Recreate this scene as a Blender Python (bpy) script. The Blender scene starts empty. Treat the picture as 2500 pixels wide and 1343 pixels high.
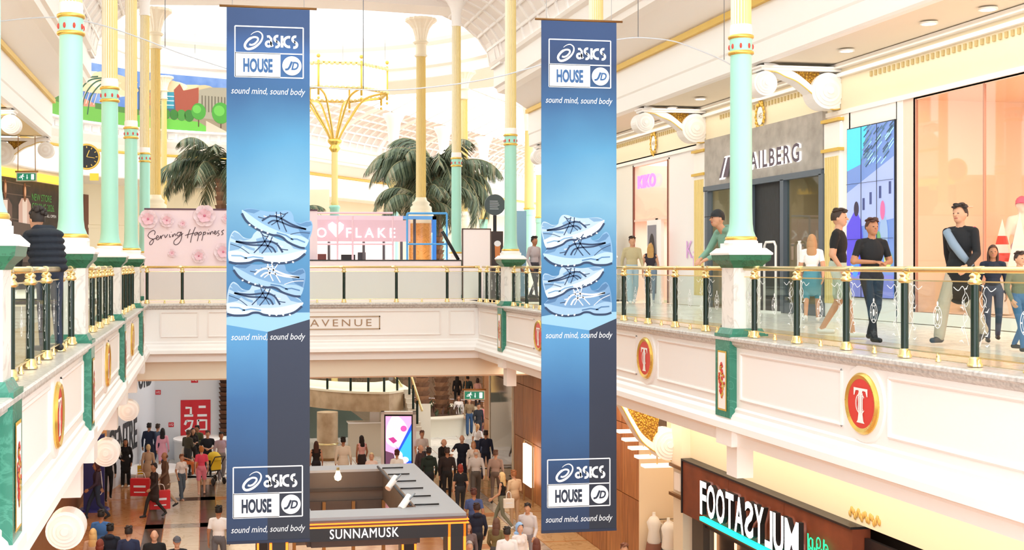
import bpy, math, random
import numpy as np
from mathutils import Vector, Matrix
PI=math.pi
random.seed(7)
SC=bpy.context.scene
COL=SC.collection
# ------------------------------------------------------------------ camera, sky, light, exposure
TH=math.radians(10.0); F=3000.0; PX,PY=1029.0,648.0; EYE=1.14; LOW=-6.6
cd=bpy.data.cameras.new('camera'); cam=bpy.data.objects.new('camera',cd); COL.objects.link(cam)
cd.sensor_width=36; cd.lens=F/2500*36; cd.shift_x=(1250-PX)/2500; cd.shift_y=-(671.5-PY)/2500
cd.clip_start=.1; cd.clip_end=600
cam.location=(0,0,EYE); cam.rotation_euler=(PI/2,0,-TH)
SC.camera=cam
W=bpy.data.worlds.new('overcast_daylight'); SC.world=W; W.use_nodes=True
nt=W.node_tree; bgn=nt.nodes['Background']
bgn.inputs[0].default_value=(.93,.97,1.0,1); bgn.inputs[1].default_value=1.7
SC.view_settings.view_transform='Standard'; SC.view_settings.look='None'
SC.view_settings.exposure=0.92; SC.view_settings.gamma=1.0; SC.view_settings.use_curve_mapping=False
def area(name,loc,rot,sx,sy,power,col=(1,1,1),spread=PI):
    l=bpy.data.lights.new(name,'AREA'); l.shape='RECTANGLE'; l.size=sx; l.size_y=sy; l.energy=power; l.color=col; l.spread=spread
    o=bpy.data.objects.new(name,l); COL.objects.link(o); o.location=loc; o.rotation_euler=rot; return o
WARM=(1,.81,.62)
area('downlight_row_right',(12.9,26,5.5),(0,0,0),1.4,34,150,(1,.93,.82))
area('downlight_row_left',(-6,24,5.5),(0,0,0),1.4,30,230,(1,.85,.66))
area('downlight_row_lower_right',(9.8,24,-2.0),(0,0,0),1.0,30,230,WARM)
area('downlight_row_lower_left',(-3.2,24,-2.0),(0,0,0),1.0,26,240,WARM)
area('downlight_field_under_bridge',(3.3,41,-2.3),(0,0,0),12,5,260,WARM)
area('downlight_field_lower_hall',(3,60,-1.0),(0,0,0),16,16,650,(1,.82,.64))
# ------------------------------------------------------------------ pixel to place
def _ray(px,py):
    xc=(px-PX)/F; zc=-(py-PY)/F; c,s=math.cos(TH),math.sin(TH)
    return (xc*c+s, -xc*s+c, zc)
def at_x(px,py,X): d=_ray(px,py); t=X/d[0]; return Vector((X,d[1]*t,EYE+d[2]*t))
def at_y(px,py,Y): d=_ray(px,py); t=Y/d[1]; return Vector((d[0]*t,Y,EYE+d[2]*t))
def at_z(px,py,Z): d=_ray(px,py); t=(Z-EYE)/d[2]; return Vector((d[0]*t,d[1]*t,Z))
def at_l(px,py,P,D):
    d=_ray(px,py); k=(P[0]*D[1]-P[1]*D[0])/(d[0]*D[1]-d[1]*D[0]); return Vector((d[0]*k,d[1]*k,EYE+d[2]*k))
def at_d(px,py,Zc): d=_ray(px,py); return Vector((d[0]*Zc,d[1]*Zc,EYE+d[2]*Zc))
# ------------------------------------------------------------------ materials
def lin(h):
    if isinstance(h,str):
        h=h.lstrip('#'); v=[int(h[i:i+2],16)/255 for i in (0,2,4)]
        return tuple((x/12.92 if x<=.04045 else ((x+.055)/1.055)**2.4) for x in v)
    return h
_M={}
def mat(h,rough=.6,metal=0,emit=0,kind=None,h2=None,sc=1.0,name=None,alpha=1):
    key=(h,rough,metal,emit,kind,h2,sc,alpha)
    if key in _M: return _M[key]
    m=bpy.data.materials.new(name or (kind or 'paint')); m.use_nodes=True
    N=m.node_tree.nodes; L=m.node_tree.links; b=N['Principled BSDF']
    c=lin(h)
    b.inputs['Base Color'].default_value=(*c,1); b.inputs['Roughness'].default_value=rough; b.inputs['Metallic'].default_value=metal
    if emit:
        b.inputs['Emission Color'].default_value=(*c,1); b.inputs['Emission Strength'].default_value=emit
    tc=N.new('ShaderNodeTexCoord')
    def ramp(fac,stops):
        r=N.new('ShaderNodeValToRGB'); e=r.color_ramp.elements
        e[0].position=stops[0][0]; e[0].color=(*stops[0][1],1); e[1].position=stops[-1][0]; e[1].color=(*stops[-1][1],1)
        for p,cc in stops[1:-1]:
            q=e.new(p); q.color=(*cc,1)
        L.new(fac,r.inputs[0]); L.new(r.outputs[0],b.inputs['Base Color']); return r
    if kind=='marble':
        c2=lin(h2); n=N.new('ShaderNodeTexNoise'); n.inputs['Scale'].default_value=2.2*sc; n.inputs['Detail'].default_value=8; n.inputs['Distortion'].default_value=1.6
        L.new(tc.outputs['Object'],n.inputs['Vector']); ramp(n.outputs[0],[(.3,c),(.47,c),(.5,c2),(.53,c),(.75,tuple(.6*a+.4*d for a,d in zip(c,c2)))])
    elif kind in('noise','stone'):
        c2=lin(h2); n=N.new('ShaderNodeTexNoise'); n.inputs['Scale'].default_value=6*sc; n.inputs['Detail'].default_value=6
        L.new(tc.outputs['Object'],n.inputs['Vector']); ramp(n.outputs[0],[(.32,c2),(.62,c)])
        if kind=='stone':
            bu=N.new('ShaderNodeBump'); bu.inputs['Strength'].default_value=.25; L.new(n.outputs[0],bu.inputs['Height']); L.new(bu.outputs[0],b.inputs['Normal'])
    elif kind=='wood':
        c2=lin(h2); mp=N.new('ShaderNodeMapping'); mp.inputs['Scale'].default_value=(9*sc,9*sc,.8*sc); L.new(tc.outputs['Object'],mp.inputs[0])
        n=N.new('ShaderNodeTexNoise'); n.inputs['Scale'].default_value=2; n.inputs['Detail'].default_value=6; n.inputs['Distortion'].default_value=.6
        L.new(mp.outputs[0],n.inputs['Vector']); ramp(n.outputs[0],[(.3,c2),(.65,c)])
    elif kind=='filigree':
        c2=lin(h2); n=N.new('ShaderNodeTexVoronoi'); n.inputs['Scale'].default_value=22*sc; L.new(tc.outputs['Object'],n.inputs['Vector']); ramp(n.outputs[0],[(.1,c),(.55,c2)])
        bu=N.new('ShaderNodeBump'); bu.inputs['Strength'].default_value=1; bu.inputs['Distance'].default_value=.03; L.new(n.outputs[0],bu.inputs['Height']); L.new(bu.outputs[0],b.inputs['Normal'])
    elif kind=='glass':
        b.inputs['Alpha'].default_value=1
        tr=N.new('ShaderNodeBsdfTransparent'); tr.inputs[0].default_value=(*c,1); gl=N.new('ShaderNodeBsdfGlossy'); gl.inputs['Roughness'].default_value=.02
        fr=N.new('ShaderNodeLayerWeight'); fr.inputs[0].default_value=.12; ad=N.new('ShaderNodeMath'); ad.operation='MULTIPLY'; ad.inputs[1].default_value=.35; L.new(fr.outputs[1],ad.inputs[0])
        mx=N.new('ShaderNodeMixShader'); L.new(ad.outputs[0],mx.inputs[0]); L.new(tr.outputs[0],mx.inputs[1]); L.new(gl.outputs[0],mx.inputs[2])
        L.new(mx.outputs[0],N['Material Output'].inputs[0])
    elif kind=='sheer':
        tr=N.new('ShaderNodeBsdfTransparent'); mx=N.new('ShaderNodeMixShader'); mx.inputs[0].default_value=alpha
        L.new(tr.outputs[0],mx.inputs[1]); L.new(b.outputs[0],mx.inputs[2]); L.new(mx.outputs[0],N['Material Output'].inputs[0])
    elif kind=='satin':
        n=N.new('ShaderNodeTexNoise'); n.inputs['Scale'].default_value=40*sc; L.new(tc.outputs['Object'],n.inputs['Vector'])
        bu=N.new('ShaderNodeBump'); bu.inputs['Strength'].default_value=.15; bu.inputs['Distance'].default_value=.01; L.new(n.outputs[0],bu.inputs['Height']); L.new(bu.outputs[0],b.inputs['Normal'])
    else:
        n=N.new('ShaderNodeTexNoise'); n.inputs['Scale'].default_value=3*sc; n.inputs['Detail'].default_value=4; L.new(tc.outputs['Object'],n.inputs['Vector'])
        mm=N.new('ShaderNodeMapRange'); mm.inputs[3].default_value=max(0,rough-.05); mm.inputs[4].default_value=min(1,rough+.06); L.new(n.outputs[0],mm.inputs[0]); L.new(mm.outputs[0],b.inputs['Roughness'])
    _M[key]=m; return m
WHITE=mat('#fcf8f4',.45); CREAM=mat('#f7ecd6',.5); CREAM2=mat('#f3e6c9',.5); PALE=mat('#efe6cf',.5)
IVORY=mat('#f6efea',.5); PEACH=mat('#f6dcc0',.6)
GOLD=mat('#ecc869',.28,.7); GOLDP=mat('#e3bb52',.4,.25); BRASS=mat('#f1dca0',.2,.85); BRONZE=mat('#8a6338',.4,.6)
TEAL=mat('#a8e2cf',.35); YEL=mat('#ecd48c',.5); YELD=mat('#c9ad6b',.6)
GREEN=mat('#35806a',.25,kind='marble',h2='#4c9780',sc=1.2); DGREEN=mat('#2f6f50',.25,kind='marble',h2='#26583f',sc=1.5)
WMARB=mat('#f3efe9',.2,kind='marble',h2='#dcd7d1',sc=.6); BOTTLE=mat('#13291f',.15)
TAN=mat('#d9954c',.25,kind='marble',h2='#b06a2a',sc=2); GLASS=mat('#f1f8f5',kind='glass'); PGLASS=mat('#fdf4f0',kind='glass')
BLACK=mat('#15161a',.4); CHAR=mat('#3b3f47',.5); RED=mat('#dd4438',.4); ETCH=mat('#f6fbfb',.7,kind='sheer',alpha=.9)
DARK=mat('#23252c',.5); STEEL=mat('#9aa0a8',.35,.6); LAMP=mat('#fff2da',.5,emit=3.0); LAMPW=mat('#ffffff',.5,emit=2.2); WOOD=mat('#b97742',.4,kind='wood',h2='#8f5428',sc=.7)
# ------------------------------------------------------------------ mesh builder
class MB:
    def __init__(s): s.v=[]; s.f=[]; s.m=[]; s.mats=[]; s.sm=[]
    def mi(s,m):
        if m not in s.mats: s.mats.append(m)
        return s.mats.index(m)
    def add(s,vs,fs,m,smooth=False):
        o=len(s.v); s.v.extend([tuple(v) for v in vs]); k=s.mi(m)
        for f in fs: s.f.append(tuple(i+o for i in f)); s.m.append(k); s.sm.append(smooth)
        return s
    def box(s,a,b,m):
        x0,x1=sorted((a[0],b[0])); y0,y1=sorted((a[1],b[1])); z0,z1=sorted((a[2],b[2]))
        return s.add([(x0,y0,z0),(x1,y0,z0),(x1,y1,z0),(x0,y1,z0),(x0,y0,z1),(x1,y0,z1),(x1,y1,z1),(x0,y1,z1)],
          [(0,3,2,1),(4,5,6,7),(0,1,5,4),(1,2,6,5),(2,3,7,6),(3,0,4,7)],m)
    def cbox(s,c,d,m): return s.box([c[i]-d[i]/2 for i in range(3)],[c[i]+d[i]/2 for i in range(3)],m)
    def lathe(s,prof,m,c=(0,0,0),n=20,cap=True,axis='z',smooth=True):
        vs=[];fs=[]
        for r,z in prof:
            for i in range(n):
                a=2*PI*i/n; p=(r*math.cos(a),r*math.sin(a),z)
                if axis=='y': p=(p[0],p[2],p[1])
                if axis=='x': p=(p[2],p[0],p[1])
                vs.append((p[0]+c[0],p[1]+c[1],p[2]+c[2]))
        for k in range(len(prof)-1):
            for i in range(n):
                j=(i+1)%n; q=(k*n+i,k*n+j,(k+1)*n+j,(k+1)*n+i); fs.append(q if axis!='y' else q[::-1])
        s.add(vs,fs,m,smooth)
        if cap:
            o=len(vs)
            a=tuple(range(n-1,-1,-1)); b=tuple(range(o-n,o))
            if axis=='y': a,b=a[::-1],b[::-1]
            s.add(vs[:n],[a],m); s.add(vs[-n:],[tuple(range(n)) if axis!='y' else tuple(range(n-1,-1,-1))],m)
        return s
    def cyl(s,c,r,z0,z1,m,n=20,axis='z'): return s.lathe([(r,z0),(r,z1)],m,c,n,True,axis)
    def prism(s,poly,m,fn,d0,d1):
        """poly 2D, fn(u,v,d)->xyz, extruded from d0 to d1"""
        n=len(poly); vs=[fn(u,v,d0) for u,v in poly]+[fn(u,v,d1) for u,v in poly]
        return s.add(vs,[tuple(range(n-1,-1,-1)),tuple(range(n,2*n))]+[(i,(i+1)%n,n+(i+1)%n,n+i) for i in range(n)],m)
    def tube(s,pts,r,m,n=8,smooth=True):
        pts=[Vector(p) for p in pts]; vs=[];fs=[]; rr=r if isinstance(r,(list,tuple)) else [r]*len(pts)
        up=None
        for i,p in enumerate(pts):
            t=(pts[min(i+1,len(pts)-1)]-pts[max(i-1,0)])
            if t.length<1e-9: t=Vector((0,0,1))
            t.normalize()
            if up is None: up=Vector((0,0,1)) if abs(t.z)<.9 else Vector((1,0,0))
            a=t.cross(up).normalized() if t.cross(up).length>1e-6 else t.orthogonal().normalized(); b=a.cross(t).normalized(); up=b
            for k in range(n):
                w=2*PI*k/n; vs.append(p+a*math.cos(w)*rr[i]+b*math.sin(w)*rr[i])
        for i in range(len(pts)-1):
            for k in range(n):
                j=(k+1)%n; fs.append((i*n+k,i*n+j,(i+1)*n+j,(i+1)*n+k))
        fs.append(tuple(range(n-1,-1,-1))); fs.append(tuple(range(len(vs)-n,len(vs))))
        return s.add(vs,fs,m,smooth)
    def ball(s,c,r,m,nu=14,nv=9):
        rx,ry,rz=(r,r,r) if not isinstance(r,(list,tuple)) else r
        vs=[(c[0],c[1],c[2]-rz)];fs=[]
        for j in range(1,nv):
            t=-PI/2+PI*j/nv
            for i in range(nu): a=2*PI*i/nu; vs.append((c[0]+rx*math.cos(t)*math.cos(a),c[1]+ry*math.cos(t)*math.sin(a),c[2]+rz*math.sin(t)))
        vs.append((c[0],c[1],c[2]+rz)); e=len(vs)-1
        for i in range(nu): fs.append((0,1+(i+1)%nu,1+i)); fs.append((e,e-nu+i,e-nu+(i+1)%nu))
        for j in range(nv-2):
            for i in range(nu): k=(i+1)%nu; fs.append((1+j*nu+i,1+j*nu+k,1+(j+1)*nu+k,1+(j+1)*nu+i))
        return s.add(vs,fs,m,True)
    def sweep(s,prof,fn,t0,t1,m,closed=False):
        """2D profile (o,z) carried from t0 to t1 by fn(o,z,t)"""
        n=len(prof); vs=[fn(o,z,t0) for o,z in prof]+[fn(o,z,t1) for o,z in prof]
        return s.add(vs,[(i,i+1,n+i+1,n+i) for i in range(n-1)]+([(n-1,0,n,2*n-1)] if closed else []),m)
    def mesh(s,name,origin=None):
        me=bpy.data.meshes.new(name); vs=s.v
        if origin is not None: vs=[(v[0]-origin[0],v[1]-origin[1],v[2]-origin[2]) for v in vs]
        me.from_pydata(vs,[],s.f)
        for m in s.mats: me.materials.append(m)
        me.polygons.foreach_set('material_index',s.m); me.polygons.foreach_set('use_smooth',s.sm); me.update(); return me
def tag(o,label=None,cat=None,group=None,kind=None):
    if label: o['label']=label
    if cat: o['category']=cat
    if group: o['group']=group
    if kind: o['kind']=kind
    return o
def link(name,me,parent=None,loc=None):
    o=bpy.data.objects.new(name,me); COL.objects.link(o)
    if parent: o.parent=parent
    if loc is not None: o.location=loc
    return o
def thing(name,label,cat,loc=(0,0,0),rz=0,group=None):
    o=link(name,None,None,loc); o.rotation_euler=(0,0,rz); o.empty_display_size=.1; return tag(o,label,cat,group)
def part(name,mb,parent,label=None,kind=None,loc=None):
    o=link(name,mb.mesh(name),parent,loc); return tag(o,label,None,None,kind)
def wpart(name,mb,parent,label=None,kind=None):
    """mesh given in world coordinates, parent an unrotated empty"""
    p=parent; off=Vector((0,0,0))
    while p: off+=p.location; p=p.parent
    o=link(name,mb.mesh(name,off),parent); return tag(o,label,None,None,kind)
def struct(name,mb,parent=None):
    o=link(name,mb.mesh(name),parent); 
    if not parent: o['kind']='structure'
    return o
def lone(name,mb,label,cat,group=None,origin=None):
    me=mb.mesh(name,origin); o=link(name,me,None,origin); return tag(o,label,cat,group)
def dup(o,loc=None,rz=None,parent=None,label=None,group=None):
    c=o.copy(); COL.objects.link(c)
    if parent is not None: c.parent=parent
    if loc is not None: c.location=loc
    if rz is not None: c.rotation_euler=(0,0,rz)
    if label: c['label']=label
    if group: c['group']=group
    for ch in list(o.children): dup(ch,parent=c)
    return c
# ------------------------------------------------------------------ lettering
_TX={}
def text_geo(s,w,h=None,shear=0,bold=0,spacing=1):
    key=(s,shear,bold,spacing)
    if key not in _TX:
        c=bpy.data.curves.new('t','FONT'); c.body=s; c.shear=shear; c.offset=bold; c.space_character=spacing; c.resolution_u=3
        o=bpy.data.objects.new('t',c); COL.objects.link(o); bpy.context.view_layer.update()
        me=bpy.data.meshes.new_from_object(o.evaluated_get(bpy.context.evaluated_depsgraph_get()))
        v=[tuple(x.co)[:2] for x in me.vertices]; f=[tuple(p.vertices) for p in me.polygons]
        bpy.data.objects.remove(o); bpy.data.curves.remove(c); bpy.data.meshes.remove(me)
        xs=[a for a,_ in v]; ys=[b for _,b in v]; x0,y0=min(xs),min(ys); sx=max(xs)-x0; sy=max(ys)-y0
        _TX[key]=([((a-x0)/sx,(b-y0)/sy) for a,b in v],f,sx/sy)
    v,f,asp=_TX[key]
    if h is None: h=w/asp
    if w is None: w=h*asp
    return [(a*w,b*h) for a,b in v],f,w,h
class Art:
    """flat print or thin relief; fn(u,v,d) maps art coordinates to space"""
    def __init__(s,fn): s.fn=fn; s.mb=MB()
    def poly(s,p,m,d=0): s.mb.add([s.fn(u,v,d) for u,v in p],[tuple(range(len(p)))],m); return s
    def rect(s,u0,v0,u1,v1,m,d=0): return s.poly([(u0,v0),(u1,v0),(u1,v1),(u0,v1)],m,d)
    def ell(s,c,ru,rv,m,d=0,n=24,a0=0,a1=2*PI): return s.poly([(c[0]+ru*math.cos(a0+(a1-a0)*i/n),c[1]+rv*math.sin(a0+(a1-a0)*i/n)) for i in range(n)],m,d)
    def ring(s,c,ru,rv,w,m,d=0,n=24,a0=0,a1=2*PI):
        p=[(c[0]+ru*math.cos(a0+(a1-a0)*i/n),c[1]+rv*math.sin(a0+(a1-a0)*i/n)) for i in range(n+1)]; return s.stroke(p,w,m,d)
    def stroke(s,pts,w,m,d=0):
        n=len(pts); ww=w if isinstance(w,(list,tuple)) else [w]*n; L=[];R=[]
        for i in range(n):
            a=pts[max(i-1,0)]; b=pts[min(i+1,n-1)]; tx,ty=b[0]-a[0],b[1]-a[1]; l=math.hypot(tx,ty) or 1; nx,ny=-ty/l*ww[i]/2,tx/l*ww[i]/2
            L.append((pts[i][0]+nx,pts[i][1]+ny)); R.append((pts[i][0]-nx,pts[i][1]-ny))
        vs=[s.fn(u,v,d) for u,v in L+R]; s.mb.add(vs,[(i,n+i,n+i+1,i+1) for i in range(n-1)],m); return s
    def text(s,t,u,v,w,h,m,d=0,shear=0,bold=0,spacing=1,mirror=False,depth=0,side=None):
        vv,f,w,h=text_geo(t,w,h,shear,bold,spacing)
        P=[((u+w-a) if mirror else (u+a),v+b) for a,b in vv]
        s.mb.add([s.fn(a,b,d+depth) for a,b in P],f,m)
        if depth:
            from collections import Counter
            ed=Counter(); dr={}
            for q in f:
                for i in range(len(q)):
                    e=(q[i],q[(i+1)%len(q)]); k=tuple(sorted(e)); ed[k]+=1; dr[k]=e
            fs=[];vs=[]
            for k,c in ed.items():
                if c==1:
                    a,b=dr[k]; o=len(vs); vs+= [s.fn(*P[a],d),s.fn(*P[b],d),s.fn(*P[b],d+depth),s.fn(*P[a],d+depth)]; fs.append((o,o+1,o+2,o+3))
            s.mb.add(vs,fs,side or m)
        return s
def curve(pts,k=6):
    """Catmull-Rom through 2D/3D points"""
    P=[pts[0]]+list(pts)+[pts[-1]]; out=[]
    for i in range(1,len(P)-2):
        for j in range(k):
            t=j/k; a,b,c,d=P[i-1],P[i],P[i+1],P[i+2]
            out.append(tuple(.5*((2*b[q])+(-a[q]+c[q])*t+(2*a[q]-5*b[q]+4*c[q]-d[q])*t*t+(-a[q]+3*b[q]-3*c[q]+d[q])*t**3) for q in range(len(b))))
    out.append(tuple(pts[-1])); return out
# ================================================================== THE SETTING
WR,WL=8.42,-1.77; SHOPR,SHOPL=13.8,-7.15; YB=37.5; YE=44.5
PY_=[3.85,11.45,19.0,26.6,34.2,41.9]; PYS={-1:PY_,1:[2.6,10.5,18.85,26.4,34.2,41.9]}
XR=lambda o:WR-o
XL=lambda o:WL+o
SIDES=(('right',XR,1),('left',XL,-1))
FASC=[(0,-.14),(0,-1.14),(.03,-1.17),(.03,-1.22),(.08,-1.27),(.10,-1.34),(.16,-1.40),(.17,-1.50),(.02,-1.56),(0,-1.60),(0,-1.75),(-.3,-1.75)]
COP=[(-.35,-.01),(.11,-.01),(.13,-.03),(.13,-.07),(.10,-.08),(.08,-.10),(.08,-.13),(.04,-.16),(-.02,-.2)]
BEAM=[(-3.7,5.56),(-3.55,5.56),(-3.5,5.6),(-3.5,6.0),(-3.47,6.05),(-3.47,6.80)]
UPPER=[(-3.47,6.95),(-3.3,7.05),(-2.9,7.3),(-2.6,7.5),(-2.3,7.55),(-2.25,7.7),(-2.15,7.75),(-2.15,8.45),(-2.0,8.5),(-1.95,8.6)]
VAULT=[(-2.05,8.6),(-1.95,9.1),(-1.6,9.6),(-1.1,10.0),(-.5,10.3),(.2,10.6),(1.0,10.85)]
STONE=mat('#d9d3cc',.3,kind='noise',h2='#b3aca6',sc=3)
for nm,X,sg in SIDES:
    fn=lambda o,z,t,X=X:(X(o),t,z)
    m=MB(); m.sweep(FASC,fn,4,YB,WHITE); struct('wall_%s_gallery_front'%nm,m)
    m=MB(); m.sweep(COP,fn,4,YB,STONE); struct('trim_%d'%(1 if sg>0 else 2),m)
    m=MB(); m.box((X(-.25),4,-1.74),(X(-5.6),YE,-.02),CREAM); struct('floor_%s_gallery'%nm,m)
    m=MB(); m.sweep(BEAM,fn,4,YE,WHITE); struct('ceiling_%s_beam'%nm,m)
    m=MB(); m.box((X(-3.36),4,6.80),(X(-3.6),YE,6.95),GOLDP); struct('trim_%d'%(3 if sg>0 else 4),m)
    m=MB(); m.sweep(UPPER,fn,4,YE,WHITE); struct('wall_%s_upper_cove'%nm,m)
    m=MB(); m.sweep(VAULT,fn,4,YE,IVORY); v=struct('ceiling_%s_vault'%nm,m)
    # raised lattice of the coffers
    q=MB()
    def pt(o,z,t,d,X=X): return (X(o+d),t,z-d*.6)
    for k in range(0,41):
        y=4.5+k*1.0
        for i in range(len(VAULT)-1):
            (o0,z0),(o1,z1)=VAULT[i],VAULT[i+1]
            q.add([pt(o0,z0,y,.0),pt(o1,z1,y,.0),pt(o1,z1,y,.05),pt(o0,z0,y,.05),pt(o0,z0,y+.14,.0),pt(o1,z1,y+.14,.0),pt(o1,z1,y+.14,.05),pt(o0,z0,y+.14,.05)],[(0,1,2,3),(4,5,6,7),(3,2,6,7)],WHITE)
    for o,z in VAULT[1:-1]:
        q.box((X(o+.05)-.03,4,z-.05),(X(o+.05)+.03,YE,z+.05),WHITE)
    p=link('coffer_lattice',q.mesh('coffer_lattice'),v); p['kind']='stuff'
    # gallery floor tiles: 1.2 m pale marble slabs
    root=link('floor_%s_tiling'%nm,None); root['kind']='structure'
    base=MB().box((-.59,-.59,-.02),(.59,.59,0),WMARB).mesh('floor_tile'); b2=MB().box((-.59,-.59,-.02),(.59,.59,0),mat('#e6cfae',.2,kind='marble',h2='#cfae85')).mesh('floor_tile')
    for i in range(4):
        for j in range(20):
            link('floor_tile',b2 if i==0 else base,root,(X(-.95-1.2*i),12+1.2*j,.0))
# nave skylight: bars and panes
m=MB(); m.box((XL(.9),4,10.8),(XL(1.1),YE,11.0),WHITE); m.box((XR(.9),4,10.8),(XR(1.1),YE,11.0),WHITE)
for k in range(17): m.box((XL(1),4+k*2.5,11.0),(XR(1),4.1+k*2.5,11.12),WHITE)
for i in range(1,4): x=XL(1)+(XR(1)-XL(1))*i/4; m.box((x-.05,4,11.0),(x+.05,YE,11.1),WHITE)
sk=struct('ceiling_skylight',m)
g=MB(); g.add([(XL(1),4,11.13),(XR(1),4,11.13),(XR(1),YE,11.13),(XL(1),YE,11.13)],[(0,1,2,3)],GLASS); link('window_1_pane',g.mesh('pane'),sk)
# bridge at the far end of the void
m=MB(); fb=lambda o,z,t:(t,YB-o,z)
m.sweep(FASC,fb,WL-.0,WR,WHITE); struct('wall_far_bridge_front',m)
m=MB(); m.sweep([(-.45,-1.75),(-.45,-1.9),(-.4,-1.95),(-.4,-2.35),(-.8,-2.35)],fb,WL-2,WR+2.2,PEACH); struct('wall_far_bridge_cove',m)
m=MB(); m.sweep(COP,fb,WL,WR,STONE); struct('trim_5',m)
m=MB(); m.box((SHOPL,YB+.3,-2.3),(SHOPR,YE,-.02),CREAM); struct('floor_bridge',m)
# end arch of the nave
arch=[]
for i in range(0,13):
    a=PI/2*i/12; arch.append((8.55+1.9*math.cos(a),8.4+1.95*math.sin(a)**1.0))
arch=[(x,z) for x,z in arch]; mirror=[(6.65-x,z) for x,z in arch][::-1]
inner=arch+[(5.5,10.45),(1.1,10.45)]+mirror
poly=[(14,5.6)]+[(14,13.0),(-7.4,13.0),(-7.4,5.6)]
m=MB()
for (yy,mm) in ((YE-1.5,IVORY),(YE,WHITE)):
    n=len(inner); outer=[]
    for x,z in inner: outer.append((x if abs(x-3.3)<6 else (14 if x>3.3 else -7.4), 13 if abs(x-3.3)<6.9 else z))
    vs=[(x,yy,z) for x,z in inner]+[(x,yy,z) for x,z in outer]
    m.add(vs,[(i,i+1,n+i+1,n+i) for i in range(n-1)],mm)
n=len(inner); m.add([(x,YE-1.5,z) for x,z in inner]+[(x,YE,z) for x,z in inner],[(i,i+1,n+i+1,n+i) for i in range(n-1)],WHITE)
struct('wall_far_arch',m)
# ---- rotunda beyond the bridge
RC=(3.3,56.0); RR=11.3
def arc(r,z,a): return (RC[0]+r*math.sin(a),RC[1]+r*math.cos(a),z)   # a=0 looks away from the camera, + to the right
def arcsweep(prof,a0,a1,m,n=40,mb=None):
    mb=mb or MB()
    for k in range(n):
        b0=a0+(a1-a0)*k/n; b1=a0+(a1-a0)*(k+1)/n
        q=len(prof); vs=[arc(r,z,b0) for r,z in prof]+[arc(r,z,b1) for r,z in prof]
        mb.add(vs,[(i,i+1,q+i+1,q+i) for i in range(q-1)],m,False)
    return mb
D=math.radians
def rise(a): a=math.degrees(a); return 1.15*min(1,max(0,(-a-14)/32))**1.0 if a>-110 else 1.15
def arcsweep_up(prof,a0,a1,m,n):
    mb=MB()
    for k in range(n):
        b0=a0+(a1-a0)*k/n; b1=a0+(a1-a0)*(k+1)/n; q=len(prof)
        vs=[arc(r,max(z,11.0+rise(b0)+(z-11)*.1),b0) for r,z in prof]+[arc(r,max(z,11.0+rise(b1)+(z-11)*.1),b1) for r,z in prof]
        mb.add(vs,[(i,i+1,q+i+1,q+i) for i in range(q-1)],m)
    return mb
struct('ceiling_rotunda_ring',arcsweep_up([(16,11.0),(11.35,11.0),(11.3,11.05),(11.3,11.55),(11.1,11.65),(11.1,11.8),(11.25,11.9),(11.25,12.7),(11.0,12.85),(10.9,13.0),(10.9,13.2),(11.3,13.4),(16,13.45)],D(-180),D(180),mat('#efe6dc',.6),72))
m=MB()
for k in range(36): a=D(k*10); x,y,_=arc(11.2,0,a); m.cyl((x,y,0),.07,13.4,17,WHITE,6)
arcsweep([(11.2,15.0),(11.2,15.15)],D(-180),D(180),WHITE,36,m); arcsweep([(11.4,17.0),(11.0,17.0),(11.0,17.5),(9,19.5)],D(-180),D(180),WHITE,36,m)
wd=struct('window_2',m)
g=arcsweep([(11.25,13.4),(11.25,17)],D(-180),D(180),GLASS,36); link('window_2_pane',g.mesh('pane'),wd)
# gallery ring and far curved wall, left part with the mural
struct('floor_rotunda_gallery',arcsweep([(17.5,-.02),(9.3,-.02),(9.2,-.1),(9.2,-1.6),(9.4,-1.75),(17.5,-1.75)],D(-150),D(110),CREAM,60))
A0,A1=D(-95),D(8)
struct('wall_rotunda_band',arcsweep([(16.5,5.6),(11.6,5.6),(11.55,5.65),(11.55,6.85)],A0,A1,WHITE,40))
struct('trim_6',arcsweep([(11.5,6.85),(11.42,6.9),(11.42,6.98),(11.5,7.0)],A0,A1,GOLDP,40))
m=arcsweep([(11.5,7.0),(11.3,7.3),(11.0,7.6),(10.95,7.7),(11.2,7.72),(11.2,8.1),(10.95,8.15),(10.95,8.25),(11.6,8.28)],A0,A1,WHITE,40)
w=struct('wall_rotunda_frieze',m)
pm=MB()
for k in range(34):
    a=A0+(A1-A0)*(k+.5)/34; x,y,z=arc(11.18,7.91,a)
    q=MB().box((-.2,-.05,-.14),(.2,.02,.14),mat('#e3dcd6',.5)); 
    if k==0: pme=q.mesh('recessed_panel')
    o=link('recessed_panel',pme,w,(x,y,z)); o.rotation_euler=(0,0,-a)
struct('wall_rotunda_shops',arcsweep([(16.5,0),(16.5,3.2),(16.45,3.2),(16.45,3.35),(16.5,3.4),(16.5,5.6)],A0-.3,A1+.1,CREAM2,40))
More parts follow.
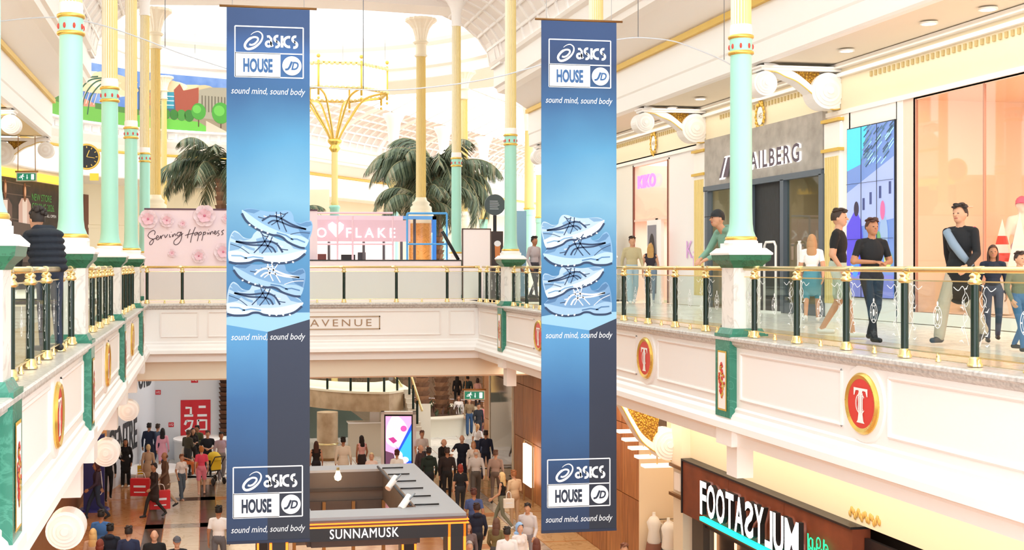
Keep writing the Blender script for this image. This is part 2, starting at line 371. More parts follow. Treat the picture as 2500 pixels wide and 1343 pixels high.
# ---- mall arm leading off to the right
AU=Vector((math.sin(D(35)),math.cos(D(35)),0)); AN=Vector((AU.y,-AU.x,0)); AP=Vector((6.4,77,0))
def arm(o,z,t,side=0):
    base=AP+(AN*17.1 if side else Vector((0,0,0))); nn=-AN if side else AN
    q=base+nn*(o+3.47)+AU*t; return (q.x,q.y,z)
for side in (0,1):
    f=lambda o,z,t,side=side: arm(o,z,t,side)
    t0=-6 if side==0 else 4
    for nm,pr,mm in (('beam',[(-5.3,5.56)]+BEAM,WHITE),('cove',UPPER,WHITE),('vault',VAULT,mat('#e8dfda',.6)),('gilt',[(-3.4,6.8),(-3.33,6.85),(-3.33,6.95),(-3.4,7.0)],GOLDP),('shops',[(-5.3,0),(-5.3,3.2),(-5.22,3.2),(-5.22,3.4),(-5.3,3.45),(-5.3,5.6)],CREAM2),('gallery',[(-5.3,0),(0,0),(0,-.1),(0,-1.2),(.15,-1.4),(.15,-1.5),(0,-1.6),(0,-1.75),(-5.3,-1.75)],CREAM)):
        m=MB(); m.sweep(pr,f,t0,52,mm); st=struct('wall_arm_%s_%s'%('left' if side==0 else 'right',nm),m)
        if nm=='vault':
            q=MB()
            for k in range(0,52):
                y=t0+.5+k
                big=k%6==0
                for i in range(len(VAULT)-1):
                    (o0,z0),(o1,z1)=VAULT[i],VAULT[i+1]; d=.10 if big else .06; wd_=.5 if big else .16
                    q.add([f(o0,z0,y),f(o1,z1,y),f(o1+d,z1-d,y),f(o0+d,z0-d,y),f(o0,z0,y+wd_),f(o1,z1,y+wd_),f(o1+d,z1-d,y+wd_),f(o0+d,z0-d,y+wd_)],[(0,1,2,3),(4,5,6,7),(3,2,6,7)],WHITE)
            for o,z in VAULT[1:-1]: q.sweep([(o+.08,z-.1),(o+.1,z+.02)],f,t0,52,WHITE)
            p=link('coffer_lattice',q.mesh('coffer_lattice'),st); p['kind']='stuff'
m=MB()
for k in range(20):
    a=arm(1,10.85,k*2.6); b=arm(1,10.85,k*2.6,1); c=((a[0]+b[0])/2,(a[1]+b[1])/2,12.6); m.tube([a,c,b],.07,WHITE,5)
struct('ceiling_arm_skylight',m)
# white soffit behind the rotunda arches
# ---- lower level
LF=mat('#c98a55',.18,kind='noise',h2='#b2713c',sc=.35)
m=MB(); m.box((-14,4,LOW-.3),(40,100,LOW-.006),LF); struct('floor',m)
root=link('floor_inlay',None); root['kind']='structure'
CRM=mat('#e9d7bd',.2,kind='marble',h2='#d3bd9f',sc=.6); DKM=mat('#5b4a3d',.2,kind='marble',h2='#3e332b',sc=.6); GRM=mat('#b9aea0',.2,kind='marble',h2='#8f8577',sc=.6); LTM=mat('#e9e4dc',.2,kind='marble',h2='#c9c3ba',sc=.6)
def tile(x0,y0,x1,y1,m_,n=1,g=.012):
    for i in range(n):
        a=y0+(y1-y0)*i/n; b=y0+(y1-y0)*(i+1)/n
        q=MB().box((x0+g,a+g,LOW-.02),(x1-g,b-g,LOW+.004),m_); link('floor_tile',q.mesh('floor_tile'),root)
for a,b in ((-1.75,-1.2),(-.15,.35),(6.6,7.1),(8.9,9.3)):
    tile(a,14,b,44,DKM if a<5 else GRM,20)
for k in range(7):
    y=16.5+4.2*k
    tile(-1.2,y,-.15,y+3.6,CRM,3); tile(-1.75,y+3.6,.35,y+4.2,DKM if k%2 else GRM)
    tile(-4,y,-1.75,y+3.6,mat('#cf8f58',.15,kind='marble',h2='#b8743c',sc=.5),3); tile(.35,y,1.5,y+3.6,mat('#c4a988',.15,kind='marble',h2='#a98a66',sc=.5),3)
    tile(7.1,y,8.9,y+3.6,mat('#d8bd93',.15,kind='marble',h2='#bd9c6c',sc=.5),3); tile(9.3,y,10.6,y+4.1,mat('#cda978',.15,kind='marble',h2='#b08a58',sc=.5),3)
tile(-4,45.5,12,46.0,LTM,1); tile(-4,46.0,12,46.3,DKM,1)
for i in range(10):
    for j in range(6): tile(-5+1.8*i,46.4+1.8*j,-3.2+1.8*i,48.2+1.8*j,LTM if (i+j)%2 else mat('#d5d3ce',.2,kind='marble',h2='#b7b4ae',sc=.6))
LXR,LXL=10.6,-3.95
m=MB(); m.box((LXL-.3,4,LOW),(LXL,43.5,-1.74),mat('#8d5b34',.5)); struct('wall_left_lower',m)
# entablature over the lower right shops
m=MB(); m.box((LXR,4,-3.12),(LXR+.4,27.2,-1.74),CREAM2); struct('wall_right_lower_frieze',m)
m=MB(); m.box((LXR+.4,29.3,LOW),(LXR+.6,YE,-1.74),mat('#caa67c',.6)); m.box((LXR+.5,4,LOW),(LXR+.7,25.2,-1.74),mat('#3a2f2a',.6)); struct('wall_right_lower_back',m)
# lower hall back wall behind the stair
struct('wall_far_lower',arcsweep([(17.5,LOW),(17.5,-1.7)],D(-120),D(110),mat('#b9a58c',.5,kind='marble',h2='#8c7a64',sc=.4),40))
# ---- panel mouldings on the gallery fronts
def bar(mb,X,y0,y1,z,w=.05,d=.03):
    mb.sweep([(0,z+w/2),(d*.6,z+w/2),(d,z),(d*.5,z-w/2),(0,z-w/2)],lambda o,z_,t:(X(o),t,z_),y0,y1,IVORY)
for nm,X,sg in SIDES:
    root=bpy.data.objects['wall_%s_gallery_front'%nm]
    PY_=PYS[sg]
    for k in range(len(PY_)-1):
        y0,y1=PY_[k]+.45,PY_[k+1]-.45; y1=min(y1,YB-.2); mid=(PY_[k]+PY_[k+1])/2
        if y0>YB: continue
        segs=[(y0,mid-.58),(mid+.58,y1)] if y1>mid+1 and k<4 else [(y0,y1)]
        for a,b in segs:
            if b-a<.5: continue
            m=MB(); bar(m,X,a,b,-.27); bar(m,X,a,b,-1.0)
            for yy in (a,b):
                m.sweep([(0,yy-.025),(.02,yy-.025),(.03,yy),(.015,yy+.025),(0,yy+.025)],lambda o,y_,t,X=X:(X(o),y_,t),-1.0,-.27,IVORY)
            wpart('panel_moulding',m,root)
m=MB()
for a,b in ((-1.3,-.2),(.1,7.2),(7.5,8.3)):
    m2=MB()
    m2.sweep([(0,-.245),(.02,-.245),(.03,-.27),(.015,-.295),(0,-.295)],fb,a,b,IVORY); m2.sweep([(0,-.975),(.02,-.975),(.03,-1.0),(.015,-1.025),(0,-1.025)],fb,a,b,IVORY)
    for xx in (a,b): m2.box((xx-.025,YB-.03,-1.0),(xx+.025,YB,-.27),IVORY)
    wpart('panel_moulding',m2,bpy.data.objects['wall_far_bridge_front'])
# ================================================================== PIERS AND COLUMNS
def sq(mb,hx,z0,z1,m,cx=0,cy=0): return mb.box((cx-hx,cy-hx,z0),(cx+hx,cy+hx,z1),m)
def frust(mb,h0,h1,z0,z1,m):
    return mb.add([(-h0,-h0,z0),(h0,-h0,z0),(h0,h0,z0),(-h0,h0,z0),(-h1,-h1,z1),(h1,-h1,z1),(h1,h1,z1),(-h1,h1,z1)],[(0,3,2,1),(4,5,6,7),(0,1,5,4),(1,2,6,5),(2,3,7,6),(3,0,4,7)],m)
def emblem(mb,sg,y=0):
    # crest of red and gold petals on a white framed plate, on the face towards the void
    x=-sg*.325
    def fn(u,v,d): return (x-sg*d,y+u*(-sg)*-1,v)
    A=Art(fn); A.mb=mb
    A.rect(-.17,-1.22,.17,-.25,GOLDP,.004); A.rect(-.14,-1.19,.14,-.28,WHITE,.008)
    rnd=random.Random(3)
    for i in range(60):
        v=-1.0+.55*i/60; w=.10*math.sin(PI*(i+1)/62)+.01; u=rnd.uniform(-w,w); A.ell((u,v),.034,.03,RED if i%3 else GOLDP,.012+.001*(i%4),7)
SIDEN={1:'right',-1:'left'}
ORD=['nearest','second','third','fourth','fifth','sixth']
def pier(sg,y,k):
    X=XR if sg>0 else XL
    cx=X(-.2)
    where={1:'right',-1:'left'}[sg]
    t=thing('pier','white marble %s-hand pier %s'%(where,['nearest the camera','beside the first glass bay','in the middle of the gallery rail','just short of the pink hoarding','at the corner of the far bridge','on the far side of the bridge'][k]),'pier',(cx,y,0),0,'green based piers along the %s gallery'%where)
    m=MB(); m.box((-.32,-.28,-1.32),(.32,.28,.02),GREEN); frust(m,.29,.25,.03,.12,GREEN); m.box((-.33,-.3,-.02),(.33,.3,.03),GREEN)
    part('base',m,t,'green marble base')
    m=MB(); sq(m,.23,.12,1.13,WMARB); part('shaft',m,t)
    m=MB(); frust(m,.24,.27,1.10,1.15,DGREEN); frust(m,.27,.34,1.15,1.22,DGREEN); frust(m,.345,.36,1.22,1.31,DGREEN); part('capital',m,t,'dark green marble capital')
    m=MB(); frust(m,.375,.38,1.31,1.34,WHITE); frust(m,.38,.30,1.34,1.42,WHITE); sq(m,.25,1.42,1.50,WHITE); part('cap_block',m,t,'white stepped cap')
    m=MB(); emblem(m,sg); part('emblem',m,t,'red and gold floral crest in a gilt frame')
    # block under the gallery edge
    m=MB(); m.box((-.30,-.3,-1.78),(.36,.3,-1.30),WHITE); m.box((-.16 if sg>0 else -.12,-.2,-2.3),(.12 if sg>0 else .16,.2,-1.78),WHITE); part('corbel',m,t)
    return t
FL=20
def column(sg,y,k,x=None,z0=1.50,ztop=10.4,label=None,group=None,s=1.0):
    X=XR if sg>0 else XL
    cx=X(-.2) if x is None else x
    t=thing('column',label,'column',(cx,y,z0),0,group)
    m=MB(); m.lathe([(.27,0),(.27,.03),(.25,.05)],WHITE,n=24); part('plinth',m,t)
    m=MB(); m.lathe([(.25,.05),(.26,.07),(.25,.10),(.23,.11)],GOLD,n=24); part('gold_ring',m,t)
    rz=3.30
    m=MB(); m.lathe([(.235,.11),(.20,.2),(.185,.32),(.178,.6),(.170,rz-.2)],TEAL,n=28); part('shaft',m,t,'pale mint green shaft')
    m=MB(); m.lathe([(.172,rz-.22),(.18,rz-.2),(.18,rz+.02),(.172,rz+.05)],TEAL,n=28)
    for a in range(8):
        an=a*PI/4+.35; c=(.184*math.cos(an),.184*math.sin(an),rz-.1); m.ball(c,(.022,.022,.045),RED,6,4); m.ball((c[0]*1.03,c[1]*1.03,c[2]),.014,GOLD,5,4)
    part('collar',m,t,'mint collar with red crosses')
    for zz in (rz-.2,rz+.06):
        m=MB(); m.lathe([(.175,zz-.035),(.205,zz-.02),(.21,zz),(.205,zz+.02),(.175,zz+.035)],GOLD,n=24); part('gold_ring',m,t)
    # fluted upper shaft
    n=FL*2; m=MB(); r=.165
    def ring(z,rr): return [((rr if i%2 else rr-.018)*math.cos(2*PI*i/n),(rr if i%2 else rr-.018)*math.sin(2*PI*i/n),z) for i in range(n)]
    zt=ztop-z0
    m.lathe([(.178,rz+.09),(.178,rz+.2),(.168,rz+.26)],WHITE,n=24)
    V=ring(rz+.2,r)+ring(zt-.9,r*.94)
    for i in range(n):
        j=(i+1)%n; m.add([V[i],V[j],V[n+j],V[n+i]],[(0,1,2,3)],YEL if i%2==0 else mat('#f3ead0',.5))
    part('fluted_shaft',m,t,'cream and yellow fluted shaft')
    m=MB(); m.lathe([(.17,zt-.95),(.19,zt-.9),(.17,zt-.86),(.17,zt-.5),(.22,zt-.3),(.34,zt-.1),(.40,zt-.02),(.40,zt)],WHITE,n=24); part('capital',m,t)
    return t
for sg in (1,-1):
    for k,y in enumerate(PYS[sg]):
        if k==0: continue
        pier(sg,y,k)
        where={1:'right',-1:'left'}[sg]
        lab={1:'nearest',2:'beside the first glass bay',3:'between the two middle bays',4:'at the corner of the far bridge',5:'behind the bridge rail'}[k]
        column(sg,y,k,label='mint green and cream fluted column on the %s pier %s'%(where,lab),group='mint and cream columns on the %s piers'%where)
def tall(x,y,ztop,zbase,label,s=1.0,ped=None,teal=False,col=YELD):
    """big fluted column with flared capital"""
    t=thing('column',label,'column',(x,y,zbase),0,'tall fluted columns round the rotunda')
    H=ztop-zbase; n=40; m=MB(); r=.20*s
    V=[((r if i%2 else r-.03*s)*math.cos(2*PI*i/n),(r if i%2 else r-.03*s)*math.sin(2*PI*i/n),.5*s) for i in range(n)]+[((r if i%2 else r-.03*s)*.92*math.cos(2*PI*i/n),(r if i%2 else r-.03*s)*.92*math.sin(2*PI*i/n),H-1.45*s) for i in range(n)]
    for i in range(n):
        j=(i+1)%n; m.add([V[i],V[j],V[n+j],V[n+i]],[(0,1,2,3)],mat('#e7c877',.5) if i%2==0 else mat('#efdca4',.5))
    part('fluted_shaft',m,t)
    m=MB(); m.lathe([(.42*s,0),(.42*s,.12*s),(.32*s,.2*s),(.36*s,.28*s),(.24*s,.38*s),(.21*s,.5*s)],CREAM2,n=24); part('base',m,t)
    m=MB(); m.lathe([(.22*s,H-1.5*s),(.27*s,H-1.46*s),(.21*s,H-1.40*s),(.21*s,H-1.0*s)],CREAM2,n=24); m.lathe([(.25*s,H-1.0*s),(.32*s,H-.94*s),(.23*s,H-.86*s)],CREAM2,n=24); part('neck',m,t)
    m=MB(); nn=16; prof=[(.22,.86),(.25,.68),(.34,.40),(.50,.2),(.64,.1),(.62,0)]
    vs=[]; fs=[]
    for r_,d in prof:
        for i in range(nn*2): rr=r_*s*(1 if i%2 else .9); a=PI*i/nn; vs.append((rr*math.cos(a),rr*math.sin(a),H-d*s))
    q=nn*2
    for k in range(len(prof)-1):
        for i in range(q): fs.append((k*q+i,k*q+(i+1)%q,(k+1)*q+(i+1)%q,(k+1)*q+i))
    fs.append(tuple(range(len(vs)-q,len(vs)))); m.add(vs,fs,CREAM); part('capital',m,t,'flared palm leaf capital')
    if ped:
        m=MB(); m.lathe([(.48*s,ped-zbase+1.0),(.48*s,-.5)],TAN,n=8); m.lathe([(.48*s,-.5),(.55*s,-.42),(.5*s,-.2),(.42*s,0)],CREAM2,n=24); m.lathe([(.75*s,ped-zbase),(.75*s,ped-zbase+.9),(.48*s,ped-zbase+1.0)],TAN,n=8); part('pedestal',m,t,'orange marble pedestal')
    return t
tall(7.95,45.2,10.35,3.2,'tall gold fluted column on an orange marble pedestal beside the right palm',.95,.001)
tall(-1.75,45.2,10.35,3.2,'tall gold fluted column rising behind the mint columns on the left',.95,.001)
tall(-2.1,65.5,11.0,3.4,'slim cream column in front of the painted mural',.8,.001)
tall(13.0,61.2,11.0,3.4,'cream column just right of the mint column beyond the bridge',.95,.001)
def farcol(px,py,s,label):
    p=at_d(px,py,F/s)
    r=.26; z=p.z
    t=thing('column',label,'column',(p.x,p.y,0),0,'pale columns of the far mall arm')
    m=MB(); m.lathe([(r+.15,0),(r+.15,.9),(r,1.1),(r,1.4)],CREAM2,n=16); part('base',m,t)
    m=MB(); m.lathe([(r,1.4),(r*.95,3.9)],TEAL,n=16); m.lathe([(r*1.05,3.8),(r*1.05,4.1)],TEAL,n=16); part('shaft',m,t,'mint lower shaft')
    m=MB(); m.lathe([(r*1.12,4.1),(r*1.2,4.15),(r*1.12,4.2)],GOLD,n=16); part('gold_ring',m,t)
    m=MB(); m.lathe([(r,4.2),(r*.9,z-2)],YEL,n=16); part('upper_shaft',m,t)
    m=MB(); m.lathe([(r*.95,z-2),(r*1.1,z-1.3),(r*1.5,z-.5),(r*2.3,z-.12),(r*2.3,z)],WHITE,n=16); part('capital',m,t)
farcol(961,278,45,'pale column left of the right palm crown in the far arm')
farcol(1083,310,41,'pale column behind the right palm crown in the far arm')
farcol(1181,335,38,'small pale column to the right of the right palm')
farcol(1292,228,46,'cream column in the gap left of the right banner')
farcol(1318,350,39,'short pale column at the left edge of the right banner')
# ================================================================== BALUSTRADES
def baluster_meshes():
    a=MB(); a.lathe([(.046,.10),(.046,.93)],BOTTLE,n=16)
    b=MB(); b.lathe([(.085,0),(.085,.03),(.07,.045),(.07,.085),(.062,.095),(.055,.11)],BRASS,n=16)
    c=MB(); c.lathe([(.05,.92),(.075,.935),(.078,.96),(.055,.985),(.048,1.0),(.062,1.015),(.06,1.03),(.035,1.055)],BRASS,n=14)
    f=MB(); f.lathe([(.035,0),(.035,.02),(.022,.035),(.026,.06),(.018,.09),(.008,.11)],BRASS,n=10)
    return a.mesh('post'),b.mesh('post_foot'),c.mesh('post_cap'),f.mesh('clamp_foot')
PM=baluster_meshes()
def etch(A,W,H,full):
    """frosted scrolls on a glass pane; art coords u 0..W, v 0..H"""
    def leaf(u,v,s,a):
        A.stroke([(u,v),(u+s*.5*math.cos(a+.5),v+s*.5*math.sin(a+.5)),(u+s*math.cos(a),v+s*math.sin(a))],[.004,.02,.003],ETCH)
    for sx in (0,1):
        fx=lambda u:(W-u if sx else u)
        if full or sx:
            A.stroke([(fx(u),v) for u,v in curve([(.34,H-.06),(.25,H-.10),(.17,H-.05),(.12,H-.12),(.17,H-.2),(.12,H-.3),(.07,H-.4),(.14,H-.5),(.09,H-.62),(.05,H-.72)],5)],.010,ETCH)
            A.stroke([(fx(u),v) for u,v in curve([(.10,H-.12),(.05,H-.2),(.10,H-.28),(.14,H-.22),(.10,H-.17)],4)],.009,ETCH)
            A.stroke([(fx(u),v) for u,v in curve([(.07,H-.4),(.13,H-.36),(.15,H-.44),(.10,H-.52)],4)],.008,ETCH)
            for v,a in ((H-.08,2.6),(H-.2,-1.2),(H-.33,.5),(H-.5,-1.0),(H-.6,.6),(H-.7,.2)):
                leaf(fx(.14),v,.09*(1 if not sx else -1),a if not sx else -a)
    c=(W/2,H/2)
    A.ring(c,.085,.13,.010,ETCH); A.ring(c,.05,.09,.007,ETCH,n=14); A.ell((c[0],c[1]+.16),.02,.03,ETCH,n=8); A.ell(c,.025,.05,ETCH,n=8)
    for k in range(6): a=k*PI/3; A.ell((c[0]+.066*math.cos(a),c[1]+.11*math.sin(a)),.012,.012,ETCH,n=6)
def balustrade(label,origin,ang,posts,ends,group,etched=0):
    """posts: distances along the run; ends: start/end of the run. local +x runs along ang"""
    t=thing('balustrade',label,'balustrade',origin,ang,group)
    a,b=ends
    m=MB(); m.tube([(a,0,1.09),(b,0,1.09)],.037,BRASS,14); 
    for p in posts: m.lathe([(.041,p-.16),(.044,p-.15),(.044,p-.02),(.041,p-.01)],BRASS,(0,0,1.09),14,True,'x')
    part('handrail',m,t)
    for z in (.955,.10):
        m=MB(); m.box((a,-.012,z-.008),(b,.012,z+.008),BRASS); part('glazing_rail',m,t)
    for p in posts:
        o=link('post',PM[0],t,(p,0,0)); link('post_foot',PM[1],o); link('post_cap',PM[2],o)
    xs=sorted(posts); xs=([a] if xs[0]-a>.35 else [])+xs+([b] if b-xs[-1]>.35 else [])
    for i in range(len(xs)-1):
        x0,x1=xs[i]+.05,xs[i+1]-.05
        m=MB(); m.box((x0,-.005,.105),(x1,.005,.95),GLASS); g=part('glass_panel',m,t)
        link('clamp_foot',PM[3],t,((x0+x1)/2,0,0))
        if etched:
            A=Art(lambda u,v,d,x0=x0:(x0+u,-.008 if etched>0 else .008,.105+v)); etch(A,x1-x0,.845,x1-x0>1.0); e=link('etched_scroll',A.mb.mesh('etched_scroll'),g); e['label']='frosted scrollwork on the glass'
    return t
RX=8.55; LX=-1.9
bays=[(11.9,18.7),(19.3,26.25),(26.95,33.85),(34.55,37.45)]
names=['nearest','second','third','short last']
for sg,x in ((1,RX),(-1,LX)):
    w={1:'right',-1:'left'}[sg]
    for k,(a,b) in enumerate([(PYS[sg][i]+.3,PYS[sg][i+1]-.3) for i in (1,2,3)]+[(34.5,37.45)]):
        ps=[b-.35-1.41*i for i in range(5)]; ps=[p for p in ps if p>a+.3]
        if k==3: ps=[36.9,35.5]
        # run along +Y: local x -> world y (ang=90deg); local -y -> world +x
        balustrade('%s bay of brass railed glass balustrade on the %s gallery'%(names[k],w),(x,0,0),PI/2,ps,(a,b),'glass balustrade bays of the %s gallery'%w,etched=(1 if sg<0 else -1) if k<2 or sg>0 else 0)
balustrade('glass balustrade bay at the near end of the right gallery',(RX,0,0),PI/2,[9.85,8.45,7.05,5.65],(4.4,10.2),'glass balustrade bays of the right gallery',-1)
fx=[at_y(px,700,YB+.1).x for px in (359,445,577,708,840,968,1092,1172)]
balustrade('long glass balustrade of the far bridge in front of the pink kiosk',(0,YB+.12,0),0,fx,(WL+.0,WR),'bridge balustrade',0)
# ================================================================== ROUNDELS
def roundel(sg,y,label):
    X=XR if sg>0 else XL
    t=thing('roundel',label,'emblem',(X(.0),y,-.65),0,'red monogram roundels on the gallery fronts')
    # local: outward = -sg * x ; reading direction
    def fn(u,v,d): return (-sg*d,-u*sg*1.0,v)   # right wall faces -x: viewer's right is -y ; left wall faces +x: viewer's right is +y
    m=MB()
    def disc(r0,r1,d0,d1,mm,n=40):
        vs=[fn(r0*math.cos(2*PI*i/n),r0*math.sin(2*PI*i/n),d0) for i in range(n)]+[fn(r1*math.cos(2*PI*i/n),r1*math.sin(2*PI*i/n),d1) for i in range(n)]
        m.add(vs,[(i,(i+1)%n,n+(i+1)%n,n+i) for i in range(n)],mm,True); 
    m=MB(); disc(.52,.50,0,.03,IVORY); disc(.50,.40,.03,.03,WHITE); part('surround',m,t,'white moulded surround')
    m=MB(); disc(.40,.40,.03,.05,GOLD); disc(.40,.37,.05,.08,GOLD); disc(.37,.32,.08,.06,GOLD); part('gilt_rim',m,t,'gilt rim')
    m=MB(); A=Art(fn); A.mb=m; A.ell((0,0),.325,.325,RED,.058,40); part('disc',m,t,'red enamel disc')
    m=MB(); A=Art(fn); A.mb=m; d=.064
    A.poly([(-.17,.20),(.17,.20),(.17,.10),(.15,.10),(.12,.165),(.05,.17),(.035,.13),(-.035,.13),(-.05,.17),(-.12,.165),(-.15,.10),(-.17,.10)],WHITE,d)
    A.rect(-.055,-.13,-.03,.14,WHITE,d); A.rect(.03,-.13,.055,.14,WHITE,d); A.rect(-.022,-.12,.022,.13,WHITE,d)
    A.poly([(-.05,-.13),(.05,-.13),(.07,-.22),(.10,-.25),(-.10,-.25),(-.07,-.22)],WHITE,d)
    A.ring((0,0),.115,.125,.016,WHITE,d+.002,30,PI*.22,PI*1.78); A.ring((0,0),.088,.10,.007,WHITE,d+.002,30,PI*.22,PI*1.78)
    part('monogram',m,t,'white monogram of a T with a C')
    return t
for sg in (1,-1):
    for k in range(0,4):
        y=(PYS[sg][k]+PYS[sg][k+1])/2
        roundel(sg,y,'red and gold monogram roundel on the %s gallery, %s'%(SIDEN[sg],['closest to the camera','first beyond the nearest pier','second beyond the nearest pier','last before the bridge'][k]))
# plaque on the bridge front
t=thing('plaque','framed avenue name plaque in bronze letters on the far bridge front','sign',(0,YB,-.5))
z1=at_y(928,771,YB).z-(-.5); z0=at_y(928,804,YB).z+.5; x1=at_y(928,790,YB).x; x0=at_y(572,790,YB).x
m=MB()
for a,b in (((x0,-.02,z0),(x1,0,z0+.035)),((x0,-.02,z1-.035),(x1,0,z1)),((x0,-.02,z0),(x0+.035,0,z1)),((x1-.035,-.02,z0),(x1,0,z1))): m.box(a,b,mat('#b99c7c',.4))
part('frame',m,t)
A=Art(lambda u,v,d:(u,-d,v)); xa=at_y(757,790,YB).x; xb=at_y(907,790,YB).x
A.text('AVENUE',xa,z0+.1,xb-xa,z1-z0-.2,mat('#a98562',.4),.01,spacing=1.35); A.text('PEEL',x0+.25,z0+.1,1.5,z1-z0-.2,mat('#a98562',.4),.01,spacing=1.35); part('lettering',A.mb,t)
# ================================================================== BANNERS
WP=mat('#f3f7fb',.6); NAVY=mat('#1d2740',.6)
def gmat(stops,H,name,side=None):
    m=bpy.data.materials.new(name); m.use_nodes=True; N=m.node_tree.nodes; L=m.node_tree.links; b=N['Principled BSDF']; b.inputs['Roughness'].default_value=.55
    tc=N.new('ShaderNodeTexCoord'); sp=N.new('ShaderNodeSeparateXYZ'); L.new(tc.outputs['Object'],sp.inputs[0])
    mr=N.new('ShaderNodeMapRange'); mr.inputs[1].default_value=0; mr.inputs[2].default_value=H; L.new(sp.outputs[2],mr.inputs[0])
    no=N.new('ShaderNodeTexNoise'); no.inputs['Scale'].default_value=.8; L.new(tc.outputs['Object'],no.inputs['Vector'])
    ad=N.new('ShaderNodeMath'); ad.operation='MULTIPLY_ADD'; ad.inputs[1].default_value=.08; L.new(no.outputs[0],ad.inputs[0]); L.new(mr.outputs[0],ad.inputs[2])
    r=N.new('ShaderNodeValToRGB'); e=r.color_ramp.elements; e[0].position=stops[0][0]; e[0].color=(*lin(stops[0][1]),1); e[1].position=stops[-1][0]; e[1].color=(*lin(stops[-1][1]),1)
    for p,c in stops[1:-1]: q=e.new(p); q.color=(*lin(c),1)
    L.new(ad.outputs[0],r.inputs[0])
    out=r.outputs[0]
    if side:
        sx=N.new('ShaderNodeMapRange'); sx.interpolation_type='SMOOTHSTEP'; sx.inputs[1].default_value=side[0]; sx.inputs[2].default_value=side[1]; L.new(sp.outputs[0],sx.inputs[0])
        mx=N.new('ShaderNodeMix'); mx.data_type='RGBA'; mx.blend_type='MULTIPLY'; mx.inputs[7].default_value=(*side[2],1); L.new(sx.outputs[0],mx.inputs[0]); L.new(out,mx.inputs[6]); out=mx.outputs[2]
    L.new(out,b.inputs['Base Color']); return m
INK=mat('#1a3458',.6)
def shoe(A,T,v=0,d=.006):
    """sneaker print in unit length, toe right; T maps (x,y)->(u,v)"""
    P=lambda pts:[T(*p) for p in pts]
    body=['#a5c0d8','#6d96be','#aac4da','#7ba5ca'][v%4]; mid=['#c3d8e8','#94b7d4','#c7dae8','#a8c6de'][v%4]; shade=['#6c96bd','#47729e','#759dc0','#5582ad'][v%4]
    B,Mi,Sh=mat(body,.6),mat(mid,.6),mat(shade,.6)
    up=curve([(0.0,.10),(.01,.25),(.04,.36),(.085,.41),(.14,.385),(.20,.325),(.29,.305),(.335,.37),(.40,.415),(.48,.39),(.55,.34),(.66,.285),(.78,.25),(.90,.22),(.97,.18),(1.0,.13)],4)
    A.poly(P(up+[(.98,.07),(0.02,.06)]),B,d)
    A.poly(P(curve([(.0,.14),(.01,.02),(.10,-.005),(.25,.0),(.33,.03),(.42,.03),(.5,.0),(.7,-.01),(.88,.03),(.99,.11),(1.0,.15),(.9,.13),(.7,.09),(.5,.08),(.3,.10),(.12,.15),(.0,.14)],3)[:-1]),Mi,d*1.4)
    A.stroke(P(curve([(.01,.01),(.10,-.012),(.26,-.008),(.34,.02),(.42,.02),(.5,-.008),(.7,-.02),(.88,.02),(.99,.10)],4)),[T.s*.03]*33,INK,d*1.6)
    A.poly(P([(.05,.36),(.085,.395),(.14,.37),(.2,.31),(.28,.295),(.2,.28),(.1,.31)]),Sh,d*1.5)
    A.poly(P(curve([(.78,.245),(.9,.21),(.99,.15),(.93,.15),(.84,.17)],3)),Sh,d*1.5)
    A.poly(P([(.02,.15),(.14,.17),(.22,.25),(.12,.24),(.03,.27)]),Sh,d*1.5)
    for k in range(5): u=.42+.065*k; A.stroke(P(curve([(u,.385-.055*k),(u+.045,.335-.045*k),(u+.09,.33-.045*k)],3)),T.s*.012,WP if k%2 else INK,d*1.8)
    S=INK if v%2==0 or v==3 else WP
    if v%2==0: A.stroke(P(curve([(.04,.33),(.12,.29),(.24,.20),(.34,.16)],4)),T.s*.03,Sh,d*1.7); A.poly(P([(.36,.30),(.48,.33),(.62,.24),(.64,.13),(.4,.12)]),Sh,d*1.55)
    for pts,w in (([(.10,.27),(.30,.25),(.5,.265),(.62,.23),(.70,.12)],.024),([(.10,.27),(.28,.225),(.46,.215),(.56,.19),(.61,.12)],.022),([(.52,.345),(.45,.24),(.33,.12)],.014),([(.57,.325),(.52,.22),(.43,.11)],.014),([(.44,.36),(.47,.27),(.56,.12)],.012),([(.03,.24),(.16,.19),(.27,.11)],.009)):
        A.stroke(P(curve(pts,5)),T.s*w,S,d*2)
    A.stroke(P([(.20,.05),(.32,.07),(.45,.05)]),T.s*.02,Sh,d*2); A.stroke(P([(.04,.09),(.16,.085),(.24,.05)]),T.s*.018,Sh,d*2)
    for k in range(4): A.stroke(P([(.55+.09*k,.0),(.57+.09*k,-.015)]),T.s*.02,WP,d*2.2)
class TF:
    def __init__(s,x,y,L,rot=0,flip=False,sq=1.0): s.x,s.y,s.L,s.r,s.f,s.s,s.q=x,y,L,math.radians(rot),flip,L,sq
    def __call__(s,a,b):
        b*=s.q
        if s.f: a=1-a
        return (s.x+s.L*(a*math.cos(s.r)-b*math.sin(s.r)),s.y+s.L*(a*math.sin(s.r)+b*math.cos(s.r)))
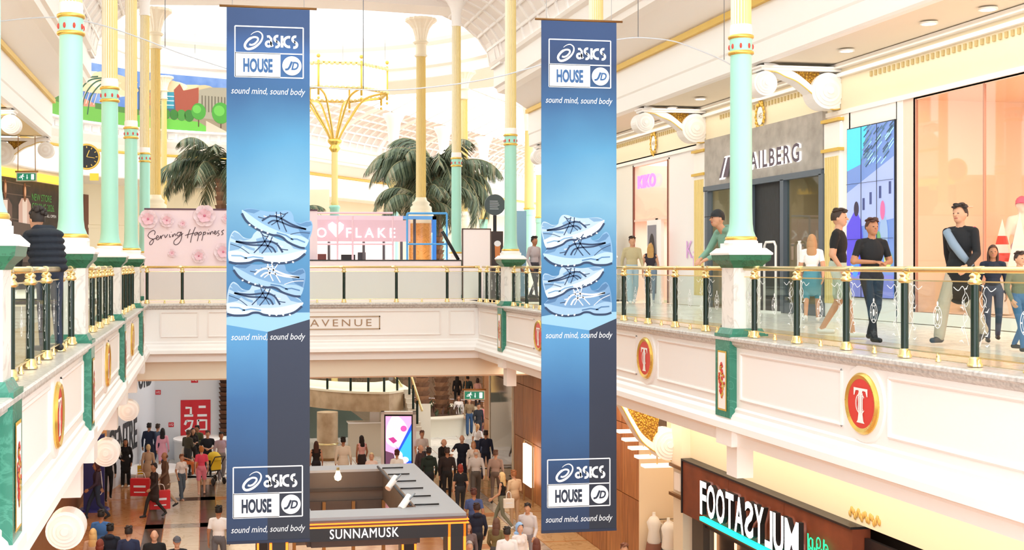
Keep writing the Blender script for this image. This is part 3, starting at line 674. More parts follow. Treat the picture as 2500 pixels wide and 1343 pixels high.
def logo(A,u0,v0,w,h,ink,d=.006):
    W_=WP; lw=w*.018
    for a,b in (((u0,v0),(u0+w,v0)),((u0,v0+h),(u0+w,v0+h)),((u0,v0),(u0,v0+h)),((u0+w,v0),(u0+w,v0+h)),((u0,v0+h*.475),(u0+w,v0+h*.475))): A.stroke([a,b],lw,W_,d)
    A.rect(u0,v0,u0+w*.665,v0+h*.475,W_,d)
    A.text('HOUSE',u0+w*.12,v0+h*.09,w*.43,h*.28,ink,d*2,bold=.04)
    c=(u0+w*.833,v0+h*.24); A.ell(c,w*.142,w*.142,W_,d*1.5,32)
    A.text('D',c[0]-w*.01,c[1]-h*.085,w*.11,h*.165,ink,d*2.5,shear=.25,bold=.03); A.stroke([(c[0]+w*.0,c[1]+h*.085),(c[0]-w*.035,c[1]-h*.03),(c[0]-w*.06,c[1]-h*.07),(c[0]-w*.10,c[1]-h*.08)],w*.03,ink,d*2.5)
    # swirl
    X=lambda a,b:(u0+w*(.13+.29*a),v0+h*(.53+.38*b))
    A.stroke([X(*p) for p in curve([(.35,.80),(.5,.92),(.72,.98),(.9,.86),(.93,.66),(.82,.42),(.6,.2),(.35,.07),(.15,.06),(.05,.2),(.1,.38),(.28,.58),(.5,.68),(.68,.65),(.70,.52),(.55,.34),(.38,.27),(.27,.30)],4)],[w*(.006+.030*min(1,i/26)) if i<26 else w*(.036-.0*(i-26)) if i<46 else w*.028 for i in range(69)],W_,d)
    # rounded lowercase letters
    x0,y0,s=u0+w*.445,v0+h*.60,w*.088; t=w*.034
    def arcp(cx,cy,r,a,b,n=12): return [(cx+r*math.cos(math.radians(a+(b-a)*i/n)),cy+r*math.sin(math.radians(a+(b-a)*i/n))) for i in range(n+1)]
    def S(x): A.stroke(arcp(x+s*.62,y0+s*1.42,s*.46,70,270)+arcp(x+s*.45,y0+s*.5,s*.46,90,-110),t*1.1,W_,d)
    A.stroke(arcp(x0+s*.5,y0+s*.52,s*.42,0,360,18),t,W_,d); A.stroke([(x0+s*.25,y0+s*1.75),(x0+s*.6,y0+s*1.8),(x0+s*.95,y0+s*1.4),(x0+s*.95,y0+s*.5),(x0+s*1.2,y0+s*.1)],t,W_,d)
    S(x0+s*1.35); A.stroke([(x0+s*2.75,y0),(x0+s*2.75,y0+s*1.95)],t*1.1,W_,d)
    A.stroke(arcp(x0+s*3.9,y0+s*.95,s*.82,75,285,16),t*1.1,W_,d); S(x0+s*4.35)
def banner(label,px0,px1,pyt,pyb,Yc,rot,shoes,navy_top,group='tall hanging banners'):
    a=at_y(px0,pyt,Yc); b=at_y(px1,pyb,Yc); Wd=b.x-a.x; H=a.z-b.z
    t=thing('hanging_banner',label,'banner',(a.x,Yc,b.z),0,group)
    fn=lambda u,v,d:(u*Wd,-d-.02-.0,(1-v)*H)
    # cloth with a faint bow, closed slab
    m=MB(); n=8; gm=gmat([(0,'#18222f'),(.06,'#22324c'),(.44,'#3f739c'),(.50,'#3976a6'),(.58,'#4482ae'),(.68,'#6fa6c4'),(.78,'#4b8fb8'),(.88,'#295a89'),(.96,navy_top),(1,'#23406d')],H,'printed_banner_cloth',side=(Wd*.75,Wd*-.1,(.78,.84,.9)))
    vs=[];fs=[]
    for i in range(n+1):
        u=i/n; y=-.02
        vs+=[(u*Wd,y,0),(u*Wd,y,H),(u*Wd,y+.012,0),(u*Wd,y+.012,H)]
    for i in range(n): o=i*4; fs+=[(o,o+4,o+5,o+1),(o+2,o+3,o+7,o+6),(o+1,o+5,o+7,o+3),(o,o+2,o+6,o+4)]
    m.add(vs,fs,gm); part('cloth',m,t)
    # printed plinth
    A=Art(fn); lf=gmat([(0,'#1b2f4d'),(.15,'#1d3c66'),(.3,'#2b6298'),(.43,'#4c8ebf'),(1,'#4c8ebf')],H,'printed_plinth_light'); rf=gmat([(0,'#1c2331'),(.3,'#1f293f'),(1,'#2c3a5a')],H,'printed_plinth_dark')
    cu=.49 if shoes==0 else .635
    A.rect(0,.592,cu,.999,lf,.002); A.poly([(cu,.60),(1,.583),(1,.999),(cu,.999)],rf,.002)
    A.poly([(0,.578),(.3,.570),(1,.570),(1,.583),(cu,.606),(0,.592)],mat('#8dbcd8',.6),.003)
    part('plinth_print',A.mb,t,'printed blue plinth')
    for k,v0 in enumerate((.129,.953 if shoes==0 else .951)):
        A=Art(lambda u,v,d:(u*Wd,-.02-d,v)); hh=H*.0945*(1 if shoes==0 else .98); zz=H*(1-v0)
        x0,ww=(.10,.82) if k==0 else (.08,.83)
        logo(A,x0,zz,ww,hh,mat('#2f5c8f' if k==0 else '#1c2a40',.6)) if False else None
        B=Art(lambda u,v,d:(u,-.02-d,v)); logo(B,x0*Wd,zz,ww*Wd,hh,mat('#2f5c8f' if k==0 else '#1c2a40',.6)); part('logo_print',B.mb,t,'white boxed logo print')
    for v0 in (.162,.622,.982):
        B=Art(lambda u,v,d:(u,-.02-d,v)); B.text('sound mind, sound body',.055*Wd,H*(1-v0)-.02,Wd*.89,H*.0155,WP,.006,shear=.25); part('slogan_print',B.mb,t,'white italic slogan')
    S=Wd/200.
    if shoes==0: L=[(0,763,183,0,False,1.05,0),(10,670,176,-17,True,.95,1),(4,637,187,1,False,1.0,2),(28,532,176,-24,True,.95,3)]
    else: L=[(8,765,180,1,True,1.1,1),(16,727,166,20,False,.95,0),(6,644,184,1,True,1.1,3),(12,606,170,18,False,1.0,2)]
    for x,py,ln,rot_,fl,sq_,vv in L:
        # pixel-like print units: 200 wide, 1307 tall
        hh=1300.; y=(1-(py-18)/hh)*H if shoes==0 else (1-(py-50)/1243.)*H
        if rot_<0: y=y+0*S
        A=Art(lambda u,v,d:(u,-.02-d-.002,v)); shoe(A,TF(x*S,y,ln*S,rot_,fl,sq_),vv,.003); part('shoe_print',A.mb,t,['printed white running shoe','printed blue running shoe','printed white running shoe','printed pale blue running shoe'][vv])
    m=MB(); m.tube([(-.1,-.012,H+.02),(Wd+.1,-.012,H+.02)],.018,BRONZE,8); part('top_pole',m,t)
    m=MB(); m.box((-.0,-.03,-.01),(Wd,.0,.03),NAVY); part('bottom_hem',m,t)
    m=MB()
    for x in (.08,Wd-.08): m.tube([(x,-.012,H+.02),(x,-.012,11.0-b.z)],.004,mat('#b9bdc2',.4),4)
    part('suspension_wire',m,t,'thin steel hanging wires')
banner('left tall blue sportswear banner with four stacked white running shoes, hanging beside the pink hoarding',553,756,18,1319,17.6,0,0,'#2f5b94')
banner('right tall blue sportswear banner with stacked running shoes, hanging in front of the right gallery',1321,1504,50,1293,18.6,0,1,'#1f3a63')
# ================================================================== SHOPFRONTS, UPPER RIGHT (plane X=SHOPR)
def yx(px,X=SHOPR): return at_x(px,648,X).y
def shopwall(mb,px0,px1,z0,z1,m,dx=0,th=.2,X=SHOPR,right=True):
    y0,y1=yx(px0,X),yx(px1,X); mb.box((X-dx,y0,z0),(X-dx+th,y1,z1),m); return mb
m=MB(); shopwall(m,1440,4200,4.52,5.56,CREAM2); shopwall(m,1440,4200,4.45,4.55,WHITE,.05)
shopwall(m,2058,2078,0,4.5,WHITE,0.02); shopwall(m,2190,2205,0,4.5,WHITE,.02); shopwall(m,2075,2192,4.08,4.5,WHITE,.02); shopwall(m,2075,2192,0,.45,WHITE,.02)
shopwall(m,2205,2236,0,4.5,mat('#f7dccb',.5),.0); shopwall(m,2236,4200,4.42,4.5,mat('#f7dccb',.5)); shopwall(m,2236,4200,0,.22,WHITE,.06); shopwall(m,1635,1700,0,4.6,mat('#f6f2f1',.4),.0); shopwall(m,1440,1546,0,4.6,mat('#f3ede2',.5)); shopwall(m,1546,1635,4.35,4.6,WHITE); shopwall(m,1600,1606,0,2.6,WHITE); struct('wall_right_shopfronts',m)
w=bpy.data.objects['wall_right_shopfronts']
m=MB(); shopwall(m,1440,4200,5.28,5.36,WHITE,.10,.12); shopwall(m,1440,4200,5.46,5.56,WHITE,.16,.2); struct('trim_7',m)
dm=MB().box((-.03,-.035,-.055),(0,.035,.055),mat('#c2ad78',.6)).mesh('dentil_recess_shade')  # darker blocks carry the shade of the recesses in the dentil course
y=11.2
while y<yx(1500):
    if not(23.9<y<25.6 or 31.6<y<33.1): link('dentil_recess_shade',dm,w,(SHOPR,y,5.17))
    y+=.17
# soffit trays and downlights over the walkway
m=MB(); m.box((11.98,4,5.58),(SHOPR+.2,44,5.66),mat('#efe3cf',.6)); struct('ceiling_right_soffit',m)
m=MB(); m.box((SHOPL-.2,4,5.58),(-5.34,44,5.66),mat('#f2d9a4',.6)); struct('ceiling_left_soffit',m)
for k,(px,py) in enumerate(((2412,20),(2268,55),(2067,122),(1710,240),(1640,262))):
    p=at_z(px,py,5.55); t=thing('downlight','recessed round ceiling downlight number %s from the right edge of the photo'%['one','two','three','four','five'][k],'light',(p.x,p.y,5.55),0,'recessed downlights over the right gallery')
    part('trim_ring',MB().cyl((0,0,0),.16,-.03,0,WHITE,20),t); part('lamp',MB().cyl((0,0,0),.12,-.035,-.02,LAMP,20),t)
# pilasters and scroll brackets
def pilaster(px0,px1,label):
    y0,y1=yx(px0),yx(px1); y0,y1=min(y0,y1),max(y0,y1); c=(y0+y1)/2; w=(y1-y0)/2
    t=thing('pilaster',label,'pilaster',(SHOPR,c,0),0,'yellow fluted pilasters between the upper shops')
    part('shaft',MB().box((-.10,-w,0),(0,w,4.3),WHITE),t)
    m=MB()
    for i in range(6): yy=-w*.75+w*1.5*i/5; m.box((-.12,yy-w*.09,.3),(-.1,yy+w*.09,3.55),YEL)
    part('flutes',m,t,'yellow flutes',kind='stuff')
    for z in (3.66,4.32): part('gold_band',MB().box((-.16,-w*1.15,z),(0,w*1.15,z+.07),GOLDP),t)
    return c,w
def scroll(c,label,X0,X1,zt,r1,r2,z2,sg=1,group='scroll brackets under the beams',w=.2,z1=None):
    """S bracket lying in an XZ plane: small volute at X0 (void side), large one at X1"""
    t=thing('scroll_bracket',label,'bracket',(X0,c,zt),0,group)
    L=(X1-X0); s=1 if L>0 else -1; L=abs(L)
    z1=-(r1+.12) if z1 is None else z1
    fn=lambda u,v,d:(s*u,d,v)
    m=MB(); pts=curve([(r1*.2,-.12),(r1*1.2,-.13),(L*.30,-.22),(L*.45,z2*.62),(L*.60,z2*.98),(L-r2*.6,z2-r2*.92),(L+r2*.1,z2-r2*.95)],6)
    low=[(u,v) for u,v in pts]; hi=[(u,v+.17) for u,v in pts]
    body=low+hi[::-1]
    # ribbon
    n=len(pts)
    for i in range(n-1):
        a,b=low[i],low[i+1]; e,f=hi[i],hi[i+1]
        m.add([fn(*a,-w),fn(*b,-w),fn(*b,w),fn(*a,w),fn(*e,-w),fn(*f,-w),fn(*f,w),fn(*e,w)],[(0,1,2,3),(4,7,6,5),(0,4,5,1),(3,2,6,7)],WHITE)
    part('scroll_band',m,t)
    m=MB(); m.box((s*(-.02),-w-.03,-.1),(s*(L+.25),w+.03,0),WHITE); m.box((s*(-.06),-w-.06,-.04),(s*(L+.3),w+.06,0),IVORY); part('cap_moulding',m,t)
    for nm,u,v,r in (('small_volute',r1*.3,z1,r1),('large_volute',L-r2*.6,z2,r2)):
        m=MB(); 
        for k,(rr,dd) in enumerate(((1,.0),(.82,.03),(.62,.05),(.42,.075),(.2,.10))):
            m.lathe([(r*rr,-w-.02-dd),(r*rr,w+.02+dd)],WHITE if k%2==0 else IVORY,(s*u,0,v),28,True,'y',False)
        part(nm,m,t)
    m=MB(); m.prism([(L-r2*1.0,-.1),(L*.26,-.1)]+[p_ for p_ in hi if L*.28<p_[0]<L-r2*1.25]+[(L-r2*1.35,z2)],mat('#e9b63c',.35,.3,kind='filigree',h2='#8f6413'),fn,-w*.6,w*.6); part('gilt_filigree',m,t,'gold openwork leaf infill')
    m=MB(); m.tube([fn(u,v-.01,-w-.005) for u,v in low],.014,GOLD,5); part('gilt_edge',m,t)
    return t
for (a,b,l) in ((2022,2060,'next to the video screen'),(1702,1728,'between the grey shop and the pink make up shop'),(1418,1440,'hidden behind the right banner')):
    c,w=pilaster(a,b,'white pilaster with yellow flutes %s'%l)
    scroll(c,'upper scroll bracket over the pilaster %s'%l,11.95,13.75,5.5,.27,.40,-.52)
for k,y in enumerate((36.2,44.0)): scroll(y,'white scroll bracket on the upper left gallery, %s'%['above the exit sign','beside the nearest mint column'][k],-5.3,SHOPL+.1,5.5,.27,.4,-.52)
# number cartouches
for (px,py,s,l) in ((1858,283,'145','left of the grey shop sign'),(1597,350,'143','over the pink make up shop')):
    p=at_x(px,py,SHOPR-.02); t=thing('number_plaque','oval gilt wreath with shop number %s'%l,'sign',tuple(p),0,'gilt shop number wreaths')
    fn=lambda u,v,d:(-d,-u,v); A=Art(fn); A.ell((0,0),.17,.23,WHITE,.03,20); part('plate',A.mb,t)
    m=MB(); rr=random.Random(5)
    for i in range(30):
        a=2*PI*i/30; rx,rz=.21+.04*(i%2),.29+.04*(i%3); m.ball((-.03,-rx*math.cos(a),rz*math.sin(a)),(.03,.035,.05),GOLDP,7,5)
    part('wreath',m,t,'gilt leaf wreath',kind='stuff')
    A=Art(fn); A.text(s,-.11,-.07,.22,.14,mat('#a08a5a',.5),.036); part('numerals',A.mb,t)
# grey shop
GREYC=mat('#b3aca4',.7,kind='noise',h2='#9c958d',sc=.5); FR=mat('#5c6672',.4)
t=thing('shop_unit','grey concrete shop front with dark metal framed windows and backlit letters','shop front',(SHOPR,yx(1875),0))
ya,yb=yx(2020),yx(1730)
wpart('sign_band',MB().box((SHOPR-.12,ya,3.3),(SHOPR,yb,4.62),GREYC),t,'rough grey concrete band')
wpart('top_frame',MB().box((SHOPR-.16,ya,3.18),(SHOPR,yb,3.32),FR),t)
for px in (2019,1923,1842,1737): y=yx(px); wpart('mullion',MB().box((SHOPR-.16,y-.09,0),(SHOPR,y+.09,3.2),FR),t)
wpart('sill',MB().box((SHOPR-.14,ya,0),(SHOPR,yx(1926),.25),FR),t)
wpart('glass_panel',MB().box((SHOPR-.06,yx(2014),.25),(SHOPR-.05,yx(1928),3.18),GLASS),t); wpart('glass_panel',MB().box((SHOPR-.06,yx(1838),.1),(SHOPR-.05,yx(1742),3.18),GLASS),t)
wpart('dark_panel',MB().box((SHOPR-.03,yx(1905),0),(SHOPR+.1,yx(1846),3.18),mat('#2d2f33',.6,kind='wood',h2='#1d1f22',sc=3)),t,'ribbed black wall panel')
m=MB(); x1=SHOPR+3.5; m.box((x1,ya,0),(x1+.1,yb,4),mat('#c9b59a',.7)); m.box((SHOPR,ya-.1,0),(x1,ya,4),mat('#a8977f',.7)); m.box((SHOPR,yb,0),(x1,yb+.1,4),mat('#a8977f',.7)); m.box((SHOPR,ya,3.9),(x1,yb,4),mat('#6b6256',.7)); m.box((SHOPR,ya,-.02),(x1,yb,.0),mat('#8a7a68',.4)); wpart('interior',m,t)
area('grey_shop_lamps',(SHOPR+1.7,(ya+yb)/2,3.8),(0,0,0),2,5,60,(1,.85,.65))
fn=lambda u,v,d:(SHOPR-.12-d,-u,v)
A=Art(fn); INKP=mat('#5b4b5a',.4); GLOW=mat('#ffffff',.5,emit=1.0)
p0=at_x(1846,388,SHOPR); p1=at_x(1968,371,SHOPR); zl=at_x(1905,385,SHOPR).z-.22
A.text('AILBERG',-p0.y,zl+.02,p0.y-p1.y,.44,INKP,.0,bold=.02,spacing=1.25,depth=.05,side=GLOW)
q=at_x(1768,395,SHOPR); A.poly([(-q.y,zl-.1),(-q.y+.35,zl+.5),(-q.y+.75,zl+.5),(-q.y+.35,zl-.1)],GLOW,.02); A.poly([(-q.y+.06,zl-.06),(-q.y+.38,zl+.46),(-q.y+.5,zl+.46),(-q.y+.2,zl-.06)],INKP,.05); A.poly([(-q.y+.3,zl-.06),(-q.y+.6,zl+.46),(-q.y+.9,zl+.46),(-q.y+.6,zl-.06)],INKP,.05)
wpart('sign_letters',A.mb,t,'dark backlit letters')
# shelf with bottles
ys=(yx(2014),yx(1930))
for k,z in enumerate((1.95,1.45)):
    sh=lone('shelf',MB().box((SHOPR+.9,ys[0],z-.05),(SHOPR+1.25,ys[1],z),CHAR),'%s dark shelf behind the grey shop window'%['upper','lower'][k],'shelf','shelves behind the grey shop window',(SHOPR+1.05,sum(ys)/2,z))
    for i in range(4):
        y=ys[0]+(ys[1]-ys[0])*(i+.5)/4; m=MB(); m.lathe([(.05,0),(.055,.02),(.055,.2),(.02,.26),(.02,.32)],[mat('#dfe6ea',.2),mat('#3a2c22',.2)][k],n=12); m.cyl((0,0,0),.025,.32,.36,BLACK,10)
        o=link('bottle',m.mesh('bottle'),None,(SHOPR+1.05,y,z)); tag(o,['clear bottle with black cap on the upper shelf of the grey shop','small dark brown jar bottle on the lower shelf of the grey shop'][k],'bottle',['clear bottles on the upper shelf','dark bottles on the lower shelf'][k])
# security gate hoops
for k,(px,py,pb) in enumerate(((1880,577,830),(1952,590,800))):
    p=at_x(px,py,SHOPR-.45); t=thing('security_gate','white rounded security gate at the %s side of the grey shop door'%['left','right'][k],'security gate',(p.x,p.y,0)); m=MB(); h=1.7; wd=.3 if k==0 else .05
    m.tube([(0,-wd,0),(0,-wd,h-.1),(0,-wd+.08,h),(0,wd-.08,h),(0,wd,h-.1),(0,wd,0)],.03,WHITE,8); part('hoop',m,t); part('crossbar',MB().tube([(0,-wd,1.1),(0,wd,1.1)],.02,WHITE,6),t); part('foot',MB().box((-.08,-wd-.1,0),(.08,wd+.1,.05),WHITE),t)
# video wall
t=thing('video_wall','tall portrait video wall showing a blurred sunny street','screen',(SHOPR-.05,yx(2130),0)); ya,yb=yx(2190),yx(2075)
wpart('bezel',MB().box((SHOPR-.06,ya-.02,.45),(SHOPR,yb+.02,4.1),BLACK),t)
fn=lambda u,v,d:(SHOPR-.06-d,yb-u,.47+v); w_=yb-ya; h_=3.61; A=Art(fn); E=lambda h,e=.5:mat(h,.4,emit=e)
A.rect(0,0,w_,h_,E('#5f79b0'),.004); A.poly([(0,h_),(w_*.45,h_),(w_*.3,h_*.78),(0,h_*.75)],E('#45b4e4'),.006); 
rr=random.Random(11)
for i in range(60): u=w_*rr.uniform(.4,1); v=h_*rr.uniform(.78,1.0); A.stroke([(max(0,u-.15),v-.08),(min(w_,u+.05),min(h_,v+.05))],.03,E(['#3d5a6d','#5c7f92','#2b4152','#8db6cc'][i%4]),.008+.0002*i)
A.poly([(0,h_*.62),(w_,h_*.8),(w_,h_*.45),(0,h_*.40)],E('#8d9bc4'),.01)
for u,v in ((.35,.56),(.5,.59),(.7,.62),(.9,.64)): A.rect(w_*u,h_*(v-.05),w_*u+.09,h_*(v+.02),E('#35406e'),.014)
A.poly([(0,h_*.1),(0,h_*.42),(w_*.2,h_*.52),(w_*.32,h_*.45),(w_*.42,h_*.15),(w_*.3,0),(0,0)],E('#4a3fb8'),.016); A.ell((w_*.22,h_*.52),.10,.16,E('#2d2436'),.02)
A.ell((w_*.78,h_*.5),.09,.2,E('#b55a86'),.02); A.ell((w_*.8,h_*.36),.16,.4,E('#7f96b6'),.018); A.ell((w_*.7,h_*.3),.1,.3,E('#5b8a58'),.022); A.rect(0,0,w_,h_*.13,E('#6a6db0'),.024)
A.ell((w_*.2,h_*.2),.18,.3,E('#3f7fe0'),.026); A.ell((w_*.9,h_*.22),.15,.16,E('#a6d46a'),.026)
wpart('picture',A.mb,t)
m=MB(); 
for u in (1/3,2/3): m.box((SHOPR-.095,ya+w_*u-.004,.47),(SHOPR-.085,ya+w_*u+.004,4.08),BLACK)
for v in (.34,.67): m.box((SHOPR-.095,ya,.47+h_*v-.004),(SHOPR-.085,yb,.47+h_*v+.004),BLACK)
wpart('panel_joints',m,t,kind='stuff')
# peach window shop
PE=mat('#f6ddc4',.7); OR=mat('#d98a4a',.6)
t=thing('shop_window','large glass window of the peach coloured fashion shop','window',(SHOPR,yx(2400),0)); ya,yb=8.0,yx(2237)
m=MB(); m.box((SHOPR+2.6,ya,0),(SHOPR+2.7,yb,4.5),PE); m.box((SHOPR,yb,0),(SHOPR+2.6,yb+.1,4.5),PE); m.box((SHOPR,ya,4.4),(SHOPR+2.6,yb,4.5),PE); m.box((SHOPR,ya,.02),(SHOPR+2.6,yb,.22),mat('#f3e2d6',.5)); wpart('interior',m,t)
area('peach_shop_lamps',(SHOPR+1.4,(ya+yb)/2,4.3),(0,0,0),2,8,150,(1,.86,.7))
for px in (2236,2402): y=yx(px); wpart('mullion',MB().box((SHOPR-.02,y-.025,.22),(SHOPR+.03,y+.0,4.42),mat('#b98a76',.4)),t)
wpart('glass_panel',MB().box((SHOPR,yx(2402),.22),(SHOPR+.01,yb,4.42),PGLASS),t); wpart('glass_panel',MB().box((SHOPR,ya,.22),(SHOPR+.01,yx(2402),4.42),PGLASS),t)
lone('doorway',MB().box((SHOPR+2.45,yx(2500)-.5,.2),(SHOPR+2.6,yx(2440)-.3,3.3),OR),'orange wooden inner doorway of the peach shop','doorway',None,(SHOPR+2.5,yx(2470),.2))
m=MB(); yy=yx(2400); m.tube([(SHOPR+1.2,yx(2380),2.72),(SHOPR+1.2,ya,2.72)],.02,RED,6); m.tube([(SHOPR+1.25,yx(2380),2.62),(SHOPR+1.25,ya,2.62)],.015,mat('#7a3a20',.5),6); lone('rail',m,'thin red double rail hung across the peach shop window','rail',None,(SHOPR+1.2,yy,2.7))
lone('light_strip',MB().box((SHOPR+2.4,yx(2440),2.05),(SHOPR+2.5,yx(2370),2.15),LAMP),'glowing warm shelf light in the peach shop','light',None,(SHOPR+2.4,yx(2400),2.1))
# cloth sail cones in the window
for k,(px,z0,h,c) in enumerate(((2447,1.05,.95,0),(2440,.25,.95,1),(2490,1.0,1.1,1))):
    p=at_x(px,600,SHOPR+.7); t=thing('display_cone','%s paper sail cone in the peach shop window'%['striped','lower white','tall white'][k],'display',(p.x,p.y,z0))
    m=MB(); n=6
    for i in range(n): r0=.28*(1-i/n); r1=.28*(1-(i+1)/n); m.lathe([(r0,h*i/n),(r1+.001,h*(i+1)/n)],RED if (c==0 and i%2 and i<5) else WHITE,n=4,cap=False,smooth=False)
    m.lathe([(.01,-z0+.2),(.01,0)],BRASS,n=6); part('sail',m,t)
# pink make-up shop
t=thing('shop_unit','pale make up shop front with pink neon letters over a pink entrance','shop front',(SHOPR,yx(1590),0)); ya,yb=yx(1632),yx(1547)
m=MB(); m.box((SHOPR+2.5,ya,0),(SHOPR+2.6,yb,4.4),mat('#e3b590',.7)); m.box((SHOPR,ya-.1,0),(SHOPR+2.5,ya,4.4),mat('#f8e1d0',.7)); m.box((SHOPR,yb,0),(SHOPR+2.5,yb+.1,4.4),mat('#f8e1d0',.7)); m.box((SHOPR,ya,2.55),(SHOPR+2.5,yb,2.62),mat('#f7d9c4',.6)); m.box((SHOPR+1.8,ya,0),(SHOPR+1.9,yb,2.55),mat('#f0a9b4',.6)); wpart('interior',m,t)
area('make_up_shop_lamps',(SHOPR+1.2,(ya+yb)/2,4.2),(0,0,0),2,2,4,(1,.8,.8)); area('make_up_shop_lamps_low',(SHOPR+1,(ya+yb)/2,2.5),(0,0,0),1,2,20,(1,.75,.8))
wpart('glass_panel',MB().box((SHOPR,ya,2.62),(SHOPR+.01,yb,4.35),PGLASS),t); wpart('frame',MB().box((SHOPR-.03,yb-.04,0),(SHOPR+.03,yb,4.35),mat('#7a4a3c',.5)),t); wpart('frame',MB().box((SHOPR-.03,ya,0),(SHOPR+.03,ya+.04,4.35),mat('#7a4a3c',.5)),t)
NEON=mat('#d77df0',.5,emit=.5); A=Art(lambda u,v,d:(SHOPR-.06-d,-u,v)); a=at_x(1565,462,SHOPR); b=at_x(1608,462,SHOPR); A.text('KIKO',-a.y,a.z,a.y-b.y,.42,NEON,.02,bold=.03,depth=.04); wpart('neon_letters',A.mb,t,'pink neon letters')
A=Art(lambda u,v,d:(SHOPR-.02-d,-u,v)); a=at_x(1678,622,SHOPR); A.text('K',-a.y,a.z-.1,.45,.5,mat('#e3a8ea',.5),.01); A.text('i',-a.y+.5,a.z-.35,.12,.45,mat('#e3a8ea',.5),.01); wpart('wall_letters',A.mb,t)
m=MB()
for i in range(5): m.box((SHOPR+1.7,ya+.1,.35+.42*i),(SHOPR+1.8,yb-.3,.45+.42*i),LAMP if i in(2,4) else mat('#b9405a',.5))
wpart('display_shelves',m,t)
for k,(pa,pb,c) in enumerate(((1512,1537,0),(1622,1648,1))):
    ya_,yb_=yx(pb),yx(pa); t=thing('poster_panel','grey beauty poster panel %s the make up shop entrance'%['left of','right of'][k],'poster',(SHOPR-.5,ya_,0)); m=MB(); m.box((-.06,0,0),(.06,yb_-ya_,2.5),WHITE); part('panel',m,t)
    A=Art(lambda u,v,d:(-.065-d,(yb_-ya_)-u,v)); w=yb_-ya_; A.rect(.08*w,.3,.92*w,2.35,mat('#8e8a94',.5)); 
    if c: A.ell((w*.5,1.5),w*.30,.6,mat('#2e2528',.5),.004); A.ell((w*.45,1.55),w*.18,.28,mat('#d8a58a',.5),.008); A.poly([(w*.2,.3),(w*.35,1.2),(w*.6,1.2),(w*.85,.3)],mat('#3a3d4d',.5),.006)
    part('picture',A.mb,t)
# shop wall continues under the far bridge end, and left shops
m=MB(); m.box((SHOPR,yx(1440),0),(SHOPR+.2,YE,5.56),CREAM2); struct('wall_right_far',m)
# ================================================================== UPPER LEFT
m=MB(); m.box((SHOPL-.2,4,3.35),(SHOPL,YE,5.56),WHITE); m.box((SHOPL-.4,4,-.02),(SHOPL-.2,YE,5.56),mat('#5d4335',.7)); m.box((SHOPL-.3,25.0,0),(SHOPL,YE,3.4),mat('#c99256',.6)); struct('wall_left_shopfronts',m)
m=MB(); m.box((SHOPL-.02,4,3.28),(SHOPL+.12,YE,3.36),GOLDP); struct('trim_8',m)
# dark shop hoarding beyond the end of the left gallery
HP,HD=(-8.35,62.4),(.284,.959); HN=Vector((HD[1],-HD[0],0))
def hl(px,py): p=at_l(px,py,HP,HD); return ((p.x-HP[0])*HD[0]+(p.y-HP[1])*HD[1],p.z)
def hfn(u,v,d): return (HP[0]+HD[0]*u+HN.x*d,HP[1]+HD[1]*u+HN.y*d,v)
def hbox(u0,u1,z0,z1,d0,d1,m): 
    q=MB(); q.prism([(u0,z0),(u1,z0),(u1,z1),(u0,z1)],m,lambda u,v,d:hfn(u,v,d),d0,d1); return q
t=thing('hoarding','dark shop hoarding announcing a new store beside two printed models','hoarding',(HP[0],HP[1],0)); ua,ub=hl(-60,500)[0],hl(143,500)[0]
wpart('board',hbox(ua,ub,0,5.25,-.1,0,mat('#3a2a25',.6,kind='noise',h2='#241c1c',sc=.3)),t)
wpart('side_board',hbox(ub,hl(170,500)[0],0,5.25,-.1,-.02,mat('#1f1b1d',.6)),t)
A=Art(hfn); GN=mat('#4fa04e',.6)
def ht(s,px0,px1,py0,py1,m,**k): a=hl(px0,py1); b=hl(px1,py1); c=hl(px0,py0); A.text(s,a[0],a[1],b[0]-a[0],c[1]-a[1],m,.02,**k)
ht('NEW STORE',77,125,472,489,GN,bold=.0); ht('COMING 2026.',77,132,495,512,GN,bold=.0); ht('STILL OPEN',108,136,523,530,WP); wpart('lettering',A.mb,t,'green lettering')
A=Art(hfn)
for px,c,top,wd in ((12,'#6a5048',443,17),(60,'#caa79c',452,15)):
    G=lambda x,y,px=px:hl(px+x,y); A.poly([G(-wd,580),G(-wd,500),G(-8,484),G(8,484),G(wd,500),G(wd,580)],mat(c,.6),.01); A.poly([G(-5,570),G(-6,488),G(6,488),G(5,570)],mat('#e2d2cb',.6),.013)
    a=G(0,top+18); A.ell(a,.17,.46,mat('#7a4a2c',.6),.016); A.ell((a[0]+.04,a[1]+.05),.10,.24,mat('#d9a98c',.6),.02)
for y0,y1 in ((440,455),(470,480),(530,540)): A.stroke([hl(0,y0),hl(74,y1)],.04,mat('#6b564c',.6),.006)
A.poly([hl(30,640),hl(30,540),hl(75,548),hl(75,640)],mat('#5a4a44',.6),.024)
wpart('picture',A.mb,t,'printed picture of two long haired models')
lone('lit_cove',hbox(ua,hl(170,500)[0],5.28,5.62,.0,.5,mat('#f7c648',.5,emit=.75)),'glowing yellow light cove above the dark shop hoarding','light',None,(HP[0],HP[1],5.28))
t=thing('poster_wall','brown poster wall showing two moody male faces between the mint columns','poster',hfn(hl(240,500)[0],0,0)); wpart('board',hbox(hl(205,500)[0],hl(262,500)[0],0,5.0,-.1,0,mat('#6e4334',.6)),t)
A=Art(hfn)
for px,py,s in ((233,478,.8),(253,487,1.1)):
    G=lambda x,y,px=px:hl(px+x,y); A.poly([G(-14*s,600),G(-13*s,520),G(-6*s,506),G(6*s,506),G(13*s,520),G(14*s,600)],mat('#77707c',.6),.01); a=G(0,py+8); A.ell(a,.28*s,.42*s,mat('#8b5a42',.6),.014); A.ell((a[0],a[1]+.3*s),.28*s,.2*s,mat('#1e1a1c',.6),.018)
wpart('picture',A.mb,t)
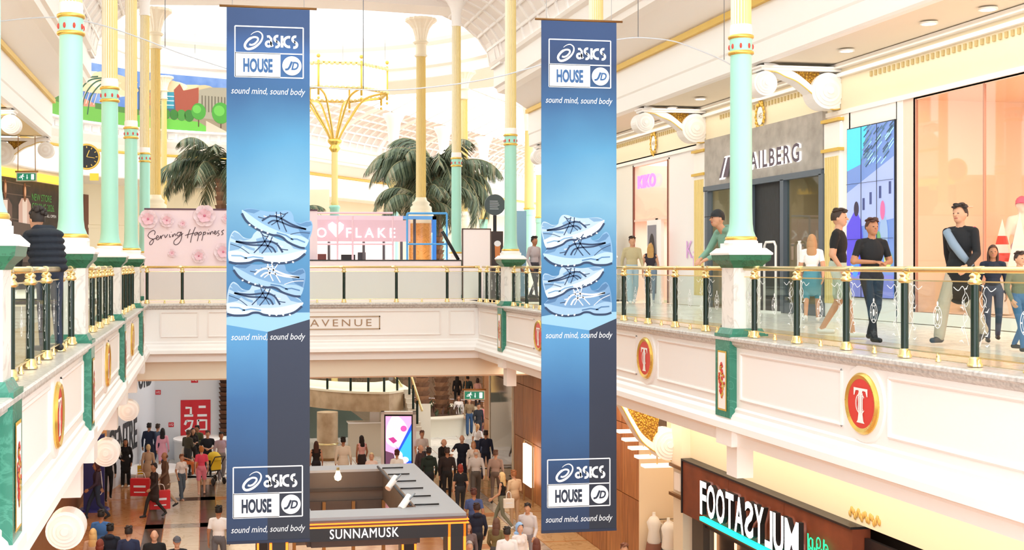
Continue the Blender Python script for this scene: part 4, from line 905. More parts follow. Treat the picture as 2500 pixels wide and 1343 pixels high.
# hanging exit signs
def exit_sign(p,w,h,zc,label,rz=0,frame=False):
    k=w/.7
    t=thing('exit_sign',label,'exit sign',tuple(p),rz,'green hanging exit signs'); G=mat('#12775a',.4,emit=.35)
    part('top_bar',MB().tube([(-w*.62,0,h*.75),(w*.62,0,h*.75)],.035*k,mat('#a8763c',.35,.5),10),t)
    m=MB(); m.box((-w*.56,-.02,-h*.62),(w*.56,.02,h*.7),mat('#f4efe6',.4) if not frame else mat('#d9ceb9',.4)); part('sign_panel',m,t)
    A=Art(lambda u,v,d:(u,-.022-d,v)); A.rect(-w*.5,-h*.5,w*.5,h*.5,G,.004); LW=mat('#ffffff',.5,emit=.5)
    A.ell((-w*.19,h*.30),h*.10,h*.10,LW,.008,10); A.stroke([(-w*.20,h*.18),(-w*.27,-h*.08)],h*.16,LW,.008); A.stroke([(-w*.27,-h*.06),(-w*.20,-h*.2),(-w*.22,-h*.42)],h*.08,LW,.009); A.stroke([(-w*.27,-h*.08),(-w*.33,-h*.12),(-w*.41,-h*.10)],h*.08,LW,.009); A.stroke([(-w*.21,h*.16),(-w*.12,h*.02)],h*.06,LW,.009); A.stroke([(-w*.22,h*.18),(-w*.33,h*.12),(-w*.35,0)],h*.06,LW,.009)
    A.stroke([(w*.04,h*.32),(w*.04,-h*.1)],h*.08,LW,.008); A.poly([(0,-h*.08),(w*.08,-h*.08),(w*.04,-h*.38)],LW,.008); A.rect(w*.26,-h*.38,w*.42,h*.38,LW,.008); part('pictogram',A.mb,t,'white running figure, arrow and door')
    m=MB(); 
    for s in (-1,1): m.tube([(s*w*.48,0,h*.78),(s*w*.46,0,zc)],.016*k,mat('#b98f5a',.4,.4),6); m.cyl((s*w*.46,0,0),.06*k,zc-.03,zc,CREAM2,10)
    part('drop_rods',m,t)
    return t
def at_s(px,py,s): return at_d(px,py,F/s)
p=at_s(2337,188,118); exit_sign(p,.72,.27,5.54-p.z,'green exit sign hanging from the right gallery ceiling',-TH)
p=at_s(65,432,72); exit_sign(p,.62,.24,5.54-p.z,'small green exit sign hanging in front of the dark hoarding',-TH,True)
p=at_s(1158,965,75); exit_sign(p,.62,.24,-2.35-p.z,'green exit sign hanging under the far bridge above the crowd',-TH,True)
p=at_s(212,383,64); t=thing('clock','round black clock face with gilt rim behind the nearest mint column','clock',tuple(p),PI/2*.0); m=MB(); m.lathe([(.44,-.05),(.5,-.08),(.5,.0)],GOLDP,n=32,axis='y'); part('rim',m,t); part('face',MB().cyl((0,0,0),.43,-.06,0,BLACK,32,'y'),t)
A=Art(lambda u,v,d:(u,-.065-d,v)); 
for k in range(12): a=k*PI/6; A.stroke([(.33*math.sin(a),.33*math.cos(a)),(.4*math.sin(a),.4*math.cos(a))],.03,GOLDP,.004)
A.stroke([(0,0),(.1,.25)],.03,GOLDP,.005); A.stroke([(0,0),(.3,-.05)],.02,GOLDP,.006); part('hands',A.mb,t)
p=at_s(230,432,62); lone('sign',MB().cbox(tuple(p),(.34,.06,.28),mat('#f2c53a',.5)),'small yellow sign beside the second mint column','sign',None,tuple(p))
# ================================================================== PINK HOARDING AND DESSERT KIOSK ON THE BRIDGE
PK=mat('#f6dfe6',.6); PKD=mat('#eec6d2',.6); YK=39.6
t=thing('hoarding','pink hoarding with paper flowers and handwritten slogan behind the bridge rail','hoarding',(0,YK,0)); a=at_y(352,512,YK); b=at_y(775,512,YK)
wpart('board',MB().box((a.x,YK,0),(b.x,YK+.1,a.z),PK),t); wpart('top_edge',MB().box((a.x,YK-.02,a.z),(b.x,YK+.12,a.z+.05),mat('#5b3a4a',.5)),t)
# handwriting, traced stroke by stroke in crop units
SX=lambda x,y:(at_y(340+x*.1191,490+y*.1191,YK).x,at_y(340+x*.1191,490+y*.1191,YK).z)
A=Art(lambda u,v,d:(u,YK-.01-d,v)); HW=mat('#4a3038',.6)
for st in ([(310,700),(325,640),(290,610),(215,650),(180,720),(220,770),(280,790),(290,840),(250,900),(220,900),(215,860),(270,800),(340,770)],[(345,775),(395,745),(375,715),(345,760),(360,800),(400,790),(440,720)],[(440,715),(450,785),(455,740),(500,700)],[(520,700),(535,760),(585,690)],[(620,690),(625,750),(650,735)],[(655,640),(660,650)],[(680,690),(685,745),(710,690),(735,680),(745,725)],[(850,650),(800,650),(770,690),(790,725),(840,690),(860,640),(870,740),(830,850),(760,905),(710,880),(720,820),(800,750),(900,670)],[(1045,585),(1000,700),(990,770)],[(1150,540),(1080,720),(1050,860)],[(940,715),(1010,690),(1130,665)],[(1190,650),(1150,660),(1135,705),(1165,700),(1195,650),(1200,700)],[(1225,650),(1210,740),(1190,830)],[(1220,670),(1260,640),(1275,680),(1225,710)],[(1320,640),(1300,740),(1280,820)],[(1310,670),(1350,640),(1360,675),(1315,705)],[(1400,650),(1405,690),(1430,660)],[(1420,600),(1425,610)],[(1450,640),(1455,695),(1480,640),(1505,635),(1515,685)],[(1540,670),(1575,640),(1555,620),(1535,660),(1560,690),(1600,660)],[(1640,610),(1605,640),(1640,690),(1600,725)],[(1740,600),(1690,630),(1720,680),(1680,705)]):
    A.stroke([SX(*q) for q in curve(st,4)],.022,HW,.004)
wpart('handwriting',A.mb,t,'dark handwritten slogan')
def paper_flower(px,py,d,lab):
    c=at_y(px,py,YK-.03); r=d/2/(F/39.5); r=d/2*39.5/F
    tt=thing('paper_flower',lab,'paper flower',tuple(c),random.uniform(-.1,.1),'pink paper flowers on the pink hoarding')
    for ring_,(n,rr,dep,mm) in enumerate(((6,1.0,.02,PK),(5,.62,.08,mat('#f3c6d4',.6)))):
        for k in range(n):
            a=2*PI*k/n+ring_*.5; ca,sa=math.cos(a),math.sin(a); m=MB(); L=r*rr; vs=[(0,-dep,0)]
            for i in range(9):
                q=PI*i/8-PI/2; lx=L*(.55+.45*math.cos(q)); ly=L*.52*math.sin(q); vs.append((lx*ca-ly*sa,-dep-.05*r-.12*r*abs(math.sin(q))-.1*r*(lx/L),lx*sa+ly*ca))
            m.add(vs,[(0,i,i+1) for i in range(1,9)],mm,True); part('petal',m,tt)
    part('centre',MB().ball((0,-.1,0),r*.12,mat('#dd7f9a',.6),8,6),tt)
for px,py,d,l in ((362,535,46,'large paper flower at the left end'),(408,538,34,'medium paper flower over the slogan capital'),(446,546,20,'small paper flower right of the medium one'),(500,527,54,'biggest paper flower breaking the top edge'),(553,533,24,'paper flower cut by the left banner at the top'),(420,618,20,'tiny paper flower under the slogan'),(486,625,34,'lower middle paper flower'),(545,615,46,'large lower paper flower beside the left banner')):
    paper_flower(px,py,d,'pink '+l)
# low pink counter in front of the rotunda, runs to the right
YC=39.4
t=thing('kiosk_counter','low pink kiosk wall with black top edge behind the bridge rail','counter',(0,YC,0)); a=at_y(757,634,YC); b=at_y(1126,634,YC)
wpart('wall_panel',MB().box((a.x-1.5,YC,0),(b.x,YC+.12,a.z-.04),mat('#f8e6ea',.5)),t); wpart('top_edge',MB().box((a.x-1.5,YC-.02,a.z-.04),(b.x,YC+.14,a.z),BLACK),t)
c=at_y(1128,559,YC); d=at_y(1196,559,YC); tt=thing('display_board','tall plain white backed display board with brown edge beside the kiosk','board',(c.x,YC,0)); part('board',MB().box((.03,-.04,0),(d.x-c.x,.04,c.z-.02),mat('#f8efef',.5)),tt); m=MB(); m.box((0,-.05,0),(.03,.05,c.z),mat('#5a4640',.5)); m.box((0,-.05,c.z-.02),(d.x-c.x+.03,.05,c.z+.02),mat('#5a4640',.5)); m.box((d.x-c.x,-.05,0),(d.x-c.x+.03,.05,c.z),mat('#5a4640',.5)); part('edge_frame',m,tt)
YS=42.3
t=thing('dessert_kiosk','pink dessert kiosk with white illuminated letters and blue frame on the bridge','kiosk',(0,YS,0)); a=at_y(700,536,YS); b=at_y(1010,590,YS)
wpart('sign_board',MB().box((a.x,YS,b.z),(at_y(1002,590,YS).x,YS+.15,a.z),mat('#e6c3d0',.6)),t)
area('dessert_kiosk_lamps',(at_y(860,600,YS).x,YS+1.0,2.3),(0,0,0),6,1,90,(1,.95,.92))
A=Art(lambda u,v,d:(u,YS-.01-d,v)); NEO=mat('#ffffff',.5,emit=.5)
def LT(s,x0,x1,y0,y1,**k): p=at_y(x0,y1,YS); q=at_y(x1,y0,YS); A.text(s,p.x,p.z,q.x-p.x,q.z-p.z,NEO,.02,**k)
LT('S',735,753,557,579); LT('N',757,767,557,579); LT('O',773,797,556,580,bold=.01); LT('FLAKE',845,965,557,580,spacing=1.5,bold=.01)
c=at_y(820,556,YS)
for s in (-1,1): A.poly([(c.x,c.z-.33),(c.x+s*.25,c.z-.05),(c.x+s*.27,c.z+.1),(c.x+s*.13,c.z+.2),(c.x,c.z+.1)][::(1 if s>0 else -1)],NEO,.04)
wpart('sign_letters',A.mb,t,'white illuminated letters with a heart shaped cone')
def fr(x0,y0,x1,y1,Y,mm,name,w=.035):
    p,q=at_y(x0,y0,Y),at_y(x1,y1,Y); m=MB(); m.tube([tuple(p),tuple(q)],w,mm,4,False); wpart(name,m,t)
BL=mat('#5aaef0',.5); PF=mat('#f5cfdb',.5); DK2=mat('#4a474c',.5)
for px in (824,861,959): fr(px,528,px,700,YS-.8,PF,'pink_post')
fr(700,596,959,596,YS-.8,PF,'pink_bar'); fr(700,520,959,520,YS-.8,PF,'pink_bar'); fr(700,678,824,678,YS-.8,PKD,'pink_bar'); fr(861,678,959,678,YS-.8,PKD,'pink_bar')
for px in (994,1091): fr(px,521,px,735,YS-2.2,BL,'blue_post')
fr(994,521,1091,521,YS-2.2,BL,'blue_bar'); fr(994,596,1091,596,YS-2.2,BL,'blue_bar',.03); fr(996,674,1091,674,YS-2.2,BL,'blue_bar',.03)
m=MB(); a1=at_y(1060,528,YS+.5); m.box((a1.x-.08,YS+.4,a1.z-2.0),(a1.x+.06,YS+.6,a1.z),mat('#3f8df0',.5)); m.box((at_y(760,528,YS+.5).x,YS+.4,a1.z-.12),(a1.x+.06,YS+.6,a1.z),mat('#6fb0f4',.5)); wpart('blue_frame',m,t,'bright blue box frame')
m=MB(); m.box((a.x-1,YS+.1,at_y(0,533,YS).z),(at_y(985,530,YS).x,YS+1.7,at_y(0,524,YS).z+.05),mat('#f6dbe6',.5)); wpart('roof',m,t)
for px in (803,888,937,980,1012): fr(px,590 if px<1000 else 535,px,634,YS+.3,DK2,'dark_mullion',.05)
m=MB(); m.box((a.x,YS+.3,1.0),(at_y(985,0,YS).x,YS+1.2,1.18),mat('#8a5a48',.5)); m.box((a.x,YS+.32,0),(at_y(985,0,YS).x,YS+1.2,1.0),mat('#f3dfe0',.5)); wpart('serving_counter',m,t)
m=MB(); m.box((a.x,YS+1.9,0),(at_y(985,0,YS).x,YS+2.0,2.4),mat('#f4dcd4',.6)); wpart('back_wall',m,t)
for k,(px,w,h,c) in enumerate(((850,.5,.34,BLACK),(883,.28,.42,CHAR),(786,.3,.36,mat('#6b3b36',.5)))):
    p=at_y(px,622,YS+.6); tt=thing('till_screen',['wide black till screen','upright dark grey drinks machine','brown back screen of a till'][k]+' on the dessert kiosk counter','till',(p.x,p.y,1.18)); part('base',MB().box((-.08,-.06,0),(.08,.06,.08),c),tt); part('screen',MB().box((-w/2,-.03,.06),(w/2,.03,h),c),tt)
# black feather flag like parasol pole
p=at_y(1112,620,YC+.6); lone('black_pole',MB().tube([(p.x-.45,p.y,p.z+.75),(p.x+.1,p.y,p.z-.2)],.06,BLACK,6),'leaning black pole left of the plain display board','pole',None,tuple(p))
t=thing('round_sign','round dark grey information sign behind the far right mint column','sign',tuple(at_y(1208,500,43.5))); part('disc',MB().cyl((0,0,0),.38,-.04,.04,mat('#4d5a5c',.5),32,'y'),t); A=Art(lambda u,v,d:(u,-.045-d,v)); 
for i in range(5): A.rect(-.2,.12-.07*i,.1+.03*(i%3),.135-.07*i,WP,.003)
part('print',A.mb,t); part('stand',MB().box((-.06,-.03,-4),(.06,.03,-.38),BLACK),t)
t=thing('pull_up_banner','pale blue pull up banner behind the corner mint column','banner',(at_y(1268,515,42).x,42,0)); z=at_y(1268,515,42).z; part('fabric',MB().box((-.25,-.02,.05),(.25,.02,z),mat('#8fbcd8',.6)),t); part('foot',MB().box((-.27,-.15,0),(.27,.15,.06),STEEL),t)
t=thing('drinks_stand','dark drinks stand with orange cup picture beside the display board','stand',(at_y(1212,560,41).x,41,0)); z=at_y(1212,565,41).z; part('body',MB().box((-.2,-.15,0),(.2,.15,z),mat('#3a2e2c',.5)),t); A=Art(lambda u,v,d:(u,-.155-d,v)); A.poly([(-.08,z-1.0),(-.1,z-.45),(.1,z-.45),(.08,z-1.0)],mat('#d8864a',.5),.004); A.ell((0,z-.42),.12,.1,WP,.006); part('picture',A.mb,t)
# ================================================================== PALMS
GP=[mat('#56644a',.6),mat('#3f4d3a',.6),mat('#6f7a5e',.6),mat('#8a8468',.6)]
def frond(L,droop,seed,curl=0):
    rr=random.Random(seed); m=MB(); n=16; pts=[]; a=0.9; x=z=0
    el=1.15-droop*.5
    for i in range(n+1):
        pts.append((x,curl*(i/n)**2*.4,z)); ang=el-(1.9+droop*.8)*(i/n)**1.3; x+=L/n*math.cos(ang); z+=L/n*math.sin(ang)
    m.tube(pts,[.05*(1-.8*i/n) for i in range(n+1)],mat('#8d8a62',.6),5)
    for i in range(2,n+1):
        for sub in (0,.33,.66):
            if i==n and sub: continue
            t=(i+sub)/n; p=Vector(pts[i])+(Vector(pts[min(i+1,n)])-Vector(pts[i]))*sub; q=Vector(pts[min(i+1,n)])-Vector(pts[i-1]); q.normalize(); side=Vector((-q.y,q.x,0)); side=Vector((0,1,0)) if side.length<.1 else side.normalized()
            ll=.72*L*.34*math.sin(PI*min(1,.12+t*.80))+.12
            for s in (-1,1):
                d=(side*s*.8+q*.75+Vector((0,0,-.45-rr.random()*.5))).normalized(); tip=p+d*ll+Vector((0,0,-.3*ll)); mid=p+d*ll*.5; wv=q*.035
                m.add([p-wv,mid-wv*1.3,tip,mid+wv*1.3,p+wv],[(0,1,3,4),(1,2,3)],GP[rr.randrange(4)])
    return m.mesh('frond')
FR_=[frond(3.6,d,k,c) for k,(d,c) in enumerate(((.0,0),(.25,.8),(.5,-.8),(.8,.5),(1.1,-.4)))]
def palm(x,y,zc,label,n=26,s=1.0,seed=1,lean=.0):
    t=thing('palm_tree',label,'palm',(x,y,LOW+.8),0,'tall palms in the lower hall planter'); H=zc-(LOW+.8)
    m=MB(); rr=random.Random(seed); k=0; z=0; TR=[mat('#8a6244',.8),mat('#6d4b34',.8)]
    while z<H:
        r=.33-.10*min(1,z/3)+.02*(k%2); cx=lean*z/H
        vs=[];N_=10
        for i in range(N_): a=2*PI*(i+.5*(k%2))/N_; vs.append((cx+r*.8*math.cos(a),r*.8*math.sin(a),z))
        for i in range(N_): a=2*PI*(i+.5*(k%2))/N_; q=1.25 if i%2==k%2 else 1.0; vs.append((cx+r*q*math.cos(a),r*q*math.sin(a),z+.26))
        m.add(vs,[(i,(i+1)%N_,N_+(i+1)%N_,N_+i) for i in range(N_)]+[tuple(range(N_,2*N_))],TR[k%2]); z+=.2; k+=1
    part('trunk',m,t,'scaly brown trunk')
    for i in range(n):
        o=link('frond',FR_[(i*3)%5],t,(lean,0,H-.1+.15*rr.random())); o.rotation_euler=(0,rr.uniform(-.25,.35),2.399*i); q=s*rr.uniform(.8,1.05); o.scale=(q,q,q)
    return t
p=at_s(1078,455,52); palm(p.x,p.y,p.z+.2,'right palm with dark feathery crown beside the tall gold column',38,1.12,2,-.25)
p=at_s(1030,490,54); palm(p.x,p.y,p.z-.2,'shorter palm crown filling in beneath the right palm',18,.8,5)
p=at_s(540,440,54); palm(p.x,p.y,p.z,'left palm whose crown is half hidden by the left banner',28,1.0,3)
p=at_s(700,560,50); palm(p.x,p.y,p.z-.3,'palm mostly hidden behind the left banner',14,.9,8)
# planter
p=at_s(1050,1046,51.5); t=thing('planter','round white stone planter around the palm trunks','planter',(p.x-.6,p.y,LOW)); m=MB(); m.lathe([(3.0,0),(3.0,.75),(3.15,.8),(3.15,.92),(2.8,.92),(2.75,.75)],mat('#e5ddc9',.4),n=40,cap=False); part('stone_rim',m,t)
m=MB(); m.cyl((0,0,0),2.85,.6,.8,mat('#4a3426',.9),30); part('soil',m,t); m=MB(); rr=random.Random(4)
for i in range(220):
    a=rr.random()*2*PI; r=2.7*math.sqrt(rr.random()); x,y=r*math.cos(a),r*math.sin(a); h=.2+.3*rr.random(); b=rr.random()*6.28; m.add([(x,y,.8),(x+.12*math.cos(b),y+.12*math.sin(b),.8+h*.6),(x+.2*math.cos(b),y+.2*math.sin(b),.8+h),(x-.05,y+.05,.8+h*.6)],[(0,1,2,3)],[mat('#4c3128',.7),mat('#5b4632',.7),mat('#3e4a2c',.7)][i%3])
part('low_plants',m,t,'dark low foliage',kind='stuff')
# ================================================================== LANTERN CANOPY ON A GILT STEM
p=at_s(817,348,48); t=thing('lantern_canopy','huge white glass basket lantern with gilt frame on a slim gold stem','lantern',(p.x,p.y,LOW)); k=p.z-LOW
part('stem',MB().lathe([(.35,0),(.3,1.2),(.17,1.6),(.16,k-3.2),(.2,k-3.1),(.16,k-3.0),(.16,k-.4)],YEL,n=16),t); part('lower_stem',MB().lathe([(.24,7),(.24,k-3.4),(.3,k-3.3),(.24,k-3.2)],TEAL,n=16),t,'mint green lower stem')
part('knot',MB().lathe([(.16,k-.5),(.3,k-.3),(.2,k-.15),(.34,k),(.38,k+.12),(.2,k+.2)],GOLD,n=16),t)
zb=at_s(817,232,48).z-LOW; zt=at_s(817,172,48).z-LOW; R0=2.75; N8=8
def oc(i,r,z): a=PI/8+i*PI/4; return (r*math.cos(a),r*math.sin(a),z)
for i in range(N8):
    m=MB(); c=curve([(.2,k+.1),(.45,k+.6),(.9,k+1.3),(1.6,zb-.25),(R0,zb+.02)],5); a=PI/8+i*PI/4; m.tube([(r*math.cos(a),r*math.sin(a),z) for r,z in c],.055,GOLD,6); part('curved_rib',m,t)
    m=MB(); m.tube([oc(i,R0,zb-.35),oc(i,R0,zt+.1)],.06,GOLDP,6); m.ball(oc(i,R0,zt+.3),.1,GOLDP,8,6); m.ball(oc(i,R0,zb-.5),.07,GOLDP,8,6); part('corner_post',m,t)
    a0,a1=oc(i,R0,zb),oc(i+1,R0,zb); b0,b1=oc(i,R0,zt),oc(i+1,R0,zt); m=MB(); m.add([a0,a1,b1,b0],[(0,1,2,3)],mat('#fffaf0',.5,emit=.5)); part('glass_side',m,t,'white glowing glass side')
    m=MB()
    for s0,s1 in ((a0,a1),(b0,b1)): m.tube([s0,s1],.05,GOLDP,4)
    for j in range(8):
        u=(j+.5)/8
        for q0,q1,sg in ((a0,a1,1),(b0,b1,-1)): P=[q0[w]+(q1[w]-q0[w])*u for w in range(3)]; m.ball((P[0]*1.01,P[1]*1.01,P[2]+sg*.05),(.12,.12,.09),mat('#e6d59b',.5),6,4)
    part('scalloped_frame',m,t)
part('top_glass',MB().lathe([(R0*.98,zt),(.3,zt+.5)],mat('#fbf6ea',.5),n=8),t)
# small globe lamps hanging in the dome
for k,(px,py) in enumerate(((476,140),(837,158),(940,156),(1166,151))):
    p=at_s(px,py,46); t=thing('globe_lamp','clear globe lamp hung in the dome, %s'%['left of the left banner','just right of the left banner','above the lantern canopy corner','beside the mint column of the bridge corner'][k],'lamp',tuple(p),0,'globe lamps of the dome'); m=MB(); m.ball((0,0,0),.22,mat('#dfe3e6',.1,0,kind='sheer',alpha=.45),16,10); part('globe',m,t); part('bulb',MB().ball((0,0,0),.08,LAMPW,8,6),t); part('cable',MB().tube([(0,0,.2),(0,0,3.2)],.012,STEEL,4),t)
# thin curved tension wires over the void
def wire(pts,label,Yc):
    P=[tuple(at_y(px,py,Yc)) for px,py in curve(pts,8)]; lone('cable',MB().tube(P,.012,mat('#c9cdd4',.4),5),label,'cable',None,P[0])
wire([(0,52),(80,44),(160,44),(250,62),(340,92),(440,130),(556,168)],'thin pale cable arching from the upper left to the left banner',24)
wire([(756,212),(860,218),(960,220),(1060,212),(1150,200),(1230,184),(1322,158)],'thin pale cable sagging between the two banners',22)
wire([(1506,97),(1560,92),(1640,100),(1700,120),(1760,145),(1790,162)],'thin pale cable arching right of the right banner',21)
for px,y1,Yc,l in ((1558,92,21,'right of the right banner'),(1768,146,21,'left of the nearest right column'),(887,217,22,'right of the left banner'),(403,114,24,'above the mural')): 
    a=at_y(px,y1,Yc); lone('drop_wire',MB().tube([tuple(a),(a.x,a.y,11)],.008,STEEL,4),'vertical drop wire %s'%l,'cable','vertical drop wires',tuple(a))
# ================================================================== MURAL
def mural(a,b,seed,kind,label):
    A_=Vector(arc(11.35,0,a)); B_=Vector(arc(11.35,0,b)); ux=(B_-A_).normalized(); W_=(B_-A_).length; nn=Vector((-ux.y,ux.x,0))*-1
    if nn.y>0: nn=-nn
    t=thing('mural',label,'mural',(A_.x,A_.y,8.28),0,'painted murals round the dome'); H=2.9
    fn=lambda u,v,d:(ux.x*u+nn.x*d,ux.y*u+nn.y*d,v); m=MB(); m.prism([(0,0),(W_,0),(W_,H),(0,H)],mat('#5b7fc0',.7,kind='noise',h2='#7f9ccf',sc=.15),fn,-.05,0); part('panel',m,t,'painted sky ground')
    A=Art(fn); rr=random.Random(seed)
    for i in range(14): u=rr.uniform(.1,.9)*W_; A.ell((u,H*rr.uniform(.55,.8)),min(u,W_-u,rr.uniform(.5,1.3)),rr.uniform(.12,.34),mat(['#e2c8a0','#d8b98f','#efe0c2'][i%3],.8),.006+.001*i,12)
    part('painted_clouds',A.mb,t)
    A=Art(fn); d=.024
    if kind==0:
        A.rect(0,0,W_,H*.25,mat('#6fae4a',.8),d); A.poly([(0,H*.5),(W_*.4,H*.3),(W_*.4,.25*H),(0,.2*H)],mat('#c98a72',.8),d+.002); A.rect(W_*.4,H*.22,W_,H*.32,mat('#55803f',.8),d+.001)
        for k in range(5): A.stroke(curve([(W_*(.02+.07*k),H*.1),(W_*(.03+.08*k),H*.42),(W_*(.14+.09*k),H*.68),(W_*(.35+.09*k),H*.78)],5),.07,mat('#3d5f4a',.8),d+.004)
        for k in range(8): A.stroke([(W_*(.03+.05*k),H*.28),(W_*(.08+.05*k),H*.5)],.05,mat('#e7c9bd',.8),d+.003)
    else:
        A.rect(0,0,W_,H*.32,mat('#9a8a72',.8),d); A.poly([(0,.0),(W_*.8,.0),(W_*.62,H*.17),(0,H*.22)],mat('#6fbf4a',.8),d+.002); A.poly([(W_*.7,0),(W_*.95,0),(W_*.7,H*.2)],mat('#cdbfa8',.8),d+.003)
        A.poly([(0,H*.3),(0,H*.72),(W_*.2,H*.66),(W_*.45,H*.62),(W_*.5,H*.3)],mat('#4d5f74',.8),d+.004)
        A.poly([(W_*.05,H*.42),(W_*.18,H*.40),(W_*.18,H*.62),(W_*.05,H*.65)],mat('#a8433a',.8),d+.006); A.poly([(W_*.2,H*.36),(W_*.36,H*.38),(W_*.36,H*.68),(W_*.2,H*.66)],mat('#3f93a8',.8),d+.006)
        for i in range(3):
            for j in range(4): A.rect(W_*(.065+.03*j),H*(.44+.065*i),W_*(.08+.03*j),H*(.47+.065*i),WHITE,d+.008)
            A.stroke([(W_*.2,H*(.43+.08*i)),(W_*.36,H*(.44+.08*i))],.04,WHITE,d+.008)
        A.poly([(W_*.38,H*.3),(W_*.36,H*.72),(W_*.42,H*.84),(W_*.46,H*.72),(W_*.62,H*.80),(W_*.62,H*.3)],mat('#a0523f',.8),d+.005); A.poly([(W_*.6,H*.25),(W_*.63,H*.76),(W_*.74,H*.82),(W_*1.0,H*.84),(W_,H*.2)],mat('#a39a86',.8),d+.007)
        for j in range(9): A.rect(W_*(.65+.035*j),H*.36,W_*(.665+.035*j),H*.66,mat('#6f6757',.8),d+.009)
        for k in range(7): u=W_*(.04+.08*k); A.ell((u,H*.27),.16+.02*k,.2+.02*k,mat(['#3f7a35','#4f8f3f'][k%2],.8),d+.011)
        for u,s in ((.62,1.7),(.86,2.2)): A.stroke([(W_*u,H*.08),(W_*u,H*.35)],.06,mat('#5a4633',.8),d+.011); A.ell((W_*u,H*.36),.24*s,.26*s,mat('#4d9a3c',.8),d+.013); A.ell((W_*u-.1,H*.40),.14*s,.13*s,mat('#6bb84e',.8),d+.015)
    part('painted_scene',A.mb,t)
mural(D(-62),D(-36),3,0,'left part of the painted mural with green hoops and lawn between the mint columns')
mural(D(-36),D(-9),5,1,'right part of the painted mural with leaning buildings and round trees')
mural(D(-90),D(-62),9,0,'far left mural panel hidden behind the nearest mint column')
# ================================================================== LOWER LEVEL, RIGHT SHOPS (plane X=LXR)
def lx(px): return yx(px,LXR)
w=struct('wall_right_lower_timber',MB().box((LXR+.06,lx(1560),LOW),(LXR+.3,46.2,-1.76),mat('#7d4a24',.6)))
y=lx(1560); i=0
while y<46.2:
    y2=min(y+1.25,46.2); gl=(lx(1252)<y+.6 and y<lx(1197))
    zs=((-2.9,-1.78),) if gl else ((-2.9,-1.78),(-4.7,-2.92),(LOW,-4.72))
    for z0,z1 in zs:
        link('timber_panel',MB().box((0,.01,z0),(.06,y2-y-.01,z1),[WOOD,mat('#c5834b',.4,kind='wood',h2='#9a5f30',sc=.6)][i%2]).mesh('timber_panel'),w,(LXR,y,0)); i+=1
    y=y2
t=thing('shop_window','tall reflective shop window set in the timber wall under the bridge','window',(LXR,lx(1225),LOW)); ya,yb=lx(1252),lx(1197)
wpart('glass_panel',MB().box((LXR-.01,ya,LOW+.1),(LXR+.03,yb,-2.95),mat('#8f7f74',.06,.75)),t); wpart('frame',MB().box((LXR-.04,ya-.06,LOW),(LXR+.05,ya,-2.9),CREAM2),t); wpart('frame',MB().box((LXR-.04,yb,LOW),(LXR+.05,yb+.06,-2.9),CREAM2),t)
p=at_x(1312,1160,LXR-.3); t=thing('glowing_sign','white glowing rounded sign panel against the timber wall','sign',(LXR-.25,lx(1308),LOW)); part('panel',MB().box((-.05,-.5,.6),(.05,.5,1.9),mat('#fff6e6',.5,emit=.9)),t); part('frame',MB().tube([(0,-.55,0),(0,-.55,1.9),(0,-.5,2.0),(0,.5,2.0),(0,.55,1.9),(0,.55,0)],.03,mat('#c9a271',.4),6),t)
# bright open shop with racks
ya,yb=lx(1655),lx(1560); SW=mat('#efd9b8',.6)
t=thing('open_shop','brightly lit open clothes shop between the timber wall and the pilaster','shop front',(LXR,(ya+yb)/2,LOW)); m=MB(); m.box((LXR+3,ya-.1,LOW),(LXR+3.1,yb+1,-3),SW); m.box((LXR,ya-.1,LOW),(LXR+3,ya,-3),SW); m.box((LXR-.01,yb-.06,LOW),(LXR+3,yb-.02,-3),SW); m.box((LXR,ya,-3.0),(LXR+3,yb,-2.9),SW); wpart('interior',m,t)
area('open_shop_lamps',(LXR+1.5,(ya+yb)/2,-3.1),(0,0,0),2,2.4,16,(1,.86,.66))
for k in range(5):
    z=-2.75-.18*k*.7; q=thing('ceiling_fitting','white flat light fitting %s of the stepped row in front of the open shop'%['highest','second','third','fourth','lowest'][k],'light',(LXR-.25,yb-.1-.45*k,-2.95-.14*k),0,'stepped row of flat light fittings'); part('tray',MB().box((-.35,-.14,-.03),(.35,.14,.03),mat('#fff3e0',.5,emit=.6)),q); part('rod',MB().tube([(0,0,0),(0,0,1.15+.14*k)],.02,mat('#c9a271',.5),5),q)
for k,(yy,z,c1,c2) in enumerate(((yb-.45,0,'#efe9e0','#8a5a48'),(yb-1.15,0,'#f3efe8','#2a2022'))):
    q=thing('dress_form','%s display dress form in the open shop'%['far cream','near white and black'][k],'mannequin',(LXR+.22+.1*k,yy,LOW)); part('stand',MB().lathe([(.16,0),(.16,.03),(.02,.05),(.02,1.0)],STEEL,n=12),q); part('torso',MB().lathe([(.12,.9),(.17,1.0),(.13,1.25),(.18,1.45),(.10,1.58),(.04,1.62),(.04,1.7)],mat(c1,.7),n=14),q); part('skirt',MB().lathe([(.27,.35),(.18,.95)],mat(c2,.7),n=14),q)
for k in range(3):
    q=thing('clothes_rail','clothes rail with pale garments %s in the open shop'%['at the back','in the middle','at the front'][k],'clothes rail',(LXR+.9+.4*k,yb-.35-.75*k,LOW)); part('frame',MB().tube([(-.6,0,0),(-.6,0,1.5),(.6,0,1.5),(.6,0,0)],.02,BLACK,6),q)
    for j in range(7): x=-.5+.16*j; part('garment',MB().add([(x,-.2,.55),(x+.03,-.2,.55),(x+.03,.2,.55),(x,.2,.55),(x,-.15,1.42),(x+.03,-.15,1.42),(x+.03,.15,1.42),(x,.15,1.42)],[(0,3,2,1),(4,5,6,7),(0,1,5,4),(1,2,6,5),(2,3,7,6),(3,0,4,7)],mat(['#f1e7db','#cfa98c','#ffffff','#8b6a5a','#e7d3c4'][(j+k)%5],.8)),q)
